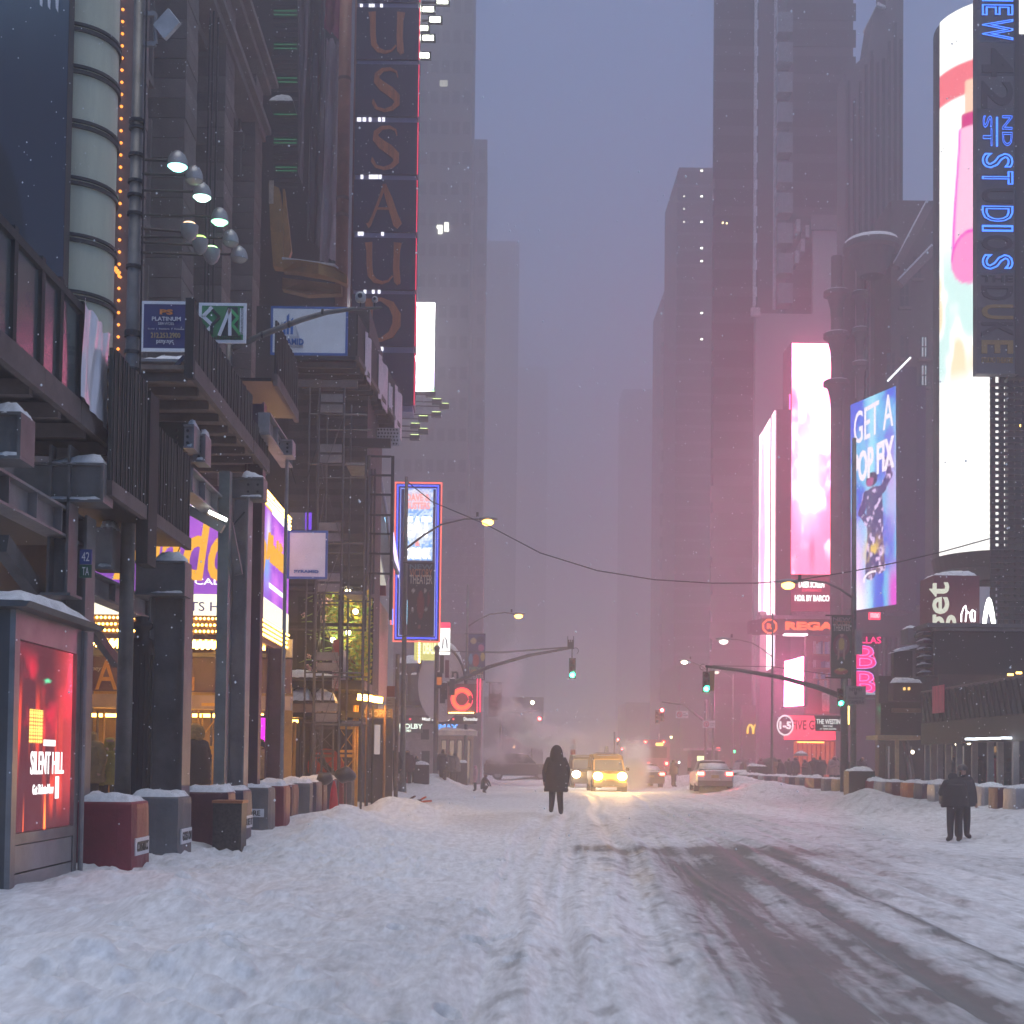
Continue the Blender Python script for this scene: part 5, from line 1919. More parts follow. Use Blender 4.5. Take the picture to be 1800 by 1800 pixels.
	for px in (839, 844):
		a = rect(px - 1, 1193, px + 1, 1252, D - 1.5)
		MB().box(a[0], a[1], D - 1.5, D - 1.42, a[2], a[3]).build('neon_bar', E('ring_red', (1, .02, .08), 1.2), rg)
	b = MB()
	for k_ in range(14):
		p = P(790 + k_ * 3.2, 1253, D - 1.7)
		b.ball(p, .045, 5)
	b.build('bulbs', WARM, rg, kind='stuff')
build_cinema()

def build_eat_sign():
	D = 70.0
	t = thing('neon_frame_sign', 'tall lit restaurant sign with blue and red neon frame and white EAT letters', 'sign', P(734, 1128, D))
	q = rect(694, 850, 773, 1126, D)
	MB().box(q[0], q[1], D, D + .8, q[2], q[3]).build('casing', M('navy_casing', (.02, .02, .10), .4), t)

	def frame(px0, py0, px1, py1, w, mat, name, d, open_=False):
		a = rect(px0, py0, px1, py1, d)
		m = MB()
		m.box(a[0], a[1], d - .05, d, a[3] - w, a[3]).box(a[1] - w, a[1], d - .05, d, a[2], a[3] - w - .001).box(a[0], a[0] + w, d - .05, d, a[2], a[3] - w - .001).box(a[0] + w + .001, a[1] - w - .001, d - .05, d, a[2], a[2] + w)
		m.build(name, mat, t)
	frame(692, 846, 776, 1130, .075, E('red_neon', (1, .16, .12), .6), 'outer_neon', D - .02)
	frame(696, 851, 770, 1124, .07, E('blue_neon', (.06, .10, 1), .8), 'inner_neon', D - .06)
	frame(702, 857, 766, 1119, .04, E('blue_neon2', (.25, .35, 1), .45), 'thin_neon', D - .04)

	def pic(u, v):
		n = hash2(np.floor(u * 16), np.floor(v * 44), 3)
		c = mix(A3(.16, .42, .95), A3(.75, .9, 1), sst(.2, .9, n))
		circ = np.exp(-((u - .5) / .42) ** 4 - ((v - .85) / .13) ** 4)
		c = mix(c, A3(.95, .72, .80), circ * .8)
		c = mix(c, A3(1, 1, 1), np.exp(-((v - .40) / .13) ** 4 - ((u - .5) / .46) ** 6) * .65)
		c = mix(c, A3(1, 1, 1), np.exp(-((v - .10) / .07) ** 4 - ((u - .5) / .46) ** 6) * .8)
		return c
	q = rect(710, 858, 761, 986, D)
	screen('screen', plane_pos((q[0], D - .03, q[2]), (q[1] - q[0], 0, 0), (0, 0, q[3] - q[2])), pic, 34, 90, VC('eat_screen', .5), t)
	rl = E('coral_letter', (1, .30, .26), .6)
	ptxt('DAVE &', (714, 868, 756, 881), D - .06, rl, t, bold=.03)
	ptxt('BUSTERS', (714, 883, 756, 895), D - .06, rl, t, bold=.03)
	ptxt('EAT', (713, 908, 758, 944), D - .07, E('white_hot', (1, 1, 1), 1.2), t, bold=.05)
	ptxt('&', (730, 949, 738, 960), D - .07, rl, t, bold=.03)
	ptxt('DRINK', (713, 963, 758, 982), D - .07, E('white_hot', (1, 1, 1), 1.2), t, bold=.05)
	q = rect(722, 1112, 757, 1114, D)
	MB().box(q[0], q[1], D - .1, D - .05, q[2], q[3]).build('neon_bar', E('blue_neon2', (.25, .35, 1), .45), t)
	q = rect(712, 1055, 716, 1098, D)
	MB().box(q[0], q[1], D - .1, D - .05, q[2], q[3]).build('neon_bar', E('cyan_edge', (.3, .7, 1), .8), t)
	# slim neon wedge on its left
	w = thing('neon_wedge', 'slim white and violet lit wedge left of the neon framed sign', 'light', P(697, 1015, D - 2))
	m = MB()
	m.prism([P(688, 930, D - 2), P(692, 935, D - 2), P(702, 1000, D - 2), (P(700, 1016, D - 2)), P(692, 985, D - 2)], (0, .2, 0))
	m.build('panel', E('wedge_violet', (.75, .6, 1), .8), w)
	for px, col in ((687, (1, .1, .08)), (690, (.1, .25, 1))):
		q = rect(px - 1, 1070, px + 1, 1098, D - 3)
		l = MB().box(q[0], q[1], D - 3, D - 2.9, q[2], q[3]).build('neon_bar', E('bar_%d' % px, col, .9), w)
	# lit yellow shop and white-red sign below
	q = rect(728, 1122, 770, 1160, D + 4)
	y = thing('yellow_sign', 'yellow lit sign with a row of orange bulbs under the neon framed sign', 'sign', ((q[0] + q[1]) / 2, D + 4, q[2]))
	MB().box(q[0], q[1], D + 4, D + 4.4, q[2], q[3]).build('face', E('yellow_face', (.9, .85, .25), .35), y)
	b = MB()
	for k in range(8):
		b.ball(P(737, 1128 + k * 5, D + 3.9), .07, 5)
	b.build('bulbs', WARM, y, kind='stuff')
	ptxt('DEALS', (744, 1130, 766, 1150), D + 3.95, E('yellow_hot', (1, .95, .5), .8), y, bold=.03)
	q = rect(770, 1094, 791, 1150, D + 6)
	y = thing('white_red_sign', 'white lit sign with a red top band right of the neon framed sign', 'sign', ((q[0] + q[1]) / 2, D + 6, q[2]))
	zs = q[2] + (q[3] - q[2]) * .82
	MB().box(q[0], q[1], D + 6, D + 6.4, q[2], zs).build('face', E('white_face', (1, 1, .97), .75), y)
	MB().box(q[0], q[1], D + 6, D + 6.4, zs + .002, q[3]).build('band', E('red_face', (1, .05, .12), .7), y)
	m = MB()
	m.tube([P(778, 1140, D + 5.95), P(779, 1125, D + 5.95), P(782, 1120, D + 5.95), P(785, 1126, D + 5.95), P(786, 1140, D + 5.95)], .04)
	m.build('drawing', M('grey_line', (.35, .35, .36), .5), y)
build_eat_sign()

# ================================================================== hazy towers
def tower(label, px0, px1, ytop, D, depth, col, win=None, lits=(), ribs=0, name='office_tower', ybot=1350, edge=None):
	depth = min(depth, 16)
	x0, x1, _, zt = rect(px0, ytop, px1, ybot, D, depth)
	t = thing(name, label, 'building', ((x0 + x1) / 2, D, 0))
	k = 'tower_%d' % px0
	mt = M(k, col, .8, 0, .12, .05)
	MB().box(x0, x1, D, D + depth, 0, zt).build('body', mt, t)
	if ribs:
		rm = M(k + 'rib', tuple(c * 1.25 for c in col), .8, 0, .1, .05)
		mb = MB()
		w = (x1 - x0) / ribs
		mb.box(-w * .14, w * .14, -.25, .05, -zt / 2, zt / 2)
		pieces('rib', mb, rm, t, [(x0 + w * (i + .5), D, zt / 2) for i in range(ribs)])
	if win:
		nx, nz, ww, wh = win
		dk = M(k + 'glass', tuple(c * .62 for c in col), .25)
		mb = MB()
		mb.box(-ww / 2, ww / 2, -.06, .06, -wh / 2, wh / 2)
		zlo = max(8, zt - 3.8 * nz)
		pieces('window', mb, dk, t, [(x0 + (x1 - x0) * (i + .5) / nx, D - .02, zlo + (zt - zlo) * (j + .35) / nz) for i in range(nx) for j in range(nz)])
	for (px, py, w, h, c, st) in lits:
		q = rect(px - w, py - h, px + w, py + h, D)
		MB().box(q[0], q[1], D - .3, D - .1, q[2], q[3]).build('lit_window', E('lit_%d_%d' % (px, py), c, st), t)
	if edge:
		for px, yt, yb in edge:
			a, b = P(px, yt, D), P(px, yb, D)
			MB().box(a.x - .12, a.x + .12, D - .5, D - .05, b.z, a.z).build('corner_trim', M('pale_trim', (.6, .6, .62), .5), t)
	return t

wl, yl = (1, 1, .85), (1, .75, .35)
tower('hazy slab tower behind the blade sign at the left of the sky gap', 560, 835, -700, 165, 40, (.17, .17, .17), (14, 34, .9, 1.5), [(773, 400, 5, 3, wl, 1.4), (785, 400, 4, 8, wl, 1.2), (774, 408, 4, 4, wl, 1.2), (780, 148, 7, 5, wl, .25)])
tower('second hazy tower stepping out just right of the left slab tower', 760, 852, 232, 215, 45, (.16, .15, .16), (5, 24, 1.0, 1.6))
tower('faint far tower barely visible right of the left towers', 820, 908, 415, 400, 60, (.16, .16, .17), ribs=7)
tower('very faint low tower block at the far end on the left', 850, 960, 640, 620, 60, (.15, .15, .16), ribs=6)
tower('pale lavender building with glass bays behind the left lamp arm', 776, 850, 905, 118, 30, (.30, .27, .30), (4, 9, 1.0, 1.6))
tower('tall dark tower on the right of the sky gap', 1252, 1330, -700, 129, 1.5, (.045, .045, .052), (7, 40, .9, 1.6), [(1270, 393, 1.2, 1, yl, 2), (1277, 394, 1.2, 1, yl, 1.6)], edge=[(1328, -60, 540)])
tower('flat topped tower with a column of lit windows, left of the tall dark tower', 1165, 1262, 283, 190, 60, (.075, .075, .09), (8, 34, 1.2, 1.8), [(1233, y, 2.2, 1.3, wl, 1.6) for y in (301, 346, 391, 437, 460, 551, 597)] + [(1202, y, 1.3, 1, wl, .9) for y in (346, 368, 391)])
tower('lower hazy shoulder block left of the flat topped tower', 1145, 1180, 505, 230, 60, (.12, .12, .13), (3, 20, 1.3, 2))
tower('far faint block low in the mist left of the shoulder block', 1085, 1160, 680, 480, 60, (.14, .13, .14), ribs=5)
tower('broad dark tower with a stack of pale bay windows behind the pink screen', 1330, 1500, -700, 131, 40, (.040, .036, .042), (9, 40, 1.2, 1.7), [(1369, 205, 1, 5, yl, 1.0), (1370, 460, 1.5, 1, yl, 1.2), (1378, 536, 2.5, 2, yl, 1.6)], edge=[(1363, -60, 545)])
bay = thing('bay_window_stack', 'stack of pale glazed bays running up the broad dark tower', 'bay window', P(1380, 540, 129.5))
for k in range(10):
	q = rect(1368, 20 + k * 53, 1394, 56 + k * 53, 129.2)
	MB().box(q[0], q[1], 129.2, 130.9, q[2], q[3]).build('bay', M('bay_glass', (.20, .21, .22), .25), bay)
for px, py in ((1400, 385), (1408, 420), (1416, 395), (1398, 440)):
	q = rect(px, py, px + 7, py + 22, 128.8)
	MB().box(q[0], q[1], 128.8, 130.9, q[2], q[3]).build('balcony', M('bay_pale', (.42, .36, .38), .6), bay)
tower('pale beige block with blank walls behind the tall pink screen', 1322, 1470, 545, 127.5, 1, (.36, .30, .31), None)
tower('beige slab with a dark top storey right of the pale beige block', 1425, 1492, 378, 128.6, .5, (.40, .33, .34), None)
q = rect(1425, 378, 1492, 405, 128.4)
MB().box(q[0], q[1], 128.3, 128.55, q[2], q[3]).build('roof_storey', M('mauve_storey', (.16, .13, .14), .7), label='dark mauve top storey band on the beige slab', cat='roof storey')
q = rect(1320, 541, 1336, 556, 127.2)
MB().box(q[0], q[1], 127.0, 127.45, q[2], q[3]).build('parapet_block', M('pale_cap', (.5, .42, .44), .7), label='small pale parapet block at the corner of the beige block', cat='parapet')

def slit_tower():
	D = 101
	t = thing('slit_window_tower', 'grey tower with slanted top and staggered dark slit windows', 'building', P(1535, 1340, D))
	pts = [P(1486, 1340, D), P(1584, 1340, D), P(1588, -40, D), P(1556, -40, D), P(1557, 10, D), P(1543, 3, D), P(1535, 25, D), P(1524, 95, D), P(1486, 128, D)]
	pts[0].z = pts[1].z = 0
	m = MB()
	m.prism(pts, (0, 2.5, 0))
	m.build('body', M('slit_grey', (.165, .15, .16), .8, 0, .1, .1), t)
	sl = MB()
	sl.box(-.10, .10, -.08, .08, -1.45, 1.45)
	rr = random.Random(4)
	locs = []
	for i in range(10):
		for j in range(9):
			px, py = 1492 + i * 10.2, 118 + j * 62 + 27 * (i % 2) + (rr.random() - .5) * 12 - (40 if i > 5 else 0)
			if py < 128 - (px - 1486) * 1.2 + 40 or py > 690:
				continue
			p = P(px, py, D - .05)
			locs.append(p)
	pieces('slit_window', sl, M('slit_dark', (.03, .028, .035), .4), t, locs)
	m = MB()
	m.prism([P(1543, 3, D - .3), P(1557, 10, D - .3), P(1557, 14, D - .3), P(1541, 8, D - .3)], (0, 4, 0))
	m.build('snow', SNOW, t)
slit_tower()

# ================================================================== right side: ornate facade
def build_ornate():
	D = 92
	t = thing('ornate_building', 'brown ornate stone building with bracketed cornices right of the pink screen', 'building', P(1560, 1340, D))
	br = M('brown_stone', (.17, .115, .115), .8, 0, .25, .5, .2)
	br2 = M('brown_stone_dark', (.11, .08, .082), .8, 0, .25, .5, .2)
	q = rect(1536, 420, 1680, 1345, D, 4)
	MB().box(q[0], q[1], D, D + 4, 0, q[3] + 3).build('wall', br2, t)
	q = rect(1470, 440, 1537, 1345, D + 2, 2)
	MB().box(q[0], q[1], D + 2, D + 4, 0, q[3]).build('bay', br, t)
	for px, w, ys in ((1478, 24, (502, 577, 662)), (1520, 15, (503, 568, 628))):
		c = P(px, 600, D).x
		r = w * D / F * .75
		zt = P(px, 440, D).z
		m = MB()
		m.lathe((c, D + 1.2, 0), [(r * .55, 5), (r * .55, zt)], 14)
		m.build('turret', br, t, smooth=True)
		for y in ys:
			z = P(px, y, D).z
			m = MB()
			m.lathe((c, D + 1.2, z), [(r * .56, -1.9), (r * .62, -1.2), (r * .85, -.55), (r * 1.0, -.35), (r * 1.3, -.3), (r * 1.3, -.02), (r * .56, .0)], 16)
			m.build('bracket_ring', br2, t)
			m = MB()
			m.lathe((c, D + 1.2, z), [(r * 1.28, -.01), (r * 1.15, .06), (r * .57, .09)], 16)
			m.build('snow', SNOW, t, smooth=True)
	for k in range(5):
		px = 1505 + k * 5.6
		a = rect(px, 455, px + 2.2, 700, D + 1.6)
		MB().box(a[0], a[1], D + 1.5, D + 1.95, a[2], a[3]).build('rib', M('rose_stone', (.36, .25, .26), .7), t)
	# round balcony with snow
	c = P(1536, 425, D - 1)
	m = MB()
	m.lathe((c.x, D - .5, c.z), [(.8, -2.2), (1.2, -1.4), (1.5, -.5), (1.9, -.4), (1.9, 0), (.1, 0)], 20)
	m.build('balcony', br2, t)
	m = MB()
	m.lathe((c.x, D - .5, c.z), [(1.85, .0), (1.7, .28), (.9, .35), (.01, .3)], 20)
	m.build('snow', SNOW, t, smooth=True)
	for px, py, lit in ((1590, 520, 0), (1612, 470, 0), (1590, 610, 0), (1566, 640, 0), (1624, 610, 1), (1624, 660, 1), (1600, 700, 0)):
		a = rect(px - 7, py - 20, px + 7, py + 20, D - .05)
		w = MB().box(a[0], a[1], D - .08, D - .002, a[2], a[3]).build('window', M('lilac_glass', (.06, .055, .065), .2), t)
		if lit:
			MB().box(a[0] + .12, a[1] - .12, D - .1, D - .081, a[2] + .1, a[3] - .1).build('lit_pane', E('cold_pane', (.75, .85, 1), .18), w)
		b = MB()
		b.box((a[0] + a[1]) / 2 - .04, (a[0] + a[1]) / 2 + .04, D - .14, D - .1, a[2], a[3]).box(a[0], a[1], D - .13, D - .101, (a[2] + a[3]) / 2 - .04, (a[2] + a[3]) / 2 + .04)
		b.build('glazing_bar', br2, w)
		b = MB()
		b.box(a[0] - .15, a[1] + .15, D - .25, D - .003, a[2] - .2, a[2] - .02)
		b.build('sill', br, w)
	# sloping roof edges
	for (p0, p1) in (((1575, 470), (1632, 362)), ((1582, 500), (1640, 440))):
		m = MB()
		m.bar(P(*p0, D - 1), P(*p1, D - 1), .5, .5)
		m.build('sloping_cornice', br, t)
		m = MB()
		m.bar(P(*p0, D - 1) + Vector((-.1, 0, .33)), P(*p1, D - 1) + Vector((-.1, 0, .33)), .4, .16)
		m.build('snow', SNOW, t)
build_ornate()

# ================================================================== lit screens on the right
def build_pink_screen():
	D = 112.0
	q = rect(1391, 600, 1465, 1012, D)
	t = thing('tall_pink_screen', 'tall blown out white and pink video screen above the red cinema sign', 'screen', ((q[0] + q[1]) / 2, D, q[2]))
	b = rect(1362, 716, 1470, 1078, D + .6)
	MB().box(q[0] - .1, q[1] + .1, D + .02, D + 3, q[2], q[3] + .05).build('casing', M('screen_case', (.12, .06, .08), .6), t)

	def pic(u, v):
		n = fbm(u * 3.2, v * 9, 33, 4)
		c = np.tile(A3(3.6, .62, 1.25), (len(u), 1))
		red = np.clip(sst(.85, .30, v + 1.7 * (n - .5)) * sst(.95, .75, v), 0, 1)
		c = mix(c, A3(1.2, .035, .06), red * .9)
		puff = np.exp(-((v - .17) / .09) ** 2) * sst(.42, .68, n)
		c = mix(c, A3(2.2, .42, .5), puff)
		fig = np.exp(-((u - .5) / .07) ** 2 - ((v - .10) / .07) ** 2)
		c = mix(c, A3(.35, .02, .06), fig * .8)
		hot = np.exp(-((u - .4) / .3) ** 2 - ((v - .45) / .2) ** 2)
		c = mix(c, A3(3.4, .7, 1.2), hot * .6)
		c = mix(c, A3(.9, .06, .2), sst(.92, 1.0, np.abs(2 * u - 1)) * .5 * sst(.8, .5, v))
		return c
	screen('screen', plane_pos((q[0], D, q[2]), (q[1] - q[0], 0, 0), (0, 0, q[3] - q[2])), pic, 50, 190, VC('pink_screen', 2.0), t)
	q2 = rect(1392, 1014, 1464, 1072, D - .2)
	MB().box(q2[0], q2[1], D - .2, D + 2, q2[2], q2[3]).build('caption_panel', E('deep_rose', (.62, .03, .12), .16), t)
	ptxt('HDR BY BARCO', (1397, 1046, 1458, 1057), D - .25, E('white_hot', (1, 1, 1), 1.2), t, bold=.03)
	ptxt('LASER SCREEN', (1404, 1022, 1449, 1033), D - .25, E('white_hot', (1, 1, 1), 1.2), t, bold=.03)
	ptxt('EXPERIENCE', (1410, 1035, 1444, 1040), D - .25, E('red_face', (1, .05, .12), .7), t, bold=.02)
	for px in (1388, 1468, 1474):
		a = rect(px - .8, 690, px + .8, 1085, D - .1)
		MB().box(a[0], a[1], D - .1, D + .1, a[2], a[3]).build('edge_neon', E('hot_pink_edge', (1, .08, .36), 1.6), t)
	# the slanting white screen on its left
	f0, f1 = P(1333, 1088, 122), P(1361, 1090, 110)
	zt0, zt1 = P(1333, 767, 122).z, P(1361, 720, 110).z
	zb = P(1347, 1180, 116).z
	s = thing('slanting_white_screen', 'white video screen seen at a slant left of the tall pink screen', 'screen', (f0 + f1) / 2)

	def pos(a, b):
		x, y = f0.x + (f1.x - f0.x) * float(a), f0.y + (f1.y - f0.y) * float(a)
		return Vector((x, y, zb + ((zt0 + (zt1 - zt0) * float(a)) - zb) * float(b)))

	def pic2(u, v):
		c = np.tile(A3(1.8, 1.1, 1.3), (len(u), 1)) * 1.2
		c = mix(c, A3(.9, .12, .5), sst(.35, .1, np.abs(u - .25) + .35 * np.abs(v - .55)) * .8)
		c = mix(c, A3(.5, .5, .55), sst(.6, .7, fbm(u * 5, v * 14, 12)) * (u < .55) * (v < .8) * .7)
		return c
	screen('screen', pos, pic2, 16, 60, VC('slant_screen', .9), s)
	m = MB()
	d = Vector((f1.x - f0.x, f1.y - f0.y, 0)).normalized()
	n = Vector((d.y, -d.x, 0))
	m.prism([pos(0, 0) - n * .1, pos(1, 0) - n * .1, pos(1, 1) - n * .1, pos(0, 1) - n * .1], -n * 1.2)
	m.build('casing', M('screen_case', (.12, .06, .08), .6), s)
	a = rect(1362, 717, 1389, 1088, 111)
	MB().box(a[0], a[1], 111, 113, a[2], a[3]).build('side_wall', M('plum_wall', (.15, .075, .10), .6), s)
	k = thing('plum_building', 'plum coloured building block carrying the pink screens', 'building', P(1420, 1340, 114))
	a = rect(1335, 1075, 1500, 1345, 115.5)
	MB().box(a[0], a[1] + 1, 115.5, 117, 0, a[3]).build('wall', M('plum_wall2', (.30, .16, .20), .6, 0, .2, .3), k)
	a = rect(1466, 560, 1500, 1345, 115.5)
	MB().box(a[0], a[1], 113.2, 115.4, 0, a[3]).build('pier', M('plum_wall', (.15, .075, .10), .6), k)
	for j, (x0_, x1_) in enumerate(((1392, 1407), (1408, 1424), (1425, 1449), (1450, 1464))):
		a = rect(x0_, 1073, x1_, 1085, 113)
		MB().box(a[0], a[1], 113, 115.4, a[2], a[3]).build('ledge_panel', M('mauve_ledge', (.42, .30, .36), .6), k)
build_pink_screen()

def build_getA():
	c0, c1 = P(1496, 1074, 84), P(1578, 1062, 78)
	t0, t1 = P(1495, 712, 84), P(1580, 676, 78)
	t = thing('blue_video_screen', 'slanting blue and white concert screen reading GET A POP FIX', 'screen', (c0 + c1) / 2)

	def pos(a, b):
		a, b = float(a), float(b)
		lo = c0 + (c1 - c0) * a
		hi = t0 + (t1 - t0) * a
		return lo + (hi - lo) * b
	rr = np.random.RandomState(2)

	def pic(u, v):
		n = fbm(u * 5, v * 8, 51, 4)
		c = mix(A3(.06, .14, .85), A3(.16, .60, 1.0), sst(.35, .65, n))
		beam = np.exp(-((u - .42 - .10 * (v - .5)) / .11) ** 2)
		c = mix(c, A3(.45, 1.0, 1.2), beam * .85)
		c = mix(c, A3(1.1, .75, 1.25), sst(.55, .2, v) * np.exp(-((u - .12) / .2) ** 2) * 1.0)
		c = mix(c, A3(1.2, 1.2, 1.3), sst(.18, .04, v) * sst(.5, .1, u))
		c = mix(c, A3(.9, .08, .75), sst(.25, .08, v) * sst(.75, .9, u))
		c = mix(c, A3(.75, .55, 1.0), np.exp(-((u - .88) / .14) ** 2 - ((v - .55) / .22) ** 2) * .8)
		# raised-arm figure of a dancer
		X = u * .234

		def seg(ax, ay, bx, by, r):
			t = np.clip(((X - ax) * (bx - ax) + (v - ay) * (by - ay)) / ((bx - ax) ** 2 + (by - ay) ** 2), 0, 1)
			return np.hypot(X - ax - t * (bx - ax), v - ay - t * (by - ay)) / r
		body = np.minimum.reduce([seg(.118, .53, .125, .36, .040), seg(.082, .54, .158, .545, .020), seg(.158, .545, .192, .60, .016), seg(.192, .60, .178, .675, .013), seg(.082, .535, .055, .46, .017), seg(.055, .46, .09, .40, .014), seg(.112, .36, .10, .16, .026), seg(.135, .36, .15, .18, .024)])
		c = mix(c, A3(.07, .03, .16), sst(1.12, .9, body) * .92)
		head = seg(.106, .60, .108, .612, .027)
		c = mix(c, A3(.05, .02, .07), sst(1.15, .9, head) * .95)
		c = mix(c, A3(.55, .12, .34), sst(1.2, .8, seg(.098, .592, .10, .600, .017)) * .9)
		spark = sst(.55, .72, fbm(u * 16, v * 40, 71, 3)) * sst(1.25, .85, body)
		c = mix(c, A3(1.0, .75, 1.15), spark * .9)
		bag = np.exp(-((u - .48) / .2) ** 2 - ((v - .26) / .07) ** 2) * sst(.45, .7, fbm(u * 12, v * 18, 81, 3))
		c = mix(c, A3(1.1, .75, .12), bag)
		return c
	screen('screen', pos, pic, 84, 240, VC('blue_screen', .44), t)
	r = (c1 - c0)
	r = Vector((r.x, r.y, 0)).normalized()
	wlt = E('screen_white', (1, .9, 1), .5)
	n = r.cross(ZV).normalized()
	def at(a, b):
		return pos(a, b) + n * .05
	Wd = (c1 - c0).length
	txt('GET A', at(.5, .885), Wd * .84, 2.0, wlt, t, right=r, up=ZV, depth=.04)
	txt('POP FIX', at(.5, .690), Wd * .88, 1.9, wlt, t, right=r, up=ZV, depth=.04, bold=.03)
	ring_mesh(at(.55, .115), .62, .74, 0, math.pi, 14, .05).build('drawing', wlt, t)
	m = MB()
	m.prism([pos(0, 0) - n * .08, pos(1, 0) - n * .08, pos(1, 1) - n * .08, pos(0, 1) - n * .08], -n * 1.6)
	m.build('casing', M('violet_case', (.06, .03, .09), .5), t)
	q = rect(1581, 640, 1612, 1075, 77.6)
	MB().box(q[0], q[1], 77.7, 80.5, q[2], q[3]).build('side_wall', M('violet_wall', (.06, .035, .075), .6), t)
	m = MB()
	m.bar(P(1560, 670, 78), P(1601, 628, 77), .08, .08)
	m.build('edge_light', E('edge_white', (.9, .95, 1), .9), t)
	q = rect(1528, 1076, 1548, 1089, 76)
	s = thing('small_lit_sign', 'small crimson lit sign below the blue concert screen', 'sign', ((q[0] + q[1]) / 2, 76, q[2]))
	MB().box(q[0], q[1], 76, 76.2, q[2], q[3]).build('face', E('red_face', (1, .05, .12), .5), s)
	ptxt('STUDIO', (1530, 1078, 1546, 1086), 75.98, E('screen_white', (1, .9, 1), .5), s, bold=.02)
	w = thing('dark_violet_building', 'dark violet building front behind the pink letters', 'building', P(1540, 1340, 86))
	q = rect(1494, 1070, 1650, 1345, 87)
	MB().box(q[0], q[1], 87, 88.2, 0, q[3]).build('wall', M('aubergine', (.07, .04, .065), .7, 0, .2, .5), w)
	for px in (1552, 1560, 1568, 1577):
		a = rect(px, 1120, px + 3, 1240, 86.8)
		MB().box(a[0], a[1], 86.7, 86.98, a[2], a[3]).build('rib', M('aubergine_rib', (.13, .08, .11), .7), w)
build_getA()

def build_cylinder():
	D, R = 51.0, 2.3
	c = P(1750, 600, D)
	z0, z1 = P(1750, 965, D - R).z, P(1750, -8, D - R).z
	t = thing('round_video_screen', 'huge blown out cylindrical video screen behind the vertical studio sign', 'screen', (c.x, D, z0))
	MB().lathe((c.x, D, 0), [(R - .05, z0 - .02), (R - .05, z1)], 40).build('drum', M('drum', (.1, .1, .1), .6), t)
	m = MB()
	m.lathe((c.x, D, z0), [(R * .5, -.9), (R * .96, -.55), (R * 1.0, -.02), (.01, 0)], 40)
	m.build('base_ring', M('drum_base', (.035, .03, .033), .6), t)

	def pos(a, b):
		th = math.pi + math.pi * .06 + (math.pi * .98) * float(a)
		return Vector((c.x + R * math.cos(th), D + R * math.sin(th), z0 + (z1 - z0) * float(b)))

	def pic(u, v):
		c = np.tile(A3(1.6, 1.58, 1.5), (len(u), 1))
		band = sst(.835, .84, v) * sst(.90, .895, v)
		c = mix(c, A3(1.25, .25, .30), band)
		past = sst(.30, .34, v) * sst(.62, .5, v)
		n = fbm(u * 6, v * 9, 18, 3)
		c = mix(c, A3(1.25, 1.0, .55), past * sst(.5, .62, n) * .8)
		c = mix(c, A3(.45, 1.05, 1.0), past * sst(.5, .40, n) * .6)
		# pink marker pen standing on its cap
		cx = .205 + .02 * (v - .6)
		wd = .060 + .040 * sst(.80, .55, v)
		stem = sst(1.05, .95, np.abs(u - cx) / wd) * (v > .52) * (v < .775)
		c = mix(c, A3(1.5, .78, 1.05), stem)
		edge = np.exp(-((np.abs(u - cx) / wd - .95) / .10) ** 2) * (v > .52) * (v < .775)
		c = mix(c, A3(1.25, .10, .95), edge)
		cap = ((u - cx - .005) / .108) ** 2 + ((v - .535) / .048) ** 2
		c = mix(c, A3(1.4, .40, .85), sst(1.05, .95, cap))
		c = mix(c, A3(1.2, .05, .75), np.exp(-((cap - 1) / .12) ** 2) * (v > .535))
		tip = sst(1.05, .9, np.abs(u - cx) / .028) * (v > .775) * (v < .86)
		c = mix(c, A3(1.4, .9, .65), tip)
		nub = sst(1.05, .9, np.abs(u - cx + .005) / .045) * (v > .775) * (v < .80)
		c = mix(c, A3(.9, .05, .30), nub)
		return c
	screen('screen', pos, pic, 110, 200, VC('round_screen', .34), t, smooth=True)
build_cylinder()

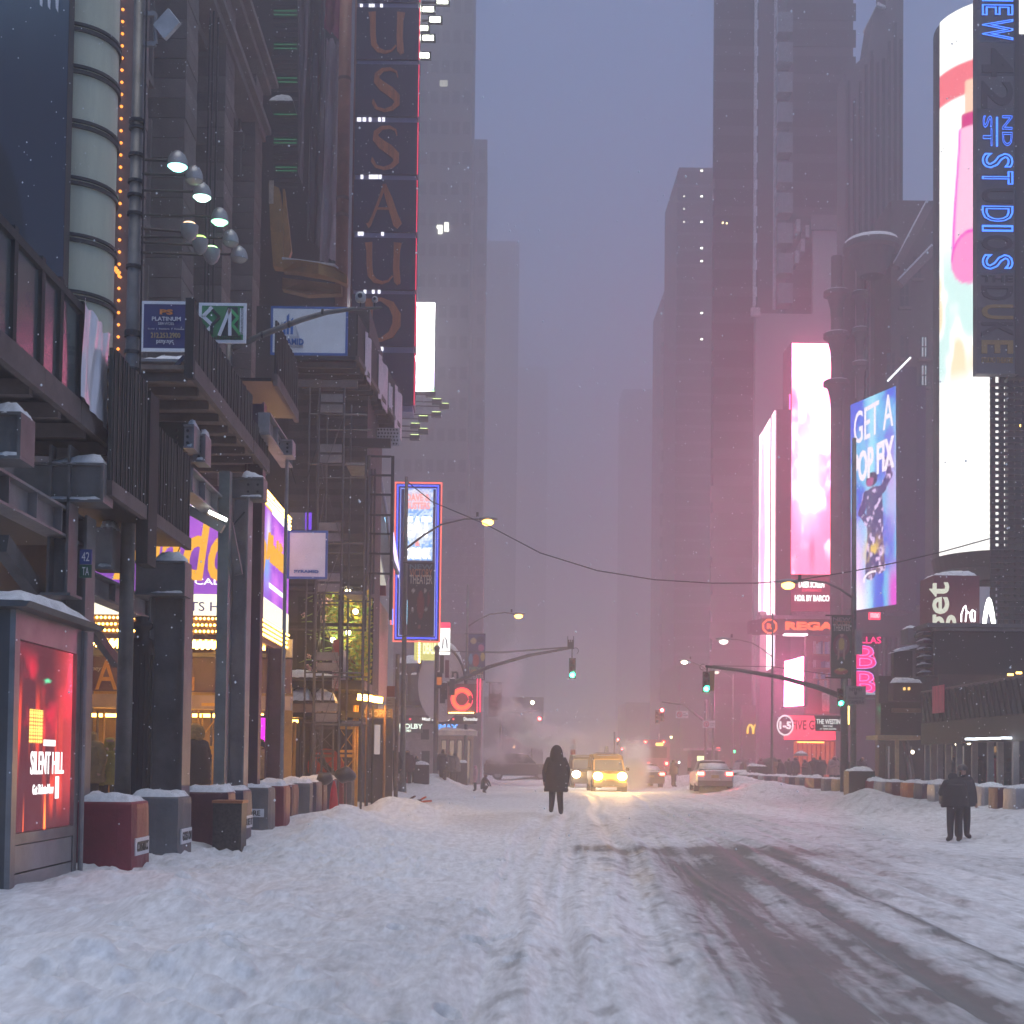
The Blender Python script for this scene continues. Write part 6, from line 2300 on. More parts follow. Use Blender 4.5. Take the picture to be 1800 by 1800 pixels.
def build_studio_sign():
	D = 45.0
	q = rect(1716, -170, 1790, 668, D)
	t = thing('studio_blade_sign', 'tall grey blade sign with blue neon letters turned sideways', 'sign', ((q[0] + q[1]) / 2, D, q[2]))
	gm = [M('sign_grey_a', (.105, .105, .108), .5, 0, .2, .8), M('sign_grey_b', (.085, .085, .09), .5, 0, .2, .8)]
	n = 14
	h = (q[3] - q[2]) / n
	mb = MB()
	mb.box(-(q[1] - q[0]) / 2, (q[1] - q[0]) / 2, -.02, .35, -h / 2 + .006, h / 2 - .006)
	pieces('panel', mb, gm, t, [((q[0] + q[1]) / 2, D, q[2] + h * (k + .5)) for k in range(n)])
	MB().box(q[1] - .12, q[1] + .02, D - .05, D - .022, q[2], q[3]).build('edge_strip', DARK, t)
	blue = E('blue_tube', (.04, .17, 1), 1.1)
	dead = M('dead_letter', (.022, .022, .024), .5)
	amber = M('amber_dead', (.30, .18, .04), .5)
	face = D - .05

	def side(body, y0, y1, mat, px0=1725, px1=1781, outline=.022, bold=0):
		a = rect(px0, y0, px1, y1, face)
		c = Vector(((a[0] + a[1]) / 2, face, (a[2] + a[3]) / 2))
		if mat is blue:
			txt(body, c, a[3] - a[2], a[1] - a[0], dead, t, right=-ZV, up=XV, depth=.02, bold=.02)
			return txt(body, c - Vector((0, .03, 0)), a[3] - a[2], a[1] - a[0], blue, t, right=-ZV, up=XV, outline=outline, name='neon_letter')
		return txt(body, c, a[3] - a[2], a[1] - a[0], mat, t, right=-ZV, up=XV, depth=.04, bold=.02)
	side('N', -42, 4, blue)
	side('E', 8, 28, blue)
	side('W', 33, 72, blue)
	side('4', 84, 136, dead)
	side('2', 142, 192, dead)
	side('ND', 203, 258, blue, 1761, 1779, .014)
	side('ST', 203, 258, blue, 1727, 1744, .014)
	a = rect(1751, 205, 1754, 258, face)
	MB().box(a[0], a[1], face - .02, face + .01, a[2], a[3]).build('neon_bar', blue, t)
	for ch, y0, y1, lit in (('S', 269, 297, 1), ('T', 301, 325, 1), ('U', 331, 357, 0), ('D', 362, 391, 1), ('I', 396, 408, 1), ('O', 413, 442, 0), ('S', 447, 475, 1)):
		side(ch, y0, y1, blue if lit else dead)
	for ch, y0, y1, k in (('D', 502, 528, 0), ('U', 535, 561, 1), ('K', 566, 592, 0), ('E', 598, 622, 1)):
		side(ch, y0, y1, amber if k else dead)
	ptxt('THE', (1725, 484, 1781, 496), face, dead, t, bold=.02)
	ptxt('STUDIO THEATRE', (1725, 628, 1781, 638), face, amber, t, bold=.02)
	# open grid below and behind it
	g = thing('steel_grid', 'dark open steel grid in front of the round screen below the studio sign', 'grid', P(1765, 1095, 46.5))
	xs = [1746, 1761, 1776, 1787, 1799, 1812]
	dk = M('grid_dark', (.03, .03, .032), .5, .3)
	for px in xs:
		a, b = P(px, 660, 46.5), P(px, 1098, 46.5)
		MB().box(a.x - .075 if px < 1780 else a.x - .05, a.x + .075, 46.5, 46.62, b.z, a.z).build('upright', dk, g)
	zt, zb = P(1770, 672, 46.5).z, P(1770, 1092, 46.5).z
	x0, x1 = P(1741, 900, 46.4).x, P(1815, 900, 46.4).x
	mb = MB()
	mb.box(-(x1 - x0) / 2, (x1 - x0) / 2, -.05, .05, -.055, .055)
	nb = 38
	pieces('cross_bar', mb, dk, g, [((x0 + x1) / 2, 46.42, zb + (zt - zb) * (k + .5) / nb) for k in range(nb)])
	a = P(1762, 670, 46.4)
	MB().box(x0 + .5, x1 + 1, 46.1, 46.8, a.z + .05, a.z + .35).build('head_beam', dk, g)
	q = rect(1780, 640, 1830, 1100, 48)
	MB().box(q[0], q[1] + 2, 48, 49.5, 0, q[3] + 12).build('dark_wall', M('soot_wall', (.025, .023, .025), .6), g)
	for px, py, c, st in ((1797, 748, (1, .6, .12), 4), (1788, 1037, (.1, 1, .35), .8), (1795, 965, (1, .7, .3), 1.5)):
		p = P(px, py, 47.8)
		MB().ball(p, .09 if st > 2 else .05, 6).build('pilot_lamp', E('pilot_%d' % py, c, st), g)
build_studio_sign()

# ================================================================== right foreground shops
def build_right_shops():
	D = 46
	t = thing('red_store_sign', 'dark red store sign box with pale letters turned sideways', 'sign', P(1665, 1095, D))
	q = rect(1617, 1011, 1722, 1098, D, 1.5)
	MB().box(q[0], q[1], D, D + 1.5, q[2] - .3, q[3]).build('box', M('dark_crimson', (.155, .022, .04), .5, 0, .2), t)
	MB().snowcap(q[0], q[1], D, D + 1.5, q[3], .22, 7).build('snow', SNOW, t, smooth=True)
	a = rect(1633, 1022, 1681, 1124, D - .04)
	txt('get', ((a[0] + a[1]) / 2, D - .04, (a[2] + a[3]) / 2 + .1), a[3] - a[2] - .25, a[1] - a[0], E('store_letter', (.92, .95, .80), .30), t, right=ZV, up=-XV, depth=.05, bold=.015)
	n = thing('neon_scribble', 'white neon drawing of three slim shapes on the black canopy', 'neon', P(1703, 1095, D - 1))
	wn = E('white_neon', (1, .98, 1), 1.6)
	for pts in ([(1690, 1093), (1690, 1080), (1694, 1068), (1697, 1064), (1699, 1075), (1697, 1093)], [(1698, 1081), (1701, 1075), (1704, 1078)], [(1706, 1076), (1709, 1072), (1714, 1075), (1713, 1093)], [(1706, 1076), (1705, 1084), (1708, 1093)], [(1709, 1073), (1708, 1086), (1712, 1093)]):
		m = MB()
		m.tube([P(x, y, D - 1) for x, y in pts], .022, 5)
		m.build('neon_tube', wn, n)
	ar = thing('neon_arch', 'thick white glowing pointed arch on the black canopy', 'neon', P(1739, 1095, D - 1))
	out = [(1729, 1096), (1731, 1078), (1734, 1063), (1737, 1053), (1739, 1050), (1742, 1053), (1745, 1063), (1748, 1078), (1750, 1096)]
	inn = [(1745, 1096), (1743, 1084), (1740, 1076), (1739, 1074), (1737, 1077), (1735, 1085), (1734, 1096)]
	MB().prism([P(x, y, D - 1) for x, y in out + inn], (0, .12, 0)).build('arch', E('arch_white', (1, 1, .92), 2.2), ar)
	# black canopy
	D2 = 43
	cpy = thing('black_canopy', 'deep black theatre canopy with snowy ledge under the red store sign', 'canopy', P(1720, 1190, D2))
	q = rect(1642, 1110, 1830, 1188, D2)
	MB().box(q[0], q[1] + 3, D2, D2 + .9, q[2], q[3]).build('box', M('canopy_black', (.022, .02, .02), .6, 0, .3, .8), cpy)
	q2 = rect(1626, 1097, 1830, 1104, D2 - .2)
	MB().box(q2[0], q2[1] + 3, D2 - .4, D2 + 1, q2[2], q2[3]).build('cornice', M('canopy_grey', (.10, .095, .10), .6), cpy)
	MB().box(q[0] - .02, q[1] + 3, D2 - .25, D2 + .6, q[3] + .002, q2[2] - .002).build('frieze', M('canopy_grey2', (.20, .195, .205), .6), cpy)
	for k in range(6):
		b = rect(1620, 1112 + k * 14, 1638, 1117 + k * 14, D2 + .4)
		l = MB().box(b[0], b[1], D2 + .2, D2 + 1.2, b[2], b[3]).build('fin', DARK, cpy)
		MB().snowcap(b[0], b[1], D2 + .2, D2 + 1.2, b[3], .1, 4).build('snow', SNOW, cpy, smooth=True)
	b = rect(1583, 1104, 1632, 1130, D2 + 2, .8)
	MB().box(b[0], b[1], D2 + 2, D2 + 2.8, b[2], b[3]).build('side_box', M('canopy_grey3', (.14, .125, .13), .6), cpy)
	MB().snowcap(b[0], b[1], D2 + 2, D2 + 2.8, b[3], .12, 6).build('snow', SNOW, cpy, smooth=True)
	b = rect(1571, 1144, 1604, 1190, D2 + 1)
	MB().box(b[0], b[1], D2 + 1, D2 + 1.3, b[2], b[3]).build('speaker_box', M('canopy_black', (.022, .02, .02), .6), cpy)
	b2 = rect(1604, 1136, 1618, 1190, D2 + 1)
	MB().box(b2[0], b2[1], D2 + 1, D2 + 1.3, b2[2], b2[3]).build('box_side', M('canopy_grey3', (.14, .125, .13), .6), cpy)
	m = MB()
	m.prism([P(1570, 1147, D2 + .9), P(1584, 1138, D2 + .9), P(1619, 1131, D2 + .9), P(1614, 1138, D2 + .9)], (0, .6, 0))
	m.build('snow', SNOW, cpy)
	m = MB()
	for px in (1660, 1690, 1722, 1745):
		p = P(px, 1187, D2 + 2)
		m.box(p.x - .35, p.x + .35, D2 + .1, D2 + .8, q[2] - .05, q[2] - .004)
	m.build('soffit_glow', E('soffit_amber', (1, .40, .16), .16), cpy)
	for px in (1589, 1597):
		p = rect(px, 1208, px + 3, 1213, D2 + 3)
		MB().box(p[0], p[1], D2 + 3, D2 + 3.1, p[2], p[3]).build('lit_pane', E('amber_pane', (1, .55, .15), .6), cpy)
	b = rect(1570, 1200, 1620, 1232, D2 + 3.2)
	MB().box(b[0], b[1], D2 + 3.2, D2 + 3.8, b[2], b[3]).build('lower_box', M('canopy_brown', (.06, .045, .045), .6), cpy)
	MB().snowcap(b[0], b[1], D2 + 3, D2 + 3.8, b[3], .2, 6).build('snow', SNOW, cpy, smooth=True)
	# parapet shed on the right
	X = 13.6
	sh = thing('black_parapet_shed', 'black boarded sidewalk shed with slanting struts along the right kerb', 'shed', L(1720, 1400, X))
	ya, yb = L(1900, 1250, X).y, L(1619, 1250, X).y
	z0, zm, z1 = L(1700, 1306, X).z, L(1700, 1263, X).z, L(1700, 1207, X).z
	MB().box(X, X + .12, ya, yb, z0, zm - .02).build('fascia', M('fascia_black', (.02, .018, .018), .6, 0, .3), sh)
	n = 30
	w = (yb - ya) / n
	mb = MB()
	mb.box(-.03, .03, -w / 2 + .03, w / 2 - .03, -(z1 - zm) / 2, (z1 - zm) / 2)
	pieces('plank', mb, [M('soot_a', (.045, .044, .045), .7), M('soot_b', (.065, .063, .064), .7), M('soot_c', (.035, .034, .036), .7)], sh, [(X + .06, ya + w * (k + .5), (zm + z1) / 2) for k in range(n)], [rnd.randrange(3) for k in range(n)])
	mb = MB()
	L_ = math.hypot(w * 1.2, z1 - zm)
	mb.bar((0, -w * .6, -(z1 - zm) / 2), (0, w * .6, (z1 - zm) / 2), .05, .05)
	pieces('strut', mb, BLACK, sh, [(X - .04, ya + w * (k + 1), (zm + z1) / 2) for k in range(0, n - 1)])
	MB().box(X - .02, X + .14, ya, yb, z1 + .002, z1 + .08).build('top_rail', M('rail_brown', (.12, .09, .09), .6), sh)
	MB().box(X + .13, X + 5, ya, yb, z0 + .3, z0 + .45).build('deck', DARK, sh)
	px_posts = (1630, 1640, 1652, 1667, 1686, 1713, 1741, 1758, 1785)
	for k, px in enumerate(px_posts):
		y = L(px, 1350, X + .3).y
		MB().box(X + .22, X + .38, y - .06, y + .06, .1, z0 + .28).build('post', M('tan_post', (.36, .28, .23), .6) if k % 2 else M('pale_post_b', (.30, .27, .26), .6), sh)
	for px in (1638, 1646):
		y = L(px, 1350, X + 1.2).y
		m = MB()
		m.bar((X + .6, y, .1), (X + .6, y + 1.2, z0 + .2), .07)
		m.build('brace', BOARD, sh)
	for k, px in enumerate((1708, 1727, 1748, 1770, 1795)):
		p = P(px, 1299 + k * -.6, 36)
		MB().box(p.x - .14, p.x + .14, 35.9, 36.1, p.z - .025, p.z + .025).build('tube_lamp', E('cold_tube', (.8, .9, 1), 2.2), sh)
	b = rect(1644, 1206, 1657, 1256, 38)
	MB().box(X - .3, X - .28, 38.6, 39.4, L(1650, 1252, X).z, L(1650, 1206, X).z)
	yb_ = L(1650, 1230, X - .1).y
	MB().box(X - .12, X - .10, yb_ - .55, yb_ + .55, L(1650, 1254, X).z, L(1650, 1206, X).z).build('crimson_banner', M('crimson_cloth_b', (.55, .06, .12), .5, 0, .4, 1.2, 0, (1, 4, .6)), sh)
	# shop behind
	st = thing('lit_shopfront', 'dim shopfront with tan posts and warm windows behind the right shed', 'shopfront', P(1720, 1390, 50))
	q = rect(1545, 1190, 1900, 1400, 50)
	MB().box(q[0], q[1], 50, 50.5, 0, q[3]).build('wall', M('shop_dusk', (.055, .045, .045), .6, 0, .3), st)
	for px, w, col, s_ in ((1562, 5, (.8, .7, .8), .06), (1600, 6, (.7, .6, .7), .05), (1672, 5, (.9, .75, .5), .12), (1690, 8, (.9, .8, .75), .07), (1715, 6, (1, .8, .55), .1), (1748, 7, (1, .55, .2), .12), (1775, 8, (.9, .8, .8), .08)):
		a = rect(px - w, 1308, px + w, 1385, 49.9)
		d = MB().box(a[0], a[1], 49.9, 49.99, .3, a[3]).build('window', M('window_frame_dark', (.05, .045, .045), .5), st)
		MB().box(a[0] + .08, a[1] - .08, 49.86, 49.899, .5, a[3] - .08).build('pane', E('shop_pane_%d' % px, col, s_), d)
	for px, py in ((1577, 1312), (1577, 1318), (1577, 1324), (1682, 1308), (1703, 1306), (1604, 1322)):
		p = P(px, py, 49)
		MB().ball(p, .07, 6).build('shop_light', E('shop_spot', (1, .85, .6), 3.0), st)
	for px, py in ((1775, 1186), (1776, 1194), (1776, 1204), (1768, 1210), (1776, 1209), (1790, 1183)):
		p = P(px, py, 40.5)
		MB().box(p.x - .07, p.x + .07, 40.4, 40.5, p.z - .03, p.z + .03).build('shop_light', E('shop_amber', (1, .52, .10), 3.5), st)
	q = rect(1650, 1186, 1830, 1264, 41.5)
	MB().box(q[0], q[1], 41.5, 41.6, q[2], q[3]).build('upper_wall', M('taupe_dark', (.06, .042, .036), .6, 0, .4, 1.0), st)
	# olive dark screen box
	D3 = 47
	o = thing('dark_screen_box', 'switched off olive dark screen box with a lit tan base', 'screen', P(1582, 1310, D3))
	q = rect(1548, 1236, 1618, 1292, D3)
	MB().box(q[0], q[1], D3, D3 + .4, q[2], q[3]).build('face', M('olive_black', (.035, .037, .024), .4, 0, .3), o)
	b = rect(1543, 1292.5, 1618, 1300, D3 - .1)
	MB().box(b[0], b[1], D3 - .1, D3 + 1.4, b[2], b[3]).build('base', M('tan_base', (.45, .30, .16), .5), o)
	a = P(1579, 1300, D3)
	MB().box(a.x - .06, a.x + .06, D3 + .1, D3 + .2, .1, b[2]).build('post', M('tan_post_b', (.48, .33, .18), .6), o)
	b = rect(1585, 1228, 1618, 1232, D3 - .2)
	MB().box(b[0], b[1], D3 - .2, D3 + .3, b[2], b[3]).build('top_light', E('tan_light', (1, .65, .30), .22), o)
	MB().box(b[0] - .3, b[1], D3 - .3, D3 + .2, b[2] - .4, b[2] - .26).build('foot_light', M('tan_foot', (.2, .13, .08), .5), o)
build_right_shops()

def build_pink_letters():
	D = 72
	t = thing('pink_letter_sign', 'vertical shop sign of huge hot pink letters', 'sign', P(1524, 1222, D))
	q = rect(1499, 1112, 1546, 1222, D)
	MB().box(q[0], q[1], D + .2, D + 1, q[2], q[3]).build('board', M('aubergine_board', (.05, .02, .045), .6), t)
	pk = E('hot_pink', (1, .01, .16), .75)
	ptxt('DALLAS', (1489, 1119, 1549, 1131), D, pk, t, bold=.02)
	ptxt('B', (1504, 1135, 1540, 1175), D, pk, t, bold=.12)
	ptxt('B', (1504, 1180, 1540, 1220), D, pk, t, bold=.12)
	ptxt('B', (1503, 1134, 1541, 1176), D - .05, E('lilac_tube', (.5, .3, 1), .5), t, outline=.010, name='neon_letter')
	ptxt('B', (1503, 1179, 1541, 1221), D - .05, E('lilac_tube', (.5, .3, 1), .5), t, outline=.010, name='neon_letter')
	l = rect(1500, 1219, 1560, 1223, D - 3)
	MB().box(l[0], l[1], D - 3, D - 1, l[2] - .1, l[2] + .05).build('ledge', DARK, t)
	MB().snowcap(l[0], l[1], D - 3, D - 1, l[2] + .05, .2, 5).build('snow', SNOW, t, smooth=True)
build_pink_letters()

def build_cinema_right():
	D = 104
	t = thing('red_cinema_sign', 'dark cinema name sign with red neon letters and octagon emblem', 'sign', P(1400, 1116, D))
	q = rect(1338, 1088, 1500, 1115, D)
	MB().box(q[0], q[1], D, D + 1, q[2], q[3]).build('box', M('plum_box', (.085, .025, .04), .5), t)
	m = MB()
	a = [P(1318, 1091, D + 2), P(1338, 1088, D), P(1338, 1115, D), P(1318, 1113, D + 2)]
	m.prism(a, (0, 1, 0))
	m.build('end_panel', M('plum_box2', (.10, .03, .05), .5), t)
	rn = E('red_orange_neon', (1, .10, .02), 1.0)
	ptxt('REGAL', (1380, 1093, 1482, 1108), D - .05, rn, t, bold=.06)
	c = P(1353, 1101, D - .05)
	m = MB()
	r = 12.5 * D / F
	pts = [Vector((c.x + r * math.cos(k * math.pi / 4 + .39), c.y, c.z + r * math.sin(k * math.pi / 4 + .39))) for k in range(8)]
	for k in range(8):
		m.bar(pts[k], pts[(k + 1) % 8], .12, .1, up=(0, 1, 0))
	m.build('octagon', rn, t)
	ptxt('R', (1348, 1096, 1358, 1106), D - .06, rn, t, bold=.05)
	p = rect(1380, 1113, 1420, 1116, D - .3)
	MB().box(p[0], p[1], D - .3, D + .5, p[2] - .02, p[3] - .02).build('light_bar', E('rose_bar', (1, .75, .85), 2.0), t)
	MB().box(q[0], q[1], D - .2, D + 1, q[3] + .005, q[3] + .25).build('top_ledge', M('mauve_ledge', (.42, .30, .36), .6), t)
	# bright white vertical panel
	w = thing('bright_white_panel', 'dazzling white vertical light panel with pink glow under the cinema sign', 'screen', P(1396, 1246, D - 2))
	a0, a1 = P(1379, 1242, D), P(1413, 1240, D - 3)
	b0, b1 = P(1380, 1163, D), P(1413, 1154, D - 3)
	m = MB()
	n = (a1 - a0).cross(ZV).normalized()
	m.prism([a0, a1, b1, b0], -n * .3)
	m.build('casing', DARK, w)
	MB().prism([a0 + n * .02, a1 + n * .02, b1 + n * .02, b0 + n * .02], n * .02).build('panel', E('dazzle', (1, .15, .38), 22.0), w)
	m = MB()
	m.bar(a0 + Vector((-.1, 0, -.15)), a1 + Vector((0, 0, -.15)), .4, .08)
	m.build('sill', M('mauve_ledge', (.42, .30, .36), .6), w)
	# picture billboard of shelves
	q = rect(1416, 1118, 1486, 1255, D - 1)
	s = thing('shelf_billboard', 'pink billboard picturing shelves of books beside the dazzling panel', 'billboard', ((q[0] + q[1]) / 2, D, q[2]))
	MB().box(q[0], q[1], D - 1, D - .4, q[2], q[3]).build('board', M('rose_board', (.40, .13, .16), .6, 0, .3, .4), s)
	rr = random.Random(6)
	for py, h in ((1146, 24), (1170, 14), (1190, 12), (1205, 20)):
		z = P(1450, py + 4, D - 1.2)
		MB().box(q[0] + .4, q[1] - .2, D - 1.35, D - 1.01, z.z - .09, z.z).build('shelf', M('rose_shelf', (.5, .25, .25), .6), s)
		x = q[0] + .55
		while x < q[1] - .5:
			wd = rr.uniform(.08, .2)
			hh = h * D / F * rr.uniform(.75, 1)
			cc = rr.choice([(.3, .45, .65), (.7, .72, .78), (.12, .2, .38), (.75, .6, .62), (.45, .2, .25), (.55, .65, .75)])
			MB().box(x, x + wd, D - 1.25, D - 1.01, z.z + .002, z.z + hh).build('book', M('book_%d' % int(cc[0] * 100), cc, .6), s)
			x += wd + .015
	ar = MB()
	ar.tube([P(1456, 1250, D - 1.5), P(1456, 1220, D - 1.6), P(1464, 1212, D - 1.7), P(1474, 1208, D - 1.6)], [.45, .5, .42, .3], 10)
	ar.build('white_sleeve', M('white_sleeve', (.7, .66, .68), .5), s, smooth=True)
	# burger shop
	b = thing('burger_shop', 'burger shop with glowing pink red sign band and orange strip light', 'shop', P(1425, 1340, D - 2))
	q = rect(1388, 1258, 1470, 1300, D - 3)
	MB().box(q[0], q[1], D - 3, D - 1, q[2], q[3]).build('sign_band', E('pinkred_band', (1, .04, .09), .8), b)
	ptxt('FIVE GUYS', (1392, 1266, 1458, 1283), D - 3.05, M('dark_rose', (.25, .01, .03), .6), b, bold=.02)
	q = rect(1400, 1303, 1470, 1345, D - 2)
	MB().box(q[0], q[1], D - 2, D - 1, 0, q[3]).build('shopfront', E('ember_front', (1, .14, .05), .25), b)
	for k in range(9):
		a = rect(1402 + k * 8, 1303, 1403.5 + k * 8, 1345, D - 2.1)
		MB().box(a[0], a[1], D - 2.15, D - 2.02, 0, a[3]).build('mullion', M('dark_rose', (.25, .01, .03), .6), b)
	a = rect(1401, 1303, 1448, 1305, D - 3.2)
	MB().box(a[0], a[1], D - 3.3, D - 3.2, a[2] - .04, a[3] - .02).build('strip_light', E('orange_strip', (1, .25, .04), 3.0), b)
	c = P(1380, 1275, D - 3.2)
	k = D / F
	badge = ring_mesh(c, .02, 17 * k, 0, 2 * math.pi, 30, .12, .8).build('badge', M('badge_rose', (.35, .08, .14), .6), b)
	ring_mesh(c - Vector((0, .05, 0)), 15 * k, 18 * k, 0, 2 * math.pi, 30, .06, .8).build('badge_ring', E('badge_white', (1, .9, .95), .45), badge)
	ptxt('1-5', (1370, 1268, 1391, 1282), D - 3.3, E('badge_white', (1, .9, .95), .45), badge, bold=.05)
	# golden arch restaurant further on
	g = thing('arch_restaurant', 'fast food restaurant corner with yellow arch sign and orange panels', 'restaurant', P(1340, 1340, 126))
	q = rect(1305, 1240, 1372, 1345, 126)
	MB().box(q[0], q[1], 126, 127, 0, q[3]).build('wall', M('dusk_mauve', (.13, .08, .10), .6), g)
	yl_ = E('arch_yellow', (1, .55, .02), .75)

	def arches(x0p, x1p, y0p, y1p, D, r, nm):
		m = MB()
		wv = (x1p - x0p) / 2
		for j in range(2):
			pts = []
			for i in range(13):
				th = math.pi - math.pi * i / 12
				pts.append(P(x0p + wv * (j + .5) + wv / 2 * math.cos(th), y1p - (y1p - y0p) * math.sin(th) ** .8, D))
			m.tube(pts, r, 6)
		m.build(nm, yl_, g)
	arches(1314, 1334, 1274, 1290, 125.5, .10, 'arch_emblem')
	for px0, px1, y0, y1 in ((1346, 1356, 1243, 1280), (1342, 1352, 1307, 1345), (1368, 1374, 1307, 1345)):
		a = rect(px0, y0, px1, y1, 125)
		MB().box(a[0], a[1], 125, 125.5, max(a[2], .2), a[3]).build('orange_panel', E('orange_panel', (1, .34, .10), .28), g)
	arches(1349, 1376, 1247, 1268, 124.8, .2, 'arch_emblem')
	# hotel sign and amber panel
	D5 = 60
	h = thing('hotel_sign', 'small dark hotel sign with white lettering hung on the pole', 'sign', P(1455, 1286, D5))
	q = rect(1434, 1262, 1478, 1285, D5)
	MB().box(q[0], q[1], D5, D5 + .12, q[2], q[3]).build('board', M('bronze_board', (.06, .045, .045), .5), h)
	MB().box(q[0] - .03, q[1], D5 - .05, D5 + .15, q[3] + .002, q[3] + .1).build('cap', BOARD, h)
	ww = E('hotel_white', (1, 1, 1), .3)
	ptxt('THE WESTIN', (1435, 1264, 1477, 1273), D5 - .02, ww, h, bold=.02)
	ptxt('NEW YORK', (1447, 1275, 1464, 1278), D5 - .02, ww, h)
	ptxt('AT TIMES SQUARE', (1441, 1280, 1470, 1283), D5 - .02, ww, h)
	q = rect(1482, 1241, 1493, 1273, 62)
	am = thing('amber_light_panel', 'small glowing amber light panel beside the green signal', 'light', ((q[0] + q[1]) / 2, 62, q[2]))
	MB().box(q[0], q[1], 62, 62.15, q[2], q[3]).build('panel', E('amber_glow', (1, .60, .12), 3.0), am)
	MB().box(q[0] - .05, q[1] + .05, 62.16, 62.4, q[2] - .05, q[3] + .05).build('housing', DARK, am)
build_cinema_right()

# ================================================================== barrier blocks along both kerbs
def ordinal(n):
	w = ['first', 'second', 'third', 'fourth', 'fifth', 'sixth', 'seventh', 'eighth', 'ninth', 'tenth', 'eleventh', 'twelfth', 'thirteenth', 'fourteenth', 'fifteenth', 'sixteenth', 'seventeenth', 'eighteenth', 'nineteenth', 'twentieth', 'twenty first', 'twenty second', 'twenty third', 'twenty fourth', 'twenty fifth', 'twenty sixth', 'twenty seventh', 'twenty eighth', 'twenty ninth', 'thirtieth']
	return w[n]

COV = {'red': M('cover_red', (.20, .018, .035), .5, 0, .3, 2.2, .2), 'grey': M('cover_grey', (.13, .13, .135), .6, 0, .25, 2.2, .2), 'navy': M('cover_navy', (.035, .035, .075), .5, 0, .3, 2.2, .2),
	   'tan': M('cover_tan', (.36, .24, .10), .6, 0, .3, 2.2, .2), 'maroon': M('cover_maroon', (.10, .02, .035), .5, 0, .3, 2.2, .2), 'silver': M('cover_silver', (.34, .33, .34), .4, .1, .3, 2.2, .2),
	   'orange': M('cover_orange', (.50, .14, .035), .5, 0, .3, 2.2, .2), 'dark': M('cover_dark', (.03, .032, .035), .55, 0, .4, 2.2, .2)}

def cover_mesh(seed, w=.66, l=.78, h=.92):
	"""draped cover over a concrete block: bevelled box with sagging, creased cloth sides"""
	rr = random.Random(seed)
	mb = MB()
	n = 20
	rings = []
	for z, k in ((0, 1.02), (.15, 1.01), (.4, 1.0), (.65, 1.0), (.84, .995), (.895, .98), (.918, .94), (.92, .5)):
		ring = []
		for i in range(n):
			t = 2 * math.pi * (i + .5) / n
			c, s_ = math.cos(t), math.sin(t)
			p = 14.0
			rad = (abs(c) ** p + abs(s_) ** p) ** (-1 / p)
			cre = 1 + (rr.uniform(-.022, .022) * (1.4 - z))
			ring.append(Vector((c * rad * w / 2 * k * cre, s_ * rad * l / 2 * k * cre, z * h / .92 + (rr.uniform(-.02, .01) if z == 0 else 0))))
		rings.append(ring)
	mb.loft(rings)
	return mb

COVERS = [cover_mesh(k) for k in range(6)]

def barrier(x, y, cname, label, group, txt_=None, rz=0, tall=1.0):
	z = 0.0
	t = thing('barrier_block', label, 'barrier', (x, y, z), group)
	src = COVERS[rnd.randrange(6)]
	m = MB()
	ca, sa = math.cos(rz), math.sin(rz)
	m.add([(x + v[0] * ca - v[1] * sa, y + v[0] * sa + v[1] * ca, z + v[2] * tall) for v in src.v], src.f)
	m.build('cover', COV[cname], t, smooth=False)
	s = MB()
	s.snowcap(x - .30, x + .30, y - .36, y + .36, .915 * tall, rnd.uniform(.06, .17), 6, .01)
	s.build('snow', SNOW, t, smooth=True)
	if txt_:
		side = 1 if x < 0 else -1
		if txt_[1] == 'side':
			MB().box(x + .325 * side, x + .342 * side, y - .27, y + .30, .33, .52).build('label_strip', WHITE_P, t)
			txt(txt_[0], (x + .345 * side, y + .02, .425), .48, .11, DKP, t, right=YV if side > 0 else -YV, depth=.006, bold=.02)
		else:
			MB().box(x - .20, x + .25, y - .410, y - .39, .42, .56).build('label_strip', WHITE_P, t)
			txt(txt_[0], (x + .02, y - .414, .49), .34, .09, DKP, t, depth=.006, bold=.02)
	return t

gl = 'covered barrier blocks along the left kerb'
LD = [(15.2, 'red', ('CONSTRUCT', 'side')), (17.3, 'grey', ('GOES ON', 'side')), (20.0, 'maroon', None), (21.4, 'navy', ('USE IT', 'side')), (23.6, 'grey', ('STORE', 'front')), (25.2, 'red', None), (26.6, 'maroon', None),
	  (28.6, 'grey', None), (30.2, 'navy', None), (31.8, 'maroon', None), (33.6, 'navy', None), (35.4, 'red', None), (37.0, 'grey', None), (38.4, 'red', None), (39.8, 'tan', None), (41.4, 'tan', None), (43.4, 'silver', None),
	  (45.6, 'maroon', None), (47.8, 'silver', None), (50.2, 'red', None), (52.8, 'grey', None), (55.6, 'navy', None), (58.6, 'maroon', None), (62, 'red', None)]
for k, (y, c, tx) in enumerate(LD):
	barrier(-4.18 + rnd.uniform(-.06, .06), y, c, '%s covered barrier block, %s from the kiosk along the left kerb' % (c, ordinal(k)), gl, tx, 0 if tx else rnd.uniform(-.06, .06))
p = (-3.72, 19.3)
t = thing('street_bin', 'speckled dark metal bin with orange rim between the barrier blocks', 'bin', (p[0], p[1], .1))
MB().box(p[0] - .20, p[0] + .20, p[1] - .2, p[1] + .2, .1, .78).build('body', M('speckled', (.035, .035, .036), .5, .2, .9, 26), t)
MB().box(p[0] - .215, p[0] + .215, p[1] - .215, p[1] + .215, .782, .82).build('rim', M('rim_orange', (.35, .12, .05), .5), t)
gr = 'covered barrier blocks along the right kerb'
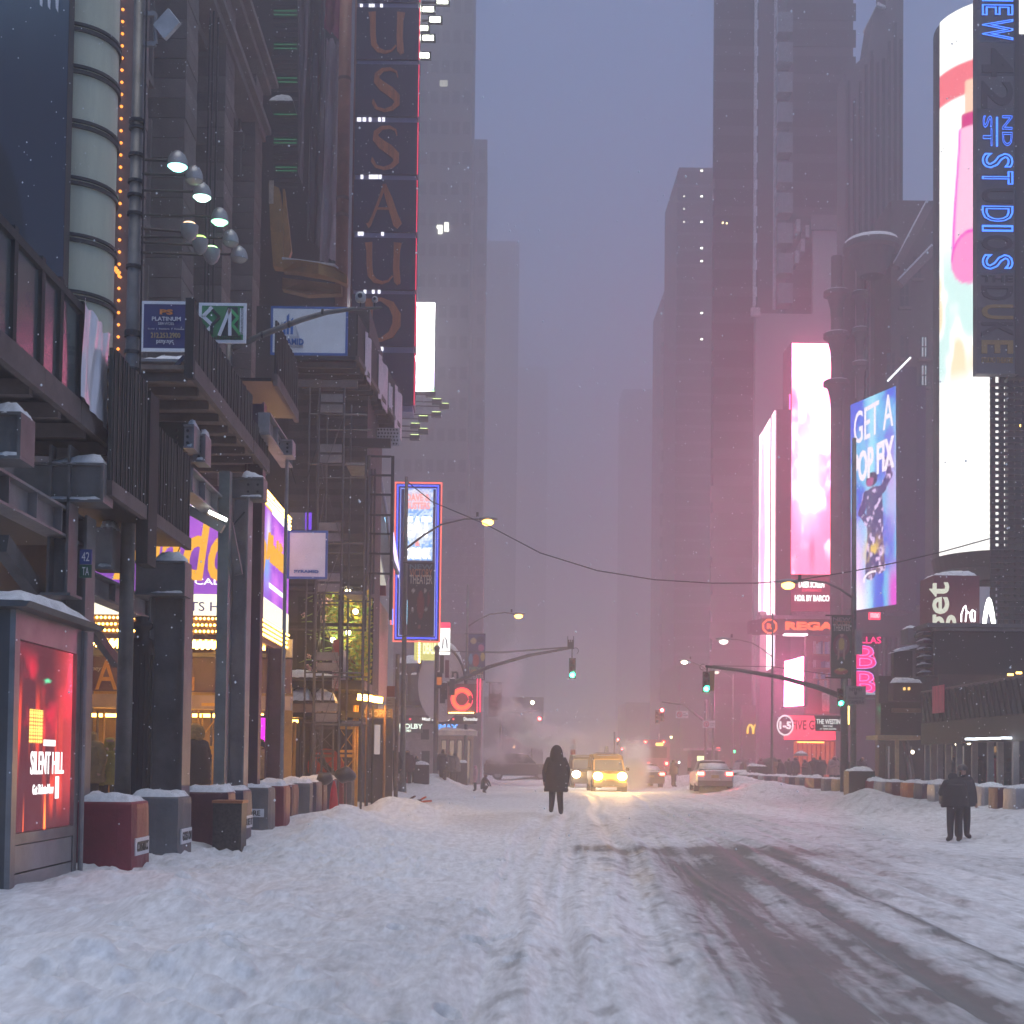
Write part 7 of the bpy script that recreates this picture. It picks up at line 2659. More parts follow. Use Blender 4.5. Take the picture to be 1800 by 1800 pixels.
cols = ['red', 'silver', 'maroon', 'silver', 'silver', 'dark', 'silver', 'navy', 'orange', 'maroon', 'silver', 'red', 'navy', 'tan', 'tan', 'grey', 'maroon', 'red', 'grey', 'navy', 'silver', 'grey', 'navy', 'silver', 'maroon', 'grey', 'grey', 'navy']
y = 32.4
for k, c in enumerate(cols):
	barrier(13.1 + rnd.uniform(-.07, .07), y, c, '%s covered barrier block, %s from the right edge along the right kerb' % (c, ordinal(k)), gr, None, rnd.uniform(-.08, .08))
	y += rnd.uniform(1.05, 1.5) * (1 + .015 * k)

def bin_box(px, py, D, label, wd=1.0, ht=1.1):
	c = P(px, py, D)
	t = thing('litter_bin', label, 'bin', (c.x, D, .1), 'snow topped litter bins')
	MB().box(c.x - wd / 2, c.x + wd / 2, D, D + .7, .1, ht).build('body', M('bin_black', (.025, .024, .027), .5), t)
	MB().box(c.x - wd / 2 + .06, c.x + wd / 2 - .06, D - .01, D - .002, ht - .38, ht - .12).build('opening', BLACK, t)
	MB().snowcap(c.x - wd / 2, c.x + wd / 2, D, D + .7, ht, .16, 5).build('snow', SNOW, t, smooth=True)
bin_box(741, 1350, 60, 'dark litter bin with snow lid, nearer of the two beyond the left barrier row', .65, 1.25)
bin_box(806, 1350, 70, 'dark litter bin with snow lid, further of the two beyond the left barrier row', .9, 1.35)
bin_box(1515, 1380, 47, 'dark litter bin behind the right barrier row below the signal pole', .9, 1.25)
bin_box(1333, 1355, 72, 'dark litter bin with peaked snow lid right of the white sedan', 1.0, 1.35)
bin_box(1300, 1355, 72.5, 'low dark planter box with snow beside the white sedan', 1.9, 1.0)

# ================================================================== lamps, signals, poles
def cobra(label, px, D, ytop, tip, arm_y, lit=(1, .48, .07), st=14, r=.09, name='street_lamp', x=None):
	b = P(px, 1300, D)
	zt = P(px, ytop, D).z
	t = thing(name, label, 'street lamp', (b.x, D, 0))
	MB().cyl((b.x, D, 0), (b.x, D, zt), r * 1.35, r * .8, n=10).build('pole', POLE, t, smooth=True)
	MB().cyl((b.x, D, 0), (b.x, D, .6), r * 2.2, r * 1.8, n=10).build('base', POLE, t)
	s, e = P(px, arm_y, D), P(*tip, D)
	s.x = b.x
	mid = s + (e - s) * .45 + Vector((0, 0, abs(e.x - s.x) * .16))
	q2 = s + (e - s) * .75 + Vector((0, 0, abs(e.x - s.x) * .13))
	MB().tube([s, s + (mid - s) * .5 + Vector((0, 0, .06)), mid, q2, e + Vector((0, 0, .12))], [r * .55, r * .5, r * .45, r * .4, r * .4], 7).build('arm', POLE, t, smooth=True)
	sg = 1 if e.x > s.x else -1
	m = MB()
	rings = []
	for i in range(7):
		u = i / 6
		w = .17 * math.sin(math.pi * (.15 + .8 * u)) + .03
		rings.append([Vector((e.x + sg * (u - .3) * .75, D + w * math.cos(a), e.z + .13 + w * .55 * math.sin(a))) for a in np.linspace(0, 2 * math.pi, 9)[:-1]])
	m.loft(rings)
	hd = m.build('lamp_head', M('lamp_grey', (.25, .25, .26), .4, .3), t, smooth=True)
	MB().ball((e.x + sg * .12, D, e.z + .0), .24, 8, .6).build('lens', E('lamp_%d' % px, lit, st), hd, smooth=True)
	MB().box(e.x - sg * .30 - .05, e.x - sg * .30 + .05, D - .05, D + .05, e.z + .22, e.z + .4).build('sensor', DARK, hd)
	return t, b.x, zt

cobra('tall street lamp with glowing amber head, arm reaching over the left of the road', 708, 55, 838, (852, 918), 965, st=5)
cobra('street lamp with amber head beyond the left signal, nearer the mist', 819, 80, 1027, (908, 1083), 1102, st=5)
cobra('street lamp on the right pole with a small amber head pointing left', 1500, 49, 770, (1391, 1029), 1052, st=5)
cobra('thin pink lit lamp pole with a dim head right of the hazy crossing', 1357, 70, 1078, (1276, 1128), 1155, lit=(1, .75, .7), st=1.2, r=.06)
cobra('white curved lamp pole beyond the right signal with a pale lamp', 1254, 96, 1168, (1206, 1164), 1190, lit=(1, .9, .6), st=4, r=.09)
cobra('faint far lamp pole behind the arch restaurant crossing', 1288, 118, 1185, (1262, 1182), 1196, lit=(1, .8, .6), st=.8, r=.07)

def banner(label, px0, py0, px1, py1, D, col, texts, blobs=(), pole_side=-1):
	q = rect(px0, py0, px1, py1, D)
	t = thing('street_banner', label, 'banner', ((q[0] + q[1]) / 2, D, q[2]))

	def pic(u, v):
		c = np.tile(A3(*col), (len(u), 1))
		c = c * (1 + .25 * (fbm(u * 3, v * 6, 5) - .5))[:, None]
		for (bu, bv, ru, rv, bc) in blobs:
			d = ((u - bu) / ru) ** 2 + ((v - bv) / rv) ** 2
			c = mix(c, A3(*bc), sst(1.1, .9, d))
		return c
	screen('cloth', lambda a, b: Vector((q[0] + (q[1] - q[0]) * float(a), D + .05 * math.sin(float(b) * 5 + float(a) * 2), q[2] + (q[3] - q[2]) * float(b))), pic, 24, 60, VC('banner_print', 1, False, .6), t)
	for z in (q[2] - .03, q[3] + .03):
		MB().cyl((q[0] - .2, D + .03, z), (q[1], D + .03, z), .03, n=6).build('rod', DARK, t)
	for s_, v, h, cc in texts:
		txt(s_, ((q[0] + q[1]) / 2, D - .05, q[2] + (q[3] - q[2]) * v), (q[1] - q[0]) * .86, h, M('bt_%d' % int(cc[0] * 100 + cc[1] * 10), cc, .5), t, depth=.01, bold=.02)
	return t

cream, ora = (.6, .55, .45), (.55, .22, .08)
banner('dark theatre banner with pale circus lettering on the tall left lamp pole', 716, 990, 763, 1117, 54.6, (.022, .020, .035), [('NEW', .95, .20, (.15, .28, .32)), ('VICTORY', .865, .34, ora), ('THEATER', .775, .36, cream)],
	   [(.5, .42, .13, .2, (.20, .02, .03)), (.5, .57, .06, .05, (.25, .04, .04)), (.22, .62, .05, .03, (.5, .5, .5)), (.66, .62, .05, .03, (.5, .5, .5)), (.2, .35, .05, .03, (.4, .4, .42)), (.7, .36, .05, .03, (.4, .4, .42)), (.45, .12, .05, .03, (.3, .1, .1)), (.8, .5, .03, .12, (.18, .02, .03))])
banner('theatre banner with bright coloured patches on the second left lamp pole', 823, 1115, 853, 1194, 79.6, (.05, .06, .16), [('NEW', .24, .16, (.2, .4, .2)), ('VICTORY', .15, .32, (.6, .35, .08)), ('THEATER', .055, .30, (.6, .6, .6))],
	   [(.30, .85, .18, .07, (.50, .40, .20)), (.75, .70, .18, .08, (.45, .12, .22)), (.45, .42, .20, .14, (.42, .06, .05)), (.15, .45, .12, .12, (.10, .30, .45)), (.85, .50, .12, .1, (.5, .40, .12)), (.7, .88, .22, .08, (.02, .02, .05))])
banner('dark red banner with the number 15 near the steam', 859, 1200, 882, 1258, 92, (.12, .035, .055), [('15', .80, .62, (.45, .33, .36)), ('YEARS', .12, .2, (.3, .2, .22))], [(.5, .5, .22, .05, (.24, .12, .15)), (.5, .33, .28, .06, (.24, .12, .15))])
banner('green circus theatre banner with red ring on the right lamp pole', 1461, 1083, 1497, 1190, 48.6, (.030, .055, .035), [('NEW', .95, .12, (.3, .2, .1)), ('VICTORY', .88, .20, (.35, .15, .10)), ('THEATER', .81, .24, (.40, .38, .34))],
	   [(.5, .52, .40, .19, (.16, .03, .05)), (.5, .52, .28, .13, (.22, .13, .15)), (.5, .54, .15, .10, (.42, .30, .08)), (.5, .68, .08, .03, (.4, .25, .2)), (.36, .38, .05, .1, (.35, .2, .17)), (.64, .38, .05, .1, (.35, .2, .17)), (.5, .09, .34, .05, (.35, .05, .05)), (.5, .12, .26, .02, (.42, .30, .08))])

def signal_head(parent, x, y, z, lit, back=False, body=None, face=-1, s=1.0):
	"""three lens traffic signal facing the camera (lit: 'green', 'red' or None)"""
	hb = body or M('signal_olive', (.06, .055, .035), .5)
	hd = MB()
	hd.box(x - .17 * s, x + .17 * s, y, y + .22 * s, z - .53 * s, z + .53 * s)
	h = hd.build('signal_head', hb, parent)
	for k, nm in ((.35, 'red'), (0, 'amber'), (-.35, 'green')):
		c = Vector((x, y, z + k * s))
		v = MB()
		v.lathe((0, 0, 0), [(.145 * s, 0), (.15 * s, .22 * s)], 12, math.pi * .05, math.pi * .95)
		v.v = [(c.x + a, c.y - d, c.z + b) for a, b, d in v.v]
		v.build('visor', hb, h)
		l = MB()
		l.lathe((0, 0, 0), [(.001, .05), (.09 * s, .035), (.125 * s, .0)], 14)
		l.v = [(c.x + a, c.y - d - .005, c.z + b) for a, b, d in l.v]
		if lit == nm:
			m = E('sig_' + nm, {'red': (1, .06, .06), 'green': (.02, 1, .48), 'amber': (1, .5, .05)}[nm], 32)
		else:
			m = M('lens_' + nm, {'red': (.10, .01, .01), 'amber': (.12, .06, .01), 'green': (.01, .06, .04)}[nm], .25)
		l.build('lens', m, h, smooth=True)
	return h

def build_left_signal():
	D = 71
	b = P(766, 1300, D)
	t = thing('traffic_signal', 'left traffic signal with long mast arm and a hanging green light', 'traffic signal', (b.x, D, 0))
	zt = P(770, 1141, D).z
	dk = M('signal_pole', (.085, .080, .085), .5, .3, .3)
	MB().cyl((b.x, D, 0), (b.x, D, zt), .14, .12, n=12).build('pole', dk, t, smooth=True)
	MB().ball((b.x, D, zt + .05), .16, 6).build('finial', dk, t, smooth=True)
	pts = [Vector((b.x, D, P(770, 1206, D).z)), P(800, 1199, D), P(860, 1172, D), P(930, 1152, D), P(1003, 1139, D)]
	MB().tube(pts, [.13, .12, .10, .085, .06], 9).build('mast_arm', dk, t, smooth=True)
	for dy in (0, 6):
		MB().tube([Vector((b.x, D, zt - .1)), P(880, 1146 + dy * .3, D), P(1000, 1137 + dy * .2, D)], .018, 5).build('guy_wire', dk, t)
	e = P(1003, 1139, D)
	m = MB()
	m.box(e.x - .16, e.x + .16, D - .1, D + .1, e.z - .05, e.z + .30)
	for dx in (-.15, .15):
		m.cyl((e.x + dx, D, e.z + .3), (e.x + dx, D, e.z + .62), .018, n=5)
	for dx in (-.1, 0, .1):
		m.box(e.x + dx - .035, e.x + dx + .035, D - .13, D - .1, e.z + .05, e.z + .42)
	m.build('radio_box', DARK, t)
	m = MB()
	m.tube([Vector((e.x + .25, D, e.z - .15)) + .16 * Vector((math.cos(a), 0, math.sin(a))) for a in np.linspace(-1, 2.2, 9)], .015, 5)
	m.cyl((e.x + .08, D, e.z), (e.x + .08, D, e.z - .55), .03, n=6)
	m.build('hanger', DARK, t)
	p = P(1006, 1175, D)
	signal_head(t, p.x, D - .1, p.z, 'green')
	# heads seen edge on at the pole
	for px, py, c in ((777, 1168, DARK), (786, 1176, M('sig_maroon', (.16, .02, .04), .5))):
		p = P(px, py, D - .4)
		MB().box(p.x - .10, p.x + .10, D - .6, D - .2, p.z - .45, p.z + .45).build('side_head', c, t)
	for px, py in ((773, 1196), (782, 1215), (795, 1208), (778, 1222)):
		p = P(px, py, D - .3)
		MB().box(p.x - .14, p.x + .14, D - .5, D - .25, p.z - .42, p.z + .42).build('side_head', M('signal_dusk', (.035, .033, .04), .5), t)
		MB().snowcap(p.x - .14, p.x + .14, D - .5, D - .25, p.z + .42, .1, 3).build('snow', SNOW, t, smooth=True)
	p = P(772, 1197, D - .6)
	MB().box(p.x - .12, p.x + .12, D - .62, D - .55, p.z - .2, p.z + .2).build('walk_sign', E('walk_amber', (1, .25, .04), .22), t)
build_left_signal()

def build_right_signal():
	D = 50
	b = P(1484, 1300, D)
	t = thing('traffic_signal', 'right traffic signal with mast arm and two green lights', 'traffic signal', (b.x, D, 0))
	dk = M('signal_pole', (.085, .080, .085), .5, .3, .3)
	zt = P(1484, 1185, D).z
	MB().cyl((b.x, D, 0), (b.x, D, zt), .15, .13, n=12).build('pole', dk, t, smooth=True)
	pts = [Vector((b.x, D, P(1480, 1226, D).z)), P(1440, 1209, D), P(1370, 1190, D), P(1300, 1178, D), P(1240, 1171, D)]
	MB().tube(pts, [.11, .10, .085, .07, .05], 9).build('mast_arm', dk, t, smooth=True)
	MB().tube([P(1240, 1170, D), P(1360, 1172, D), Vector((b.x, D, zt - .1))], .016, 5).build('guy_wire', dk, t)
	p = P(1241, 1199, D)
	signal_head(t, p.x, D - .1, p.z, 'green', s=.72)
	q = P(1248, 1197, D)
	MB().box(q.x, q.x + .16, D + .02, D + .3, q.z - .36, q.z + .38).build('side_head', M('signal_amber_back', (.30, .14, .04), .5), t)
	m = MB()
	m.tube([P(1243, 1173, D), P(1243, 1182, D)], .03, 6)
	m.tube([Vector((p.x - .12, D, p.z + .55)) + .11 * Vector((math.cos(a), 0, math.sin(a))) for a in np.linspace(1, 5, 9)], .012, 5)
	m.build('hanger', dk, t)
	p = P(1478, 1226, D - .5)
	signal_head(t, p.x, D - .5, p.z, 'green', s=.62)
build_right_signal()

def build_signs():
	D = 48.4
	q = rect(1488, 1206, 1522, 1239, D)
	t = thing('camera_notice_sign', 'grey police security camera notice on the right lamp pole', 'sign', ((q[0] + q[1]) / 2, D, q[2]))
	MB().box(q[0], q[1], D, D + .03, q[2], q[3]).build('plate', M('notice_grey', (.23, .20, .21), .5), t)
	dk = M('notice_ink', (.06, .05, .06), .5)
	ptxt('NYPD', (1493, 1209, 1515, 1215), D - .01, dk, t, bold=.02)
	ptxt('Security', (1491, 1224, 1519, 1230), D - .01, dk, t)
	ptxt('CAMERA', (1491, 1231, 1519, 1237), D - .01, dk, t)
	c = P(1504, 1219, D - .01)
	MB().prism([c + Vector((-.05, 0, .07)), c + Vector((.05, 0, .07)), c + Vector((.05, 0, -.01)), c + Vector((0, 0, -.08)), c + Vector((-.05, 0, -.01))], (0, .008, 0)).build('crest', dk, t)
	q = rect(1505, 1106, 1516, 1150, D)
	MB().box(q[0], q[1], D, D + .2, q[2], q[3]).build('cabinet', M('cabinet_grey', (.24, .22, .23), .5), label='grey equipment cabinet strapped to the right lamp pole above the notice', cat='cabinet')
	# parking regulation stack on the left pole
	D = 47
	b = P(697, 1300, D)
	zt = P(697, 1150, D).z
	t = thing('parking_sign_pole', 'rusty pole with a stack of parking regulation plates beside the brushed panel', 'sign pole', (b.x, D, 0))
	MB().cyl((b.x, D, 0), (b.x, D, zt), .075, n=10).build('pole', M('pole_rusty', (.20, .13, .09), .6, .2, .5, 3), t, smooth=True)
	for k, (y0, y1) in enumerate(((1226, 1246), (1248, 1268), (1271, 1290), (1291, 1309))):
		a = rect(679, y0, 694, y1, D - .1)
		pl = MB().box(a[0], a[1], D - .12, D - .1, a[2], a[3]).build('plate', M('plate_tan', (.42, .30, .20), .5), t)
		i = MB()
		for j in range(3):
			z = a[2] + (a[3] - a[2]) * (.25 + .25 * j)
			i.box(a[0] + .04, a[1] - .05 * (j + 1), D - .125, D - .121, z - .012, z + .012)
		i.build('print', M('plate_ink', (.25, .08, .03), .5), pl)
	a = rect(680, 1206, 694, 1225, D - .1)
	MB().box(a[0], a[1], D - .12, D - .1, a[2], a[3]).build('plate', M('plate_red', (.30, .05, .03), .5), t)
	# crossing signs and red signals far off
	def noturn(label, px, py, D):
		q = rect(px - 11, py - 6.5, px + 11, py + 6.5, D)
		t = thing('no_turn_sign', label, 'sign', ((q[0] + q[1]) / 2, D, q[2]))
		MB().box(q[0], q[1], D, D + .04, q[2], q[3]).build('plate', M('noturn_white', (.62, .58, .60), .5), t)
		c = Vector((q[0] + (q[1] - q[0]) * .3, D - .02, (q[2] + q[3]) / 2))
		rd = M('noturn_red', (.5, .03, .07), .5)
		ring_mesh(c, .14, .19, 0, 2 * math.pi, 18, .015).build('red_ring', rd, t)
		MB().bar(c + Vector((-.12, 0, .12)), c + Vector((.12, 0, -.12)), .04, .02, up=(0, 1, 0)).build('slash', rd, t)
		m = MB()
		m.bar(c + Vector((.03, .01, -.12)), c + Vector((.03, .01, .05)), .04, .01, up=(0, 1, 0)).bar(c + Vector((.05, .01, .05)), c + Vector((-.1, .01, .05)), .04, .01, up=(0, 1, 0))
		m.build('arrow', DKP, t)
		for k in range(2):
			MB().box(c.x + .25, q[1] - .05, D - .012, D - .002, c.z - .09 + .13 * k, c.z - .03 + .13 * k).build('print', M('print_grey', (.3, .28, .3), .5), t)
	noturn('white no left turn sign hanging in the mist on the left', 904, 1264, 96)
	noturn('white no left turn sign on the arm of the right red signal', 1199, 1256, 96)
	noturn('small square no turn sign low on the white curved lamp pole', 1246, 1273, 95.5)

	def redsig(label, px, py, D, pole, arm=True, s=.9, heads=((0, 0),)):
		c = P(px, py, D)
		b = P(pole[0], 1300, D)
		t = thing('traffic_signal', label, 'traffic signal', (b.x, D, 0))
		m = M('far_signal', (.22, .08, .06), .5)
		MB().cyl((b.x, D, 0), (b.x, D, c.z + .8), .09, n=8).build('pole', POLE, t, smooth=True)
		if arm:
			MB().tube([Vector((b.x, D, P(pole[0], pole[1], D).z)), (Vector((b.x, D, c.z)) + c) / 2 + Vector((0, 0, .45)), c + Vector((0, 0, .62))], [.09, .07, .05], 7).build('mast_arm', POLE, t, smooth=True)
		for dx, dz in heads:
			signal_head(t, c.x + dx, D - .2, c.z + dz - .3, 'red' if dx == 0 else None, body=m, s=s)
		return t
	redsig('red traffic signal in the mist on the left above the steam', 948, 1264, 97, (880, 1250))
	redsig('red traffic signal with a second head on the curved arm at the right crossing', 1163, 1249, 97, (1240, 1270), heads=((0, 0), (-.32, -.15)))
	redsig('small far red signal just right of the taxi roof', 1086, 1299, 150, (1080, 1310), False, .7)
	redsig('tiny far red signal low in the mist right of the taxi', 1093, 1316, 190, (1090, 1320), False, .7)
	redsig('small red signal above the bus in the mist', 1154, 1306, 118, (1158, 1310), False, .6)
	c = P(936, 1235, 110)
	t = thing('far_lamp', 'tiny yellowish far lamp above the left red signal', 'lamp', c)
	MB().ball(c, .16, 6).build('globe', E('far_yellow', (1, .85, .45), 5), t)
	MB().cyl(c + Vector((0, .2, -10 + .1)), c + Vector((0, .2, 0)), .06, n=6).build('pole', POLE, t)
	MB().tube([P(715, 846, 55), P(760, 882, 55), P(855, 922, 54), P(950, 972, 53), P(1050, 1003, 52), P(1150, 1019, 51), P(1250, 1025, 50), P(1330, 1025, 49.5), P(1400, 1020, 49), P(1500, 1004, 49), P(1580, 988, 48), P(1660, 969, 47), P(1750, 944, 46)], .022, 5).build('overhead_cable', BLACK, label='thin dark cable sagging across the whole street', cat='cable')
	# steam stack
	D = 82
	c = P(1007, 1340, D)
	t = thing('steam_stack', 'orange and white striped steam chimney in the road behind the walker', 'steam pipe', (c.x, D, 0))
	z0, z1 = 0, P(1007, 1299, D).z
	n = 9
	for k in range(n):
		MB().cyl((c.x, D, z0 + (z1 - z0) * k / n + .001), (c.x, D, z0 + (z1 - z0) * (k + 1) / n - .001), .15, n=14).build('stripe', M('stack_orange', (.60, .11, .06), .5) if k % 2 == 0 else M('stack_white', (.7, .68, .68), .5), t, smooth=False)
build_signs()

# ================================================================== vehicles
def wheel(t, x, y, z, r=.33, w=.2):
	m = MB()
	m.cyl((x - w / 2, y, z), (x + w / 2, y, z), r, n=18)
	ty = m.build('wheel', M('tyre', (.018, .018, .019), .8), t)
	s = 1 if x > ROOT[t.name].x else -1
	m = MB()
	m.cyl((x + s * w / 2, y, z), (x + s * (w / 2 + .012), y, z), r * .62, n=14)
	m.build('rim', M('rim_grey', (.3, .3, .31), .35, .7), ty)

def body_ring(y, hw, zb, zbelt, tumble=.0, n=None):
	return [Vector((-hw * .92, y, zb)), Vector((-hw, y, zb + .12)), Vector((-hw, y, (zb + zbelt) / 2)), Vector((-hw * .985, y, zbelt - .06)), Vector((-hw * .93, y, zbelt)),
			Vector((hw * .93, y, zbelt)), Vector((hw * .985, y, zbelt - .06)), Vector((hw, y, (zb + zbelt) / 2)), Vector((hw, y, zb + .12)), Vector((hw * .92, y, zb))]

def cab_ring(y, hw0, hw1, z0, z1):
	return [Vector((-hw0, y, z0)), Vector((-hw1 - (hw0 - hw1) * .25, y, z0 + (z1 - z0) * .75)), Vector((-hw1 * .93, y, z1)), Vector((hw1 * .93, y, z1)), Vector((hw1 + (hw0 - hw1) * .25, y, z0 + (z1 - z0) * .75)), Vector((hw0, y, z0))]

def shift(m, p, rz=0):
	c, s = math.cos(rz), math.sin(rz)
	m.v = [(p[0] + v[0] * c - v[1] * s, p[1] + v[0] * s + v[1] * c, p[2] + v[2]) for v in m.v]
	return m

GLASS_D = M('car_glass', (.02, .022, .025), .08, 0, .1)

def vehicle(name, label, cat, pos, rz, kind, paint, front_lit=None, tail_lit=None):
	"""car in its own axes: nose towards -y"""
	t = thing(name, label, cat, pos)
	def put(m, nm, mat, par=None, sm=False):
		shift(m, pos, rz)
		return m.build(nm, mat, par or t, smooth=sm)
	if kind == 'van':
		st = [(-2.15, .78, .42, .70), (-2.05, .83, .30, .92), (-1.75, .86, .26, 1.02), (-1.3, .87, .26, 1.08), (0, .87, .26, 1.10), (1.6, .87, .26, 1.10), (2.1, .86, .30, 1.08), (2.2, .82, .42, 1.0)]
		cab = [(-1.38, .80, .78, 1.06, 1.10), (-.95, .82, .74, 1.07, 1.62), (-.60, .83, .73, 1.08, 1.84), (.4, .84, .74, 1.09, 1.90), (1.8, .84, .74, 1.08, 1.88), (2.12, .83, .74, 1.07, 1.80)]
		wy, wr, L2 = (-1.4, 1.4), .33, 2.18
	elif kind == 'suv':
		st = [(-2.4, .80, .45, .85), (-2.25, .92, .32, 1.05), (-1.7, .97, .28, 1.12), (0, .98, .28, 1.15), (2.0, .97, .28, 1.15), (2.4, .90, .34, 1.10), (2.46, .85, .45, 1.0)]
		cab = [(-1.15, .90, .84, 1.12, 1.16), (-.5, .92, .80, 1.13, 1.74), (.3, .93, .80, 1.13, 1.82), (1.7, .93, .80, 1.13, 1.80), (2.35, .90, .82, 1.10, 1.30)]
		wy, wr, L2 = (-1.5, 1.5), .38, 2.44
	else:
		st = [(-2.3, .70, .42, .62), (-2.2, .84, .28, .74), (-1.6, .90, .24, .86), (-.8, .91, .23, .93), (.8, .91, .23, .96), (1.6, .90, .24, .98), (2.2, .87, .30, .97), (2.36, .80, .42, .90)]
		cab = [(-1.05, .80, .74, .90, .93), (-.35, .82, .62, .93, 1.36), (.25, .83, .60, .95, 1.43), (.9, .83, .61, .96, 1.40), (1.75, .81, .70, .96, 1.06), (1.95, .80, .76, .95, .98)]
		wy, wr, L2 = (-1.38, 1.38), .32, 2.34
	m = MB()
	m.loft([body_ring(y, hw, zb, zl) for y, hw, zb, zl in st])
	body = put(m, 'body', paint, sm=False)
	m = MB()
	m.loft([cab_ring(y, a, b, z0, z1) for y, a, b, z0, z1 in cab])
	cabo = put(m, 'cabin_glass', GLASS_D)
	# roof skin and pillars
	m = MB()
	rr_ = [c for c in cab if c[4] > (1.3 if kind == 'sedan' else 1.55)]
	m.loft([[Vector((-c[2] * .95, c[0], c[4] + .002)), Vector((-c[2] * .8, c[0], c[4] + .035)), Vector((c[2] * .8, c[0], c[4] + .035)), Vector((c[2] * .95, c[0], c[4] + .002))] for c in rr_])
	put(m, 'roof', paint)
	m = MB()
	for i in range(len(cab) - 1):
		a, b = cab[i], cab[i + 1]
		for s in (-1, 1):
			if i == 0 or i == len(cab) - 2:
				m.bar((s * (a[2] * .95 + .01), a[0], a[4]), (s * (b[2] * .95 + .01), b[0], b[4]), .07, .05)
			else:
				m.bar((s * (b[1] + .005), b[0], b[3]), (s * (b[2] * .97 + .015), b[0], b[4]), .06, .04)
	put(m, 'pillars', paint)
	m = MB()
	m.box(-.80, .80, -L2 - .04, -L2 + .10, .30, .50)
	put(m, 'front_bumper', M('bumper', (.05, .05, .052), .5) if kind != 'sedan' else paint, body)
	m = MB()
	m.box(-.80, .80, L2 - .06, L2 + .05, .26, .50)
	put(m, 'rear_bumper', M('bumper_grime', (.09, .088, .088), .6), body)
	for s in (-1, 1):
		m = MB()
		zl = {'van': .86, 'suv': .92, 'sedan': .66}[kind]
		m.ball((s * .60, st[0][0] + .06, zl - .06), .24, 9, .85)
		put(m, 'headlight', E('headlamp_' + front_lit[0], front_lit[1], front_lit[2]) if front_lit else M('dead_headlight', (.3, .3, .32), .2), body)
		m = MB()
		zt_ = {'van': 1.0, 'suv': 1.0, 'sedan': .86}[kind]
		m.obox((s * .66, L2 + .0, zt_ - .03), (.15, 0, 0), (0, .04, 0), (0, 0, .075))
		put(m, 'tail_light', E('tail_lit', (1, .04, .025), 22) if tail_lit else M('dead_tail', (.2, .01, .01), .3), body)
		m = MB()
		my = cab[0][0] + .35
		m.obox((s * (cab[0][1] + .17), my, cab[0][3] + .10), (.09, 0, 0), (0, .05, 0), (0, 0, .08))
		m.bar((s * (cab[0][1] - .05), my, cab[0][3] + .04), (s * (cab[0][1] + .12), my, cab[0][3] + .08), .03)
		put(m, 'mirror', DARK, body)
		for y in wy:
			m = MB()
			hw = .80 if kind != 'suv' else .86
			m.cyl((s * (hw - .12), y, wr - .02), (s * (hw + .09), y, wr - .02), wr, n=18)
			w_ = put(m, 'wheel', M('tyre', (.018, .018, .019), .8))
			m = MB()
			m.cyl((s * (hw + .091), y, wr - .02), (s * (hw + .105), y, wr - .02), wr * .6, n=14)
			put(m, 'rim', M('rim_grey', (.3, .3, .31), .35, .7), w_)
	m = MB()
	m.box(-.17, .17, L2 + .045, L2 + .06, .62, .76)
	put(m, 'number_plate', M('plate_ochre', (.35, .25, .08), .5), body)
	m = MB()
	m.box(-.42, .42, st[0][0] - .02, st[0][0] + .03, .46, .60)
	put(m, 'grille', BLACK, body)
	# settled snow
	m = MB()
	c0, c1 = rr_[0], rr_[-1]
	m.snowcap(-c0[2] * .8, c0[2] * .8, c0[0] + .1, c1[0], max(c0[4], c1[4]) + .03, .05, 6, 0)
	put(m, 'snow', SNOW, sm=True)
	if kind == 'sedan':
		m = MB()
		m.loft([[Vector((-.62, 1.2, 1.30)), Vector((0, 1.2, 1.34)), Vector((.62, 1.2, 1.30)), Vector((0, 1.2, 1.29))], [Vector((-.72, 1.85, 1.035)), Vector((0, 1.85, 1.07)), Vector((.72, 1.85, 1.035)), Vector((0, 1.85, 1.02))]])
		m.snowcap(-.75, .75, 1.85, 2.3, .965, .05, 5, 0)
		put(m, 'rear_snow', SNOW, sm=True)
	return t, put

def beams(t, pos, col, e, zl=.85, hw=.6):
	"""light thrown by a car's headlamps onto the snow ahead of it"""
	for s in (-1, 1):
		ld = bpy.data.lights.new('headlamp_beam', 'SPOT')
		ld.energy = e
		ld.color = col
		ld.spot_size = math.radians(34)
		ld.spot_blend = .9
		ld.shadow_soft_size = .08
		lo = bpy.data.objects.new('headlamp_beam', ld)
		C.objects.link(lo)
		lo.parent = t
		lo.location = (s * hw, -2.4, zl)
		lo.rotation_euler = (math.radians(-85.5), 0, 0)

def gpos(px, D):
	x = P(px, 1380, D).x
	return Vector((x, D, GZ(x, D) - .03))

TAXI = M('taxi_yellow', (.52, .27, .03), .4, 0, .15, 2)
hl = ('warm', (1, .62, .20), 85)
p = gpos(1066, 70)
t, put = vehicle('taxi_van', 'yellow taxi van driving towards the camera with both headlights glaring', 'taxi', p, 0, 'van', TAXI, hl)
beams(t, p, (1, .56, .16), 800)
m = MB()
m.prism([(-.52, -.35, 1.95), (.52, -.35, 1.95), (.46, -.2, 1.98), (-.46, -.2, 1.98)], (0, 1.5, .02))
put(m, 'roof_rack', DARK)
m = MB()
m.prism([(-.10, -.3, 1.97), (.10, -.3, 1.97), (.05, -.3, 2.32), (-.05, -.3, 2.32)], (0, .9, 0))
put(m, 'roof_sign', M('roof_sign', (.5, .5, .5), .4))
p = gpos(1027, 80)
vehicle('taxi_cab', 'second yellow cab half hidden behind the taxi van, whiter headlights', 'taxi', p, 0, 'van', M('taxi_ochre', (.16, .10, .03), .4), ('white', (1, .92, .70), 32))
p = gpos(1249, 66)
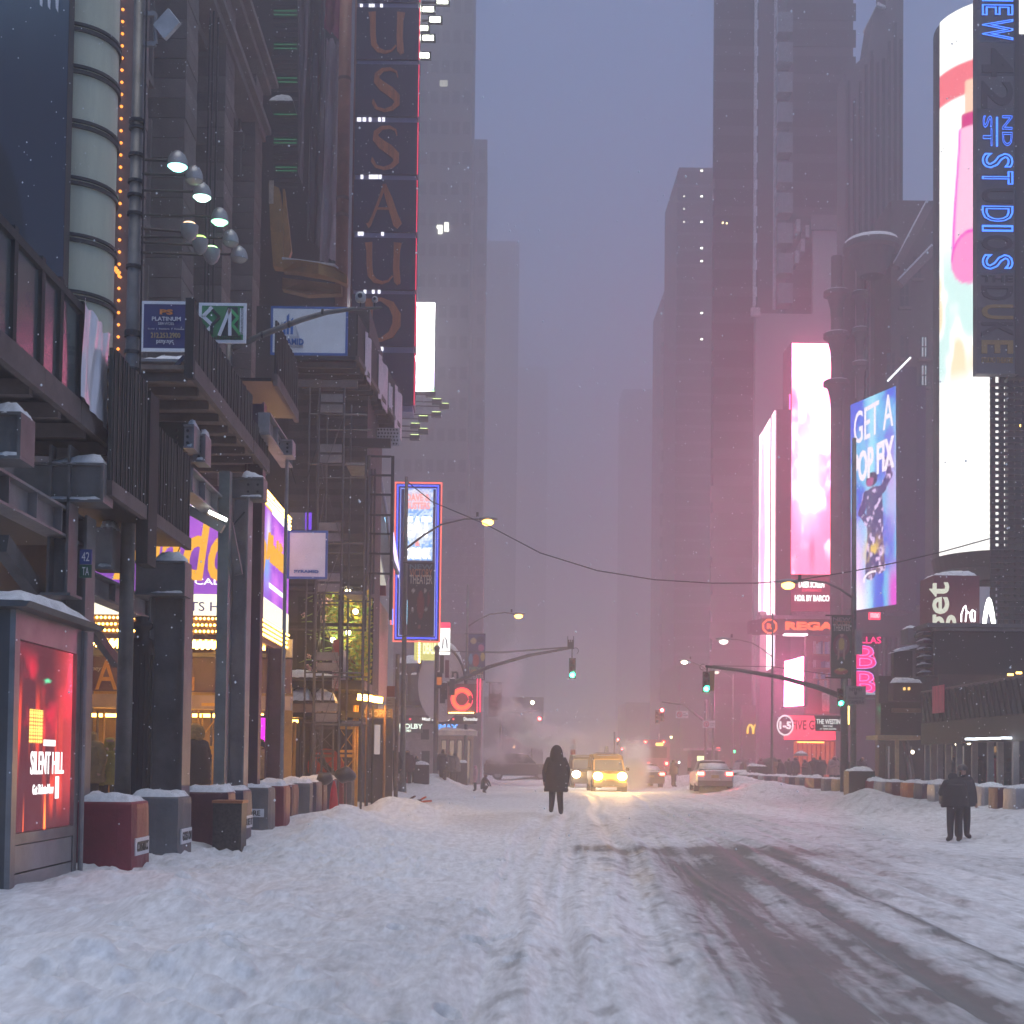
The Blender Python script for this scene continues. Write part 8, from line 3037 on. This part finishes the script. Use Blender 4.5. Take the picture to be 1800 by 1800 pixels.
vehicle('sedan', 'snow dusted white sedan seen from behind with lit red tail lights', 'car', p, math.radians(176), 'sedan', M('sedan_white', (.42, .40, .41), .35, 0, .2, 3), None, True)
p = gpos(912, 96)
vehicle('dark_suv', 'dark car seen from its side crossing beyond the snowbank on the left', 'car', p, math.radians(90), 'suv', M('suv_black', (.035, .03, .035), .35), ('pale', (.95, .95, 1), 5))
p = gpos(1130, 84)
vehicle('far_car', 'dark car in the steam behind the taxi with red tail lights', 'car', p, math.radians(186), 'sedan', M('far_car', (.08, .07, .08), .4), None, True)

def build_bus():
	D = 112
	p = gpos(1150, D)
	t = thing('city_bus', 'city bus in the mist with red tail lights and a small yellow route sign', 'bus', p)
	x, z = p.x, p.z
	m = MB()
	m.loft([[Vector((x - 1.25, y, z + .35)), Vector((x - 1.25, y, z + 2.7)), Vector((x - 1.1, y, z + 2.95)), Vector((x + 1.1, y, z + 2.95)), Vector((x + 1.25, y, z + 2.7)), Vector((x + 1.25, y, z + .35))] for y in (D, D + 11)])
	b = m.build('body', M('bus_body', (.22, .10, .12), .5), t)
	MB().box(x - 1.0, x + 1.0, D - .03, D + .0, z + 1.45, z + 2.35).build('rear_window', GLASS_D, b)
	MB().box(x + .1, x + .7, D - .05, D - .031, z + 2.45, z + 2.68).build('route_sign', E('route', (1, .6, .1), 1.6), b)
	for dx, dz, r in ((1.0, 1.0, .10), (-1.0, 1.0, .10), (-.5, 1.0, .05), (.75, 2.75, .06), (-.75, 2.75, .06)):
		MB().box(x + dx - r, x + dx + r, D - .06, D - .02, z + dz - r, z + dz + r).build('tail_light', E('tail_lit', (1, .04, .025), 22), b)
	for dx in (-1.15, 1.0):
		for y in (D + 2, D + 8.5):
			MB().cyl((x + dx, y, z + .48), (x + dx + .25, y, z + .48), .48, n=16).build('wheel', M('tyre', (.018, .018, .019), .8), t)
build_bus()

# ================================================================== people
def skin_mesh(verts, edges, radii, sub=1):
	me = bpy.data.meshes.new('figure')
	me.from_pydata(verts, edges, [])
	ob = bpy.data.objects.new('figure', me)
	C.objects.link(ob)
	md = ob.modifiers.new('skin', 'SKIN')
	md.use_smooth_shade = True
	if sub:
		s = ob.modifiers.new('sub', 'SUBSURF')
		s.levels = s.render_levels = sub
	sk = me.skin_vertices[0].data
	for i, r in enumerate(radii):
		rr = r if isinstance(r, (tuple, list)) else (r, r)
		sk[i].radius = rr
		sk[i].use_root = (i == 0)
	dg = bpy.context.evaluated_depsgraph_get()
	out = bpy.data.meshes.new_from_object(ob.evaluated_get(dg))
	bpy.data.objects.remove(ob)
	bpy.data.meshes.remove(me)
	return out

def figure(pose='stand', hood=True, coat_hem=.80, fingers=False, bulk=1.0):
	"""one continuous body: pelvis rooted skeleton; +y is forward; 1.75 m tall. Material slots: coat, trousers, boots, skin, hair."""
	V, Ed, R = [], [], []

	def add(p, r, par=None):
		V.append(p)
		R.append(r)
		if par is not None:
			Ed.append((par, len(V) - 1))
		return len(V) - 1
	b = bulk
	lean = {'phone': .05, 'walk': .04}.get(pose, 0)
	zoff = 0
	if pose == 'crouch':
		zoff = -.52
	pel = add((0, 0, .96 + zoff), (.165 * b, .135 * b))
	bel = add((0, lean * .4 + (.05 if pose == 'crouch' else 0), 1.12 + zoff), (.165 * b, .135 * b), pel)
	ch = add((0, lean + (.16 if pose == 'crouch' else 0), 1.32 + zoff), (.18 * b, .135 * b), bel)
	nk = add((0, lean * 1.3 + (.20 if pose == 'crouch' else 0), 1.48 + zoff), .075 if not hood else .10, ch)
	hy = lean * 1.5 + (.07 if pose == 'phone' else .02) + (.22 if pose == 'crouch' else 0)
	hd = add((0, hy, 1.60 + zoff - (.02 if pose == 'phone' else 0)), (.095, .11) if not hood else (.135, .145), nk)
	add((0, hy, 1.70 + zoff - (.02 if pose == 'phone' else 0)), (.07, .085) if not hood else (.095, .105), hd)
	if not hood:
		add((0, hy + .125, 1.585 + zoff), .016, hd)
	for s in (-1, 1):
		sh = add((s * .185 * b, lean * 1.1 + (.16 if pose == 'crouch' else 0), 1.40 + zoff), .095 * b, ch)
		if pose == 'phone':
			el = add((s * .26 * b, .10, 1.14), .075 * b, sh)
			wr = add((s * .12, .30, 1.20), .05, el)
			ha = add((s * .055, .36, 1.24), .036, wr)
		elif pose == 'photo':
			el = add((s * .27 * b, .18, 1.22), .075 * b, sh)
			wr = add((s * .12, .36, 1.40), .05, el)
			ha = add((s * .06, .40, 1.46), .036, wr)
		elif pose == 'crouch':
			el = add((s * .24, .34, .72), .06, sh)
			wr = add((s * .17, .48, .48), .045, el)
			ha = add((s * .14, .55, .40), .034, wr)
		else:
			sw = (.20 * s if pose == 'walk' else .03)
			el = add((s * .27 * b, lean - .02 + sw * .25, 1.12), .075 * b, sh)
			wr = add((s * .27 * b, lean + .06 + sw * .6, .90), .052, el)
			ha = add((s * .265 * b, lean + .09 + sw * .7, .82), .036, wr)
		if fingers:
			hv = Vector(V[ha])
			dr = (hv - Vector(V[wr])).normalized()
			sd = dr.cross(Vector((0, 0, 1)) if abs(dr.z) < .8 else Vector((0, 1, 0))).normalized()
			for k, ln in enumerate((.055, .068, .072, .062)):
				q = hv + sd * (k - 1.5) * .019 + dr * ln * .55
				i = add(tuple(q), .0095, ha)
				q2 = q + dr * ln * .5 + Vector((0, .012, -.012))
				add(tuple(q2), .008, i)
			q = hv + sd * .045 + dr * .012
			i = add(tuple(q), .011, ha)
			add(tuple(q + dr * .035), .009, i)
		hp = add((s * .095, 0, .86 + zoff), (.105 * b, .11 * b), pel)
		if pose == 'walk':
			f = s
			kn = add((s * .10, .10 if f > 0 else -.02, .50), .092, hp)
			an = add((s * .13, .04 if f > 0 else -.30, .11 if f > 0 else .24), .072, kn)
			to = add((s * .14, .20 if f > 0 else -.27, .045 if f > 0 else .07), .055, an)
		elif pose == 'crouch':
			kn = add((s * .14, .34, .44), .085, hp)
			an = add((s * .13, .08, .10), .055, kn)
			to = add((s * .14, .24, .045), .048, an)
		else:
			kn = add((s * .11, .03, .49), .095, hp)
			an = add((s * .12, 0, .10), .075, kn)
			to = add((s * .14, .15, .045), .050, an)
	me = skin_mesh(V, Ed, R, 1)
	mi = []
	head_z = 1.50 + zoff
	for p in me.polygons:
		c = p.center
		ax = abs(c.x)
		if c.z < (.16 if pose != 'walk' else .15) or (pose == 'walk' and c.y < -.15 and c.z < .26):
			k = 2
		elif c.z > head_z and ax < .17:
			if hood:
				k = 3 if (c.y > hy + .095 and c.z < 1.66 + zoff) else 0
			else:
				k = 3 if (c.y > hy + .02 and c.z < 1.655 + zoff) else 4
				if c.z < 1.53 + zoff:
					k = 0
		elif c.z < coat_hem + zoff and not (ax > .2 and c.z > .7):
			k = 1
		else:
			k = 0
		hx = [V[i] for i in range(len(V)) if abs(R[i] if not isinstance(R[i], tuple) else 9) <= .037]
		if any((Vector(h) - c).length < .055 for h in hx) and c.z < 1.52:
			k = 3
		mi.append(k)
	me.polygons.foreach_set('material_index', mi)
	return me

def coat_shell(hem, pose='stand', b=1.0, puff=True):
	"""quilted coat hanging from the shoulders to the hem"""
	mb = MB()
	rings = []
	n = 22
	zs = np.linspace(1.40, hem, 15)
	for i, z in enumerate(zs):
		u = (1.40 - z) / (1.40 - hem)
		rx = (.200 + .055 * min(1, u * 2.2) + .02 * u) * b
		ry = (.150 + .06 * min(1, u * 2.2) + .015 * u) * b
		if puff:
			k = 1 + .035 * math.sin(i * math.pi) + (.045 if i % 2 else -.015)
			rx, ry = rx * k, ry * k
		rings.append([Vector((rx * math.cos(t), ry * math.sin(t) + .02, z + .008 * math.sin(5 * t + i))) for t in np.linspace(0, 2 * math.pi, n + 1)[:-1]])
	mb.loft(rings, cap=True)
	return mb

FIG = {}
PM = {'trousers': M('trousers_dark', (.018, .018, .021), .8), 'boots': M('boots_dark', (.022, .018, .016), .6), 'skin': M('skin', (.36, .20, .14), .5, 0, .12), 'hair': M('hair_dark', (.02, .015, .012), .6)}

def person(label, px, D, coat, pose='stand', H=1.72, face=180, hood=True, hem=.80, shell=None, fingers=False, bulk=1.0, group=None, x=None, z=None, scarf=None, cm=None):
	key = (pose, hood, hem, fingers, bulk)
	if key not in FIG:
		FIG[key] = figure(pose, hood, hem, fingers, bulk)
	xx = P(px, 1350, D).x if x is None else x
	zz = GZ(xx, D) if z is None else z
	t = thing('person', label, 'person', (xx, D, zz), group)
	t.rotation_euler = (0, 0, math.radians(face))
	s = H / 1.75
	t.scale = (s, s, s)
	o = bpy.data.objects.new('body', FIG[key])
	C.objects.link(o)
	o.parent = t
	cmat = M('coat_%02d_%02d_%02d' % tuple(int(c * 99) for c in coat), coat, .75, 0, .25, 7, .3)
	if len(o.data.materials) == 0:
		for _ in range(5):
			o.data.materials.append(None)
	for i, m in enumerate((cmat, PM['trousers'], PM['boots'], PM['skin'], PM['hair'])):
		o.material_slots[i].link = 'OBJECT'
		o.material_slots[i].material = m
	ROOT[o.name] = Vector((0, 0, 0))
	if shell:
		k2 = ('shell', shell, bulk)
		if k2 not in FIG:
			mb = coat_shell(shell, pose, bulk)
			me = bpy.data.meshes.new('coat')
			me.from_pydata(mb.v, [], mb.f)
			me.polygons.foreach_set('use_smooth', [True] * len(me.polygons))
			FIG[k2] = me
		c = bpy.data.objects.new('coat', FIG[k2])
		C.objects.link(c)
		c.parent = t
		if len(c.data.materials) == 0:
			c.data.materials.append(None)
		c.material_slots[0].link = 'OBJECT'
		c.material_slots[0].material = cmat
		ROOT[c.name] = Vector((0, 0, 0))
	return t

def attach(t, mb, name, mat, smooth=True):
	"""child built in the person's own axes"""
	me = bpy.data.meshes.new(name)
	me.from_pydata(mb.v, [], mb.f)
	me.materials.append(mat)
	if smooth:
		me.polygons.foreach_set('use_smooth', [True] * len(me.polygons))
	o = bpy.data.objects.new(name, me)
	C.objects.link(o)
	o.parent = t
	ROOT[o.name] = Vector((0, 0, 0))
	return o

BK = (.018, .018, .020)
# the walker in the road
w = person('person in long black hooded quilted coat walking away along the middle of the road', 978, 36.2, (.036, .031, .028), 'walk', 1.80, 0, True, .62, .60, True, 1.12)
m = MB()
m.lathe((0, -.015, 1.45), [(.17, -.06), (.175, .05), (.165, .15), (.14, .24), (.10, .31), (.05, .345), (.001, .355)], 14)
attach(w, m, 'hood', M('coat_02_02_02', BK))
# the pair by the right kerb
g = person('person in black padded jacket looking down at a phone near the right kerb', 1679, 30.6, (.014, .014, .016), 'phone', 1.62, 8, True, .86, .84, True, 1.2)
g2 = person('person in grey beanie just behind the phone user at the right kerb', 1691, 31.6, (.03, .03, .034), 'stand', 1.70, 190, False, .80, .78, True, 1.12)
m = MB()
m.lathe((0, .02, 1.63), [(.118, 0), (.122, .05), (.10, .11), (.05, .14), (.001, .145)], 14)
attach(g2, m, 'beanie', M('beanie_grey', (.10, .09, .09), .9))
# under the marquee
person('person in olive brown puffer coat behind the kiosk', 160, 27.0, (.17, .12, .05), 'stand', 1.78, 150, True, .72, .70, False, 1.15, z=.2)
person('person in olive green puffer coat beside the one in brown behind the kiosk', 192, 27.3, (.22, .20, .035), 'photo', 1.66, 200, True, .72, .70, False, 1.15, z=.2)
f = person('person in dark coat with tan fur hood seen between the steel columns', 343, 26.5, (.035, .032, .032), 'stand', 1.84, 60, True, .72, .66, False, 1.2, z=.2)
m = MB()
m.lathe((0, .03, 1.60), [(.125, -.14), (.185, -.05), (.19, .05), (.15, .14), (.05, .19), (.001, .2)], 14)
attach(f, m, 'fur_trim', M('fur', (.42, .25, .09), .9, 0, .4, 20, .6))
person('person in tan coat and dark beanie before the magenta screen', 460, 29.0, (.42, .24, .11), 'stand', 1.70, 20, False, .84, .82, False, 1.1, z=.2)
# beyond the left row
for px, D, c, H, lab in ((716, 60, (.06, .02, .035), 1.72, 'person in dark maroon coat left of the near litter bin'), (727, 62, (.30, .24, .25), 1.60, 'person in pale coat beside the one in maroon near the litter bin'), (731, 60.5, (.03, .03, .035), 1.48, 'short person in black between the maroon and the pale coats'),
						 (778, 64, (.06, .05, .055), 1.84, 'tall person in dark hooded coat behind the left signal pole'), (790, 66, (.10, .09, .10), 1.74, 'person in grey coat with pale scarf right of the tall hooded one'), (800, 67, (.16, .14, .15), 1.70, 'person in dusty grey coat with white cap near the cinema doors'), (668, 50, (.05, .04, .04), 1.75, 'shadowy person behind the amber tube uprights'), (690, 49, (.02, .02, .02), 1.78, 'person in black standing at the rusty pole')):
	person(lab, px, D, c, 'stand', H, rnd.uniform(0, 360), rnd.random() < .5, .75, .72, False, 1.12, 'people on the left sidewalk', z=.22)
person('child in pale pink snowsuit standing on the snowbank', 836, 62, (.55, .30, .36), 'stand', 1.22, 100, True, .62, None, False, 1.2, 'children in the snow')
person('child in dark suit crouching in the snow beside the pink one', 848, 61, (.03, .028, .032), 'crouch', 1.25, -70, True, .62, None, False, 1.15, 'children in the snow')
d = person('person holding a glowing phone up beyond the taxi', 1184, 84, (.03, .025, .03), 'photo', 1.75, -60, True, .80, .78, False, 1.1)
m = MB()
m.box(-.05, .05, .42, .44, 1.44, 1.56)
attach(d, m, 'phone', E('phone_glow', (.8, 1, .85), 6), False)
# right-hand crowd
crowd = [(1296, 88, (.40, .34, .36), 'person in pale coat by the white lamp pole'), (1306, 86, (.05, .04, .05), 'person in black beside the pale coat under an umbrella'), (1318, 90, (.22, .20, .22), 'person in grey at the arch restaurant corner'), (1340, 84, (.16, .03, .06), 'person in crimson hat and coat near the orange panels'),
		 (1350, 80, (.03, .03, .03), 'person in black under a dark umbrella by the orange panels'), (1362, 82, (.20, .10, .05), 'person in brown coat right of the dark umbrella'), (1374, 78, (.025, .02, .025), 'tall person in black below the burger shop badge'), (1386, 80, (.04, .03, .04), 'person in charcoal below the burger shop sign'),
		 (1398, 79, (.03, .03, .03), 'person in black hood left of the grey umbrella'), (1418, 76, (.03, .03, .035), 'person in black right of the grey umbrella'), (1430, 77, (.05, .03, .03), 'broad person in black before the ember red shopfront'), (1442, 74, (.025, .02, .02), 'person in black before the orange strip light'), (1464, 66, (.36, .20, .19), 'person in dusty pink coat left of the right signal pole'),
		 (1473, 68, (.03, .025, .025), 'person in dark coat behind the right signal pole'), (1500, 62, (.07, .05, .05), 'shadowy person between the two right poles'), (1512, 64, (.05, .03, .03), 'person in brown black right of the lamp pole'), (1550, 56, (.24, .22, .22), 'person in light grey hood near the tan post'), (1590, 54, (.06, .05, .045), 'person in long dark coat right of the tan post'),
		 (1598, 55, (.30, .26, .24), 'person in beige with a pale scarf right of the tan post'), (1614, 52, (.022, .02, .02), 'person in black facing the shopfront'), (1630, 53, (.12, .11, .11), 'grey haired person between the shed posts'), (1640, 52, (.02, .02, .02), 'person in black between the first shed posts'), (1724, 45, (.02, .02, .022), 'person in black behind the shed post right of the pair'),
		 (1748, 44, (.42, .02, .05), 'person in bright red jacket under the right shed'), (1770, 45, (.03, .035, .03), 'person in dark green black coat right of the red jacket'), (1786, 46, (.03, .025, .03), 'person in dark coat at the right edge under the shed'), (1672, 50, (.03, .03, .03), 'person in dark coat under the shed behind the pair')]
for k, (px, D, c, lab) in enumerate(crowd):
	person(lab, px, D, c, 'stand' if k % 3 else 'phone', rnd.uniform(1.64, 1.84), rnd.uniform(0, 360), k % 2 == 0, .75 if k % 2 else .80, .72 if k % 2 else .78, False, 1.12 if k % 3 else 1.2, 'people on the right sidewalk', z=.2)

def umbrella(label, px, py, D, col, snow=False, r=.55):
	c = P(px, py, D)
	t = thing('umbrella', label, 'umbrella', c, 'umbrellas over the right sidewalk')
	m = MB()
	m.lathe(c, [(r, -.22), (r * .8, -.10), (r * .45, -.02), (.01, .03)], 8)
	m.build('canopy', M('umb_%d' % px, col, .6), t)
	m = MB()
	m.cyl(c + Vector((0, 0, .1)), c + Vector((0, 0, -.85)), .012, n=6)
	m.build('shaft', DARK, t)
	if snow:
		m = MB()
		m.lathe(c + Vector((0, 0, .02)), [(r * .8, -.10), (r * .45, .0), (.01, .06)], 8)
		m.build('snow', SNOW, t)
umbrella('grey umbrella with snow before the burger shop', 1408, 1322, 77, (.16, .15, .16), True, .45)
umbrella('dark open umbrella near the orange panels', 1356, 1332, 80, (.03, .03, .032))
umbrella('dark umbrella beside the white lamp pole', 1306, 1334, 86, (.05, .04, .05))

# small things on the barrier blocks
c = P(587, 1385, 29.0)
t = thing('red_cone', 'small red pointed marker among the left barrier blocks', 'marker', (c.x, 29, .3))
MB().lathe((c.x, 29, .3), [(.10, 0), (.09, .25), (.06, .5), (.015, .66)], 14).build('cone', M('cone_red', (.55, .02, .03), .4), t, smooth=True)
for px, py, D, r, lab in ((607, 1362, 32.5, .26, 'bulging black refuse bag on the barrier blocks by the amber scaffold'), (571, 1368, 31.5, .20, 'smaller dark refuse bag left of the red marker')):
	c = P(px, py, D)
	m = MB()
	m.ball((c.x, D, c.z), r, 10, .75)
	m.v = [(x + .02 * math.sin(19 * z + x * 9), y, z + .02 * math.sin(23 * x)) for x, y, z in m.v]
	m.build('refuse_bag', M('bag_black', (.03, .03, .034), .3, 0, .3, 4, .4), label=lab, cat='bag', smooth=True)
for px, py, D, lab in ((741, 1404, 38.5, 'strip of orange debris on the snow mound'), (722, 1406, 37.5, 'brown scrap on the snow beside the orange debris')):
	c = P(px, py, D)
	z = GZ(c.x, D)
	m = MB()
	m.bar((c.x - .25, D, z + .04), (c.x + .28, D + .1, z + .09), .12, .05)
	m.bar((c.x - .05, D + .06, z + .10), (c.x + .12, D - .02, z + .20), .08, .04)
	m.build('debris', M('debris_%d' % px, (.6, .12, .03) if px > 730 else (.12, .06, .05), .6), label=lab, cat='debris')

# ================================================================== far end of the street
def far_block(label, px0, px1, ytop, D, col, gable=False):
	x0, x1, _, zt = rect(px0, ytop, px1, 1345, D)
	t = thing('far_building', label, 'building', ((x0 + x1) / 2, D, 0), 'low buildings at the far end of the street')
	MB().box(x0, x1, D, D + 20, 0, zt).build('wall', M('far_%d' % px0, col, .8, 0, .1, .1), t)
	if gable:
		MB().prism([(x0 + 2, D - .2, zt), (x1 - 2, D - .2, zt), ((x0 + x1) / 2, D - .2, zt + (x1 - x0) * .55)], (0, 12, 0)).build('roof', M('far_roof', (.32, .28, .31), .8), t)
	rr = random.Random(px0)
	for k in range(4):
		px, py = rr.uniform(px0 + 5, px1 - 5), rr.uniform(1290, 1335)
		q = rect(px - 3, py - 3, px + 3, py + 3, D - .3)
		MB().box(q[0], q[1], D - .35, D - .05, q[2], q[3]).build('window', M('far_glass', (.06, .05, .06), .3), t)
	return t
far_block('gabled roof building faint in the mist left of the slanting screen', 1220, 1310, 1075, 250, (.10, .09, .10), True)
far_block('dark low building behind the right crossing', 1195, 1312, 1165, 165, (.08, .065, .075))
far_block('dim low building behind the bus', 1100, 1200, 1235, 300, (.08, .07, .08))
far_block('dim low building behind the steam on the left', 850, 955, 1225, 220, (.10, .09, .10))
far_block('dim far building closing the street behind the taxi', 940, 1110, 1262, 700, (.10, .09, .10))
t = thing('newsstand', 'dark newsstand with a lit yellow window right of the far signal pole', 'kiosk', P(1233, 1345, 100))
q = rect(1215, 1318, 1262, 1352, 100)
MB().box(q[0], q[1], 100, 102, 0, q[3]).build('body', M('newsstand', (.05, .045, .05), .5), t)
q = rect(1226, 1329, 1238, 1338, 99.8)
MB().box(q[0], q[1], 99.8, 99.95, q[2], q[3]).build('lit_window', E('news_yellow', (1, .9, .4), .9), t)
q = rect(1210, 1316, 1266, 1319, 99.5)
MB().box(q[0], q[1], 99, 102.2, q[2], q[3] + .05).build('roof', M('mauve_ledge', (.42, .30, .36), .6), t)
for k, (px, py, D, c, st, lab) in enumerate(((1263, 1317, 118, (1, .08, .06), 3.0, 'glowing red walk signal near the newsstand'), (1290, 1321, 120, (.1, 1, .4), 1.5, 'tiny green light below the arch restaurant corner'), (1180, 1296, 170, (1, .8, .4), 3, 'tiny warm lamp left of the white lamp pole'), (903, 1313, 170, (1, .5, .2), 3, 'tiny amber lamp in the steam left of the walker'))):
	p = P(px, py, D)
	l = thing('distant_light', lab, 'light', p)
	MB().box(p.x - .14, p.x + .14, D, D + .2, p.z - .14, p.z + .14).build('lens', E('dist_%d' % px, c, st), l)
	MB().box(p.x - .2, p.x + .2, D + .21, D + .4, p.z - .3, p.z + .3).build('housing', DARK, l)
	MB().cyl((p.x, D + .3, 0), (p.x, D + .3, p.z - .3), .05, n=6).build('pole', POLE, l)

# ================================================================== steam
def steam(label, px, py, D, rx, rz, dens, seed, tilt=0):
	c = P(px, py, D)
	m = MB()
	m.ball((0, 0, 0), 1.0, 12)
	me = bpy.data.meshes.new('steam')
	me.from_pydata(m.v, [], m.f)
	mt, t, o = newmat('steam_%d' % seed)
	tc = t.nodes.new('ShaderNodeTexCoord')
	ln = t.nodes.new('ShaderNodeVectorMath')
	ln.operation = 'LENGTH'
	t.links.new(tc.outputs['Object'], ln.inputs[0])
	fall = t.nodes.new('ShaderNodeMapRange')
	fall.interpolation_type = 'SMOOTHSTEP'
	fall.inputs[1].default_value = 1.0
	fall.inputs[2].default_value = .15
	t.links.new(ln.outputs['Value'], fall.inputs[0])
	mp = t.nodes.new('ShaderNodeMapping')
	mp.inputs['Location'].default_value = (seed * 3.1, seed * 1.7, 0)
	mp.inputs['Scale'].default_value = (rx * .55, 1.2, rz * .55)
	t.links.new(tc.outputs['Object'], mp.inputs[0])
	n = t.nodes.new('ShaderNodeTexNoise')
	n.inputs['Scale'].default_value = 1.5
	n.inputs['Detail'].default_value = 3
	t.links.new(mp.outputs[0], n.inputs['Vector'])
	r = t.nodes.new('ShaderNodeMapRange')
	r.inputs[1].default_value = .42
	r.inputs[2].default_value = .72
	t.links.new(n.outputs[0], r.inputs[0])
	mu = t.nodes.new('ShaderNodeMath')
	mu.operation = 'MULTIPLY'
	t.links.new(fall.outputs[0], mu.inputs[0])
	t.links.new(r.outputs[0], mu.inputs[1])
	m2 = t.nodes.new('ShaderNodeMath')
	m2.operation = 'MULTIPLY'
	m2.inputs[1].default_value = dens
	t.links.new(mu.outputs[0], m2.inputs[0])
	pv = t.nodes.new('ShaderNodeVolumePrincipled')
	pv.inputs['Color'].default_value = (1, 1, 1, 1)
	t.links.new(m2.outputs[0], pv.inputs['Density'])
	t.links.new(pv.outputs[0], o.inputs['Volume'])
	me.materials.append(mt)
	ob = bpy.data.objects.new('steam', me)
	C.objects.link(ob)
	ob.location = c
	ob.scale = (rx, 1.2, rz)
	ob.rotation_euler = (0, math.radians(tilt), 0)
	tag(ob, label, 'steam', kind='stuff')
steam('white steam drifting left from the striped chimney', 968, 1297, 82, 2.6, 1.0, 22, 1, 6)
steam('steam rising over the snowbank left of the chimney', 925, 1275, 83, 2.4, 1.3, 12, 2, 35)
steam('thin steam plume rising beside the theatre banner', 888, 1200, 84, 1.2, 3.6, 4, 3, 12)
steam('low steam behind the dark car on the left', 885, 1318, 84, 1.9, 1.2, 6, 4)
steam('dense exhaust steam beside the taxi van', 1114, 1358, 73, 1.0, 1.3, 14, 5)
steam('exhaust steam rising before the bus', 1118, 1325, 76, 1.1, 1.2, 6, 6)

# ================================================================== falling snow
def flakes():
	rr = np.random.RandomState(8)
	mb = MB()
	for k in range(9000):
		D = 8 + 46 * rr.rand() ** .8
		px, py = rr.uniform(-60, 1860), rr.uniform(-60, 1500)
		p = P(px, py, D)
		if p.z < .6:
			continue
		r = .004 + .005 * rr.rand()
		mb.add([p + Vector(d) * r for d in ((1, 0, 0), (-1, 0, 0), (0, 1, 0), (0, -1, 0), (0, 0, 1.2), (0, 0, -1.2))], [(0, 2, 4), (2, 1, 4), (1, 3, 4), (3, 0, 4), (2, 0, 5), (1, 2, 5), (3, 1, 5), (0, 3, 5)])
	mb.build('falling_snow', M('flake', (.85, .87, .9), .7, 0, .02), kind='stuff', label='fine snowflakes falling all through the street', cat='snow')
flakes()
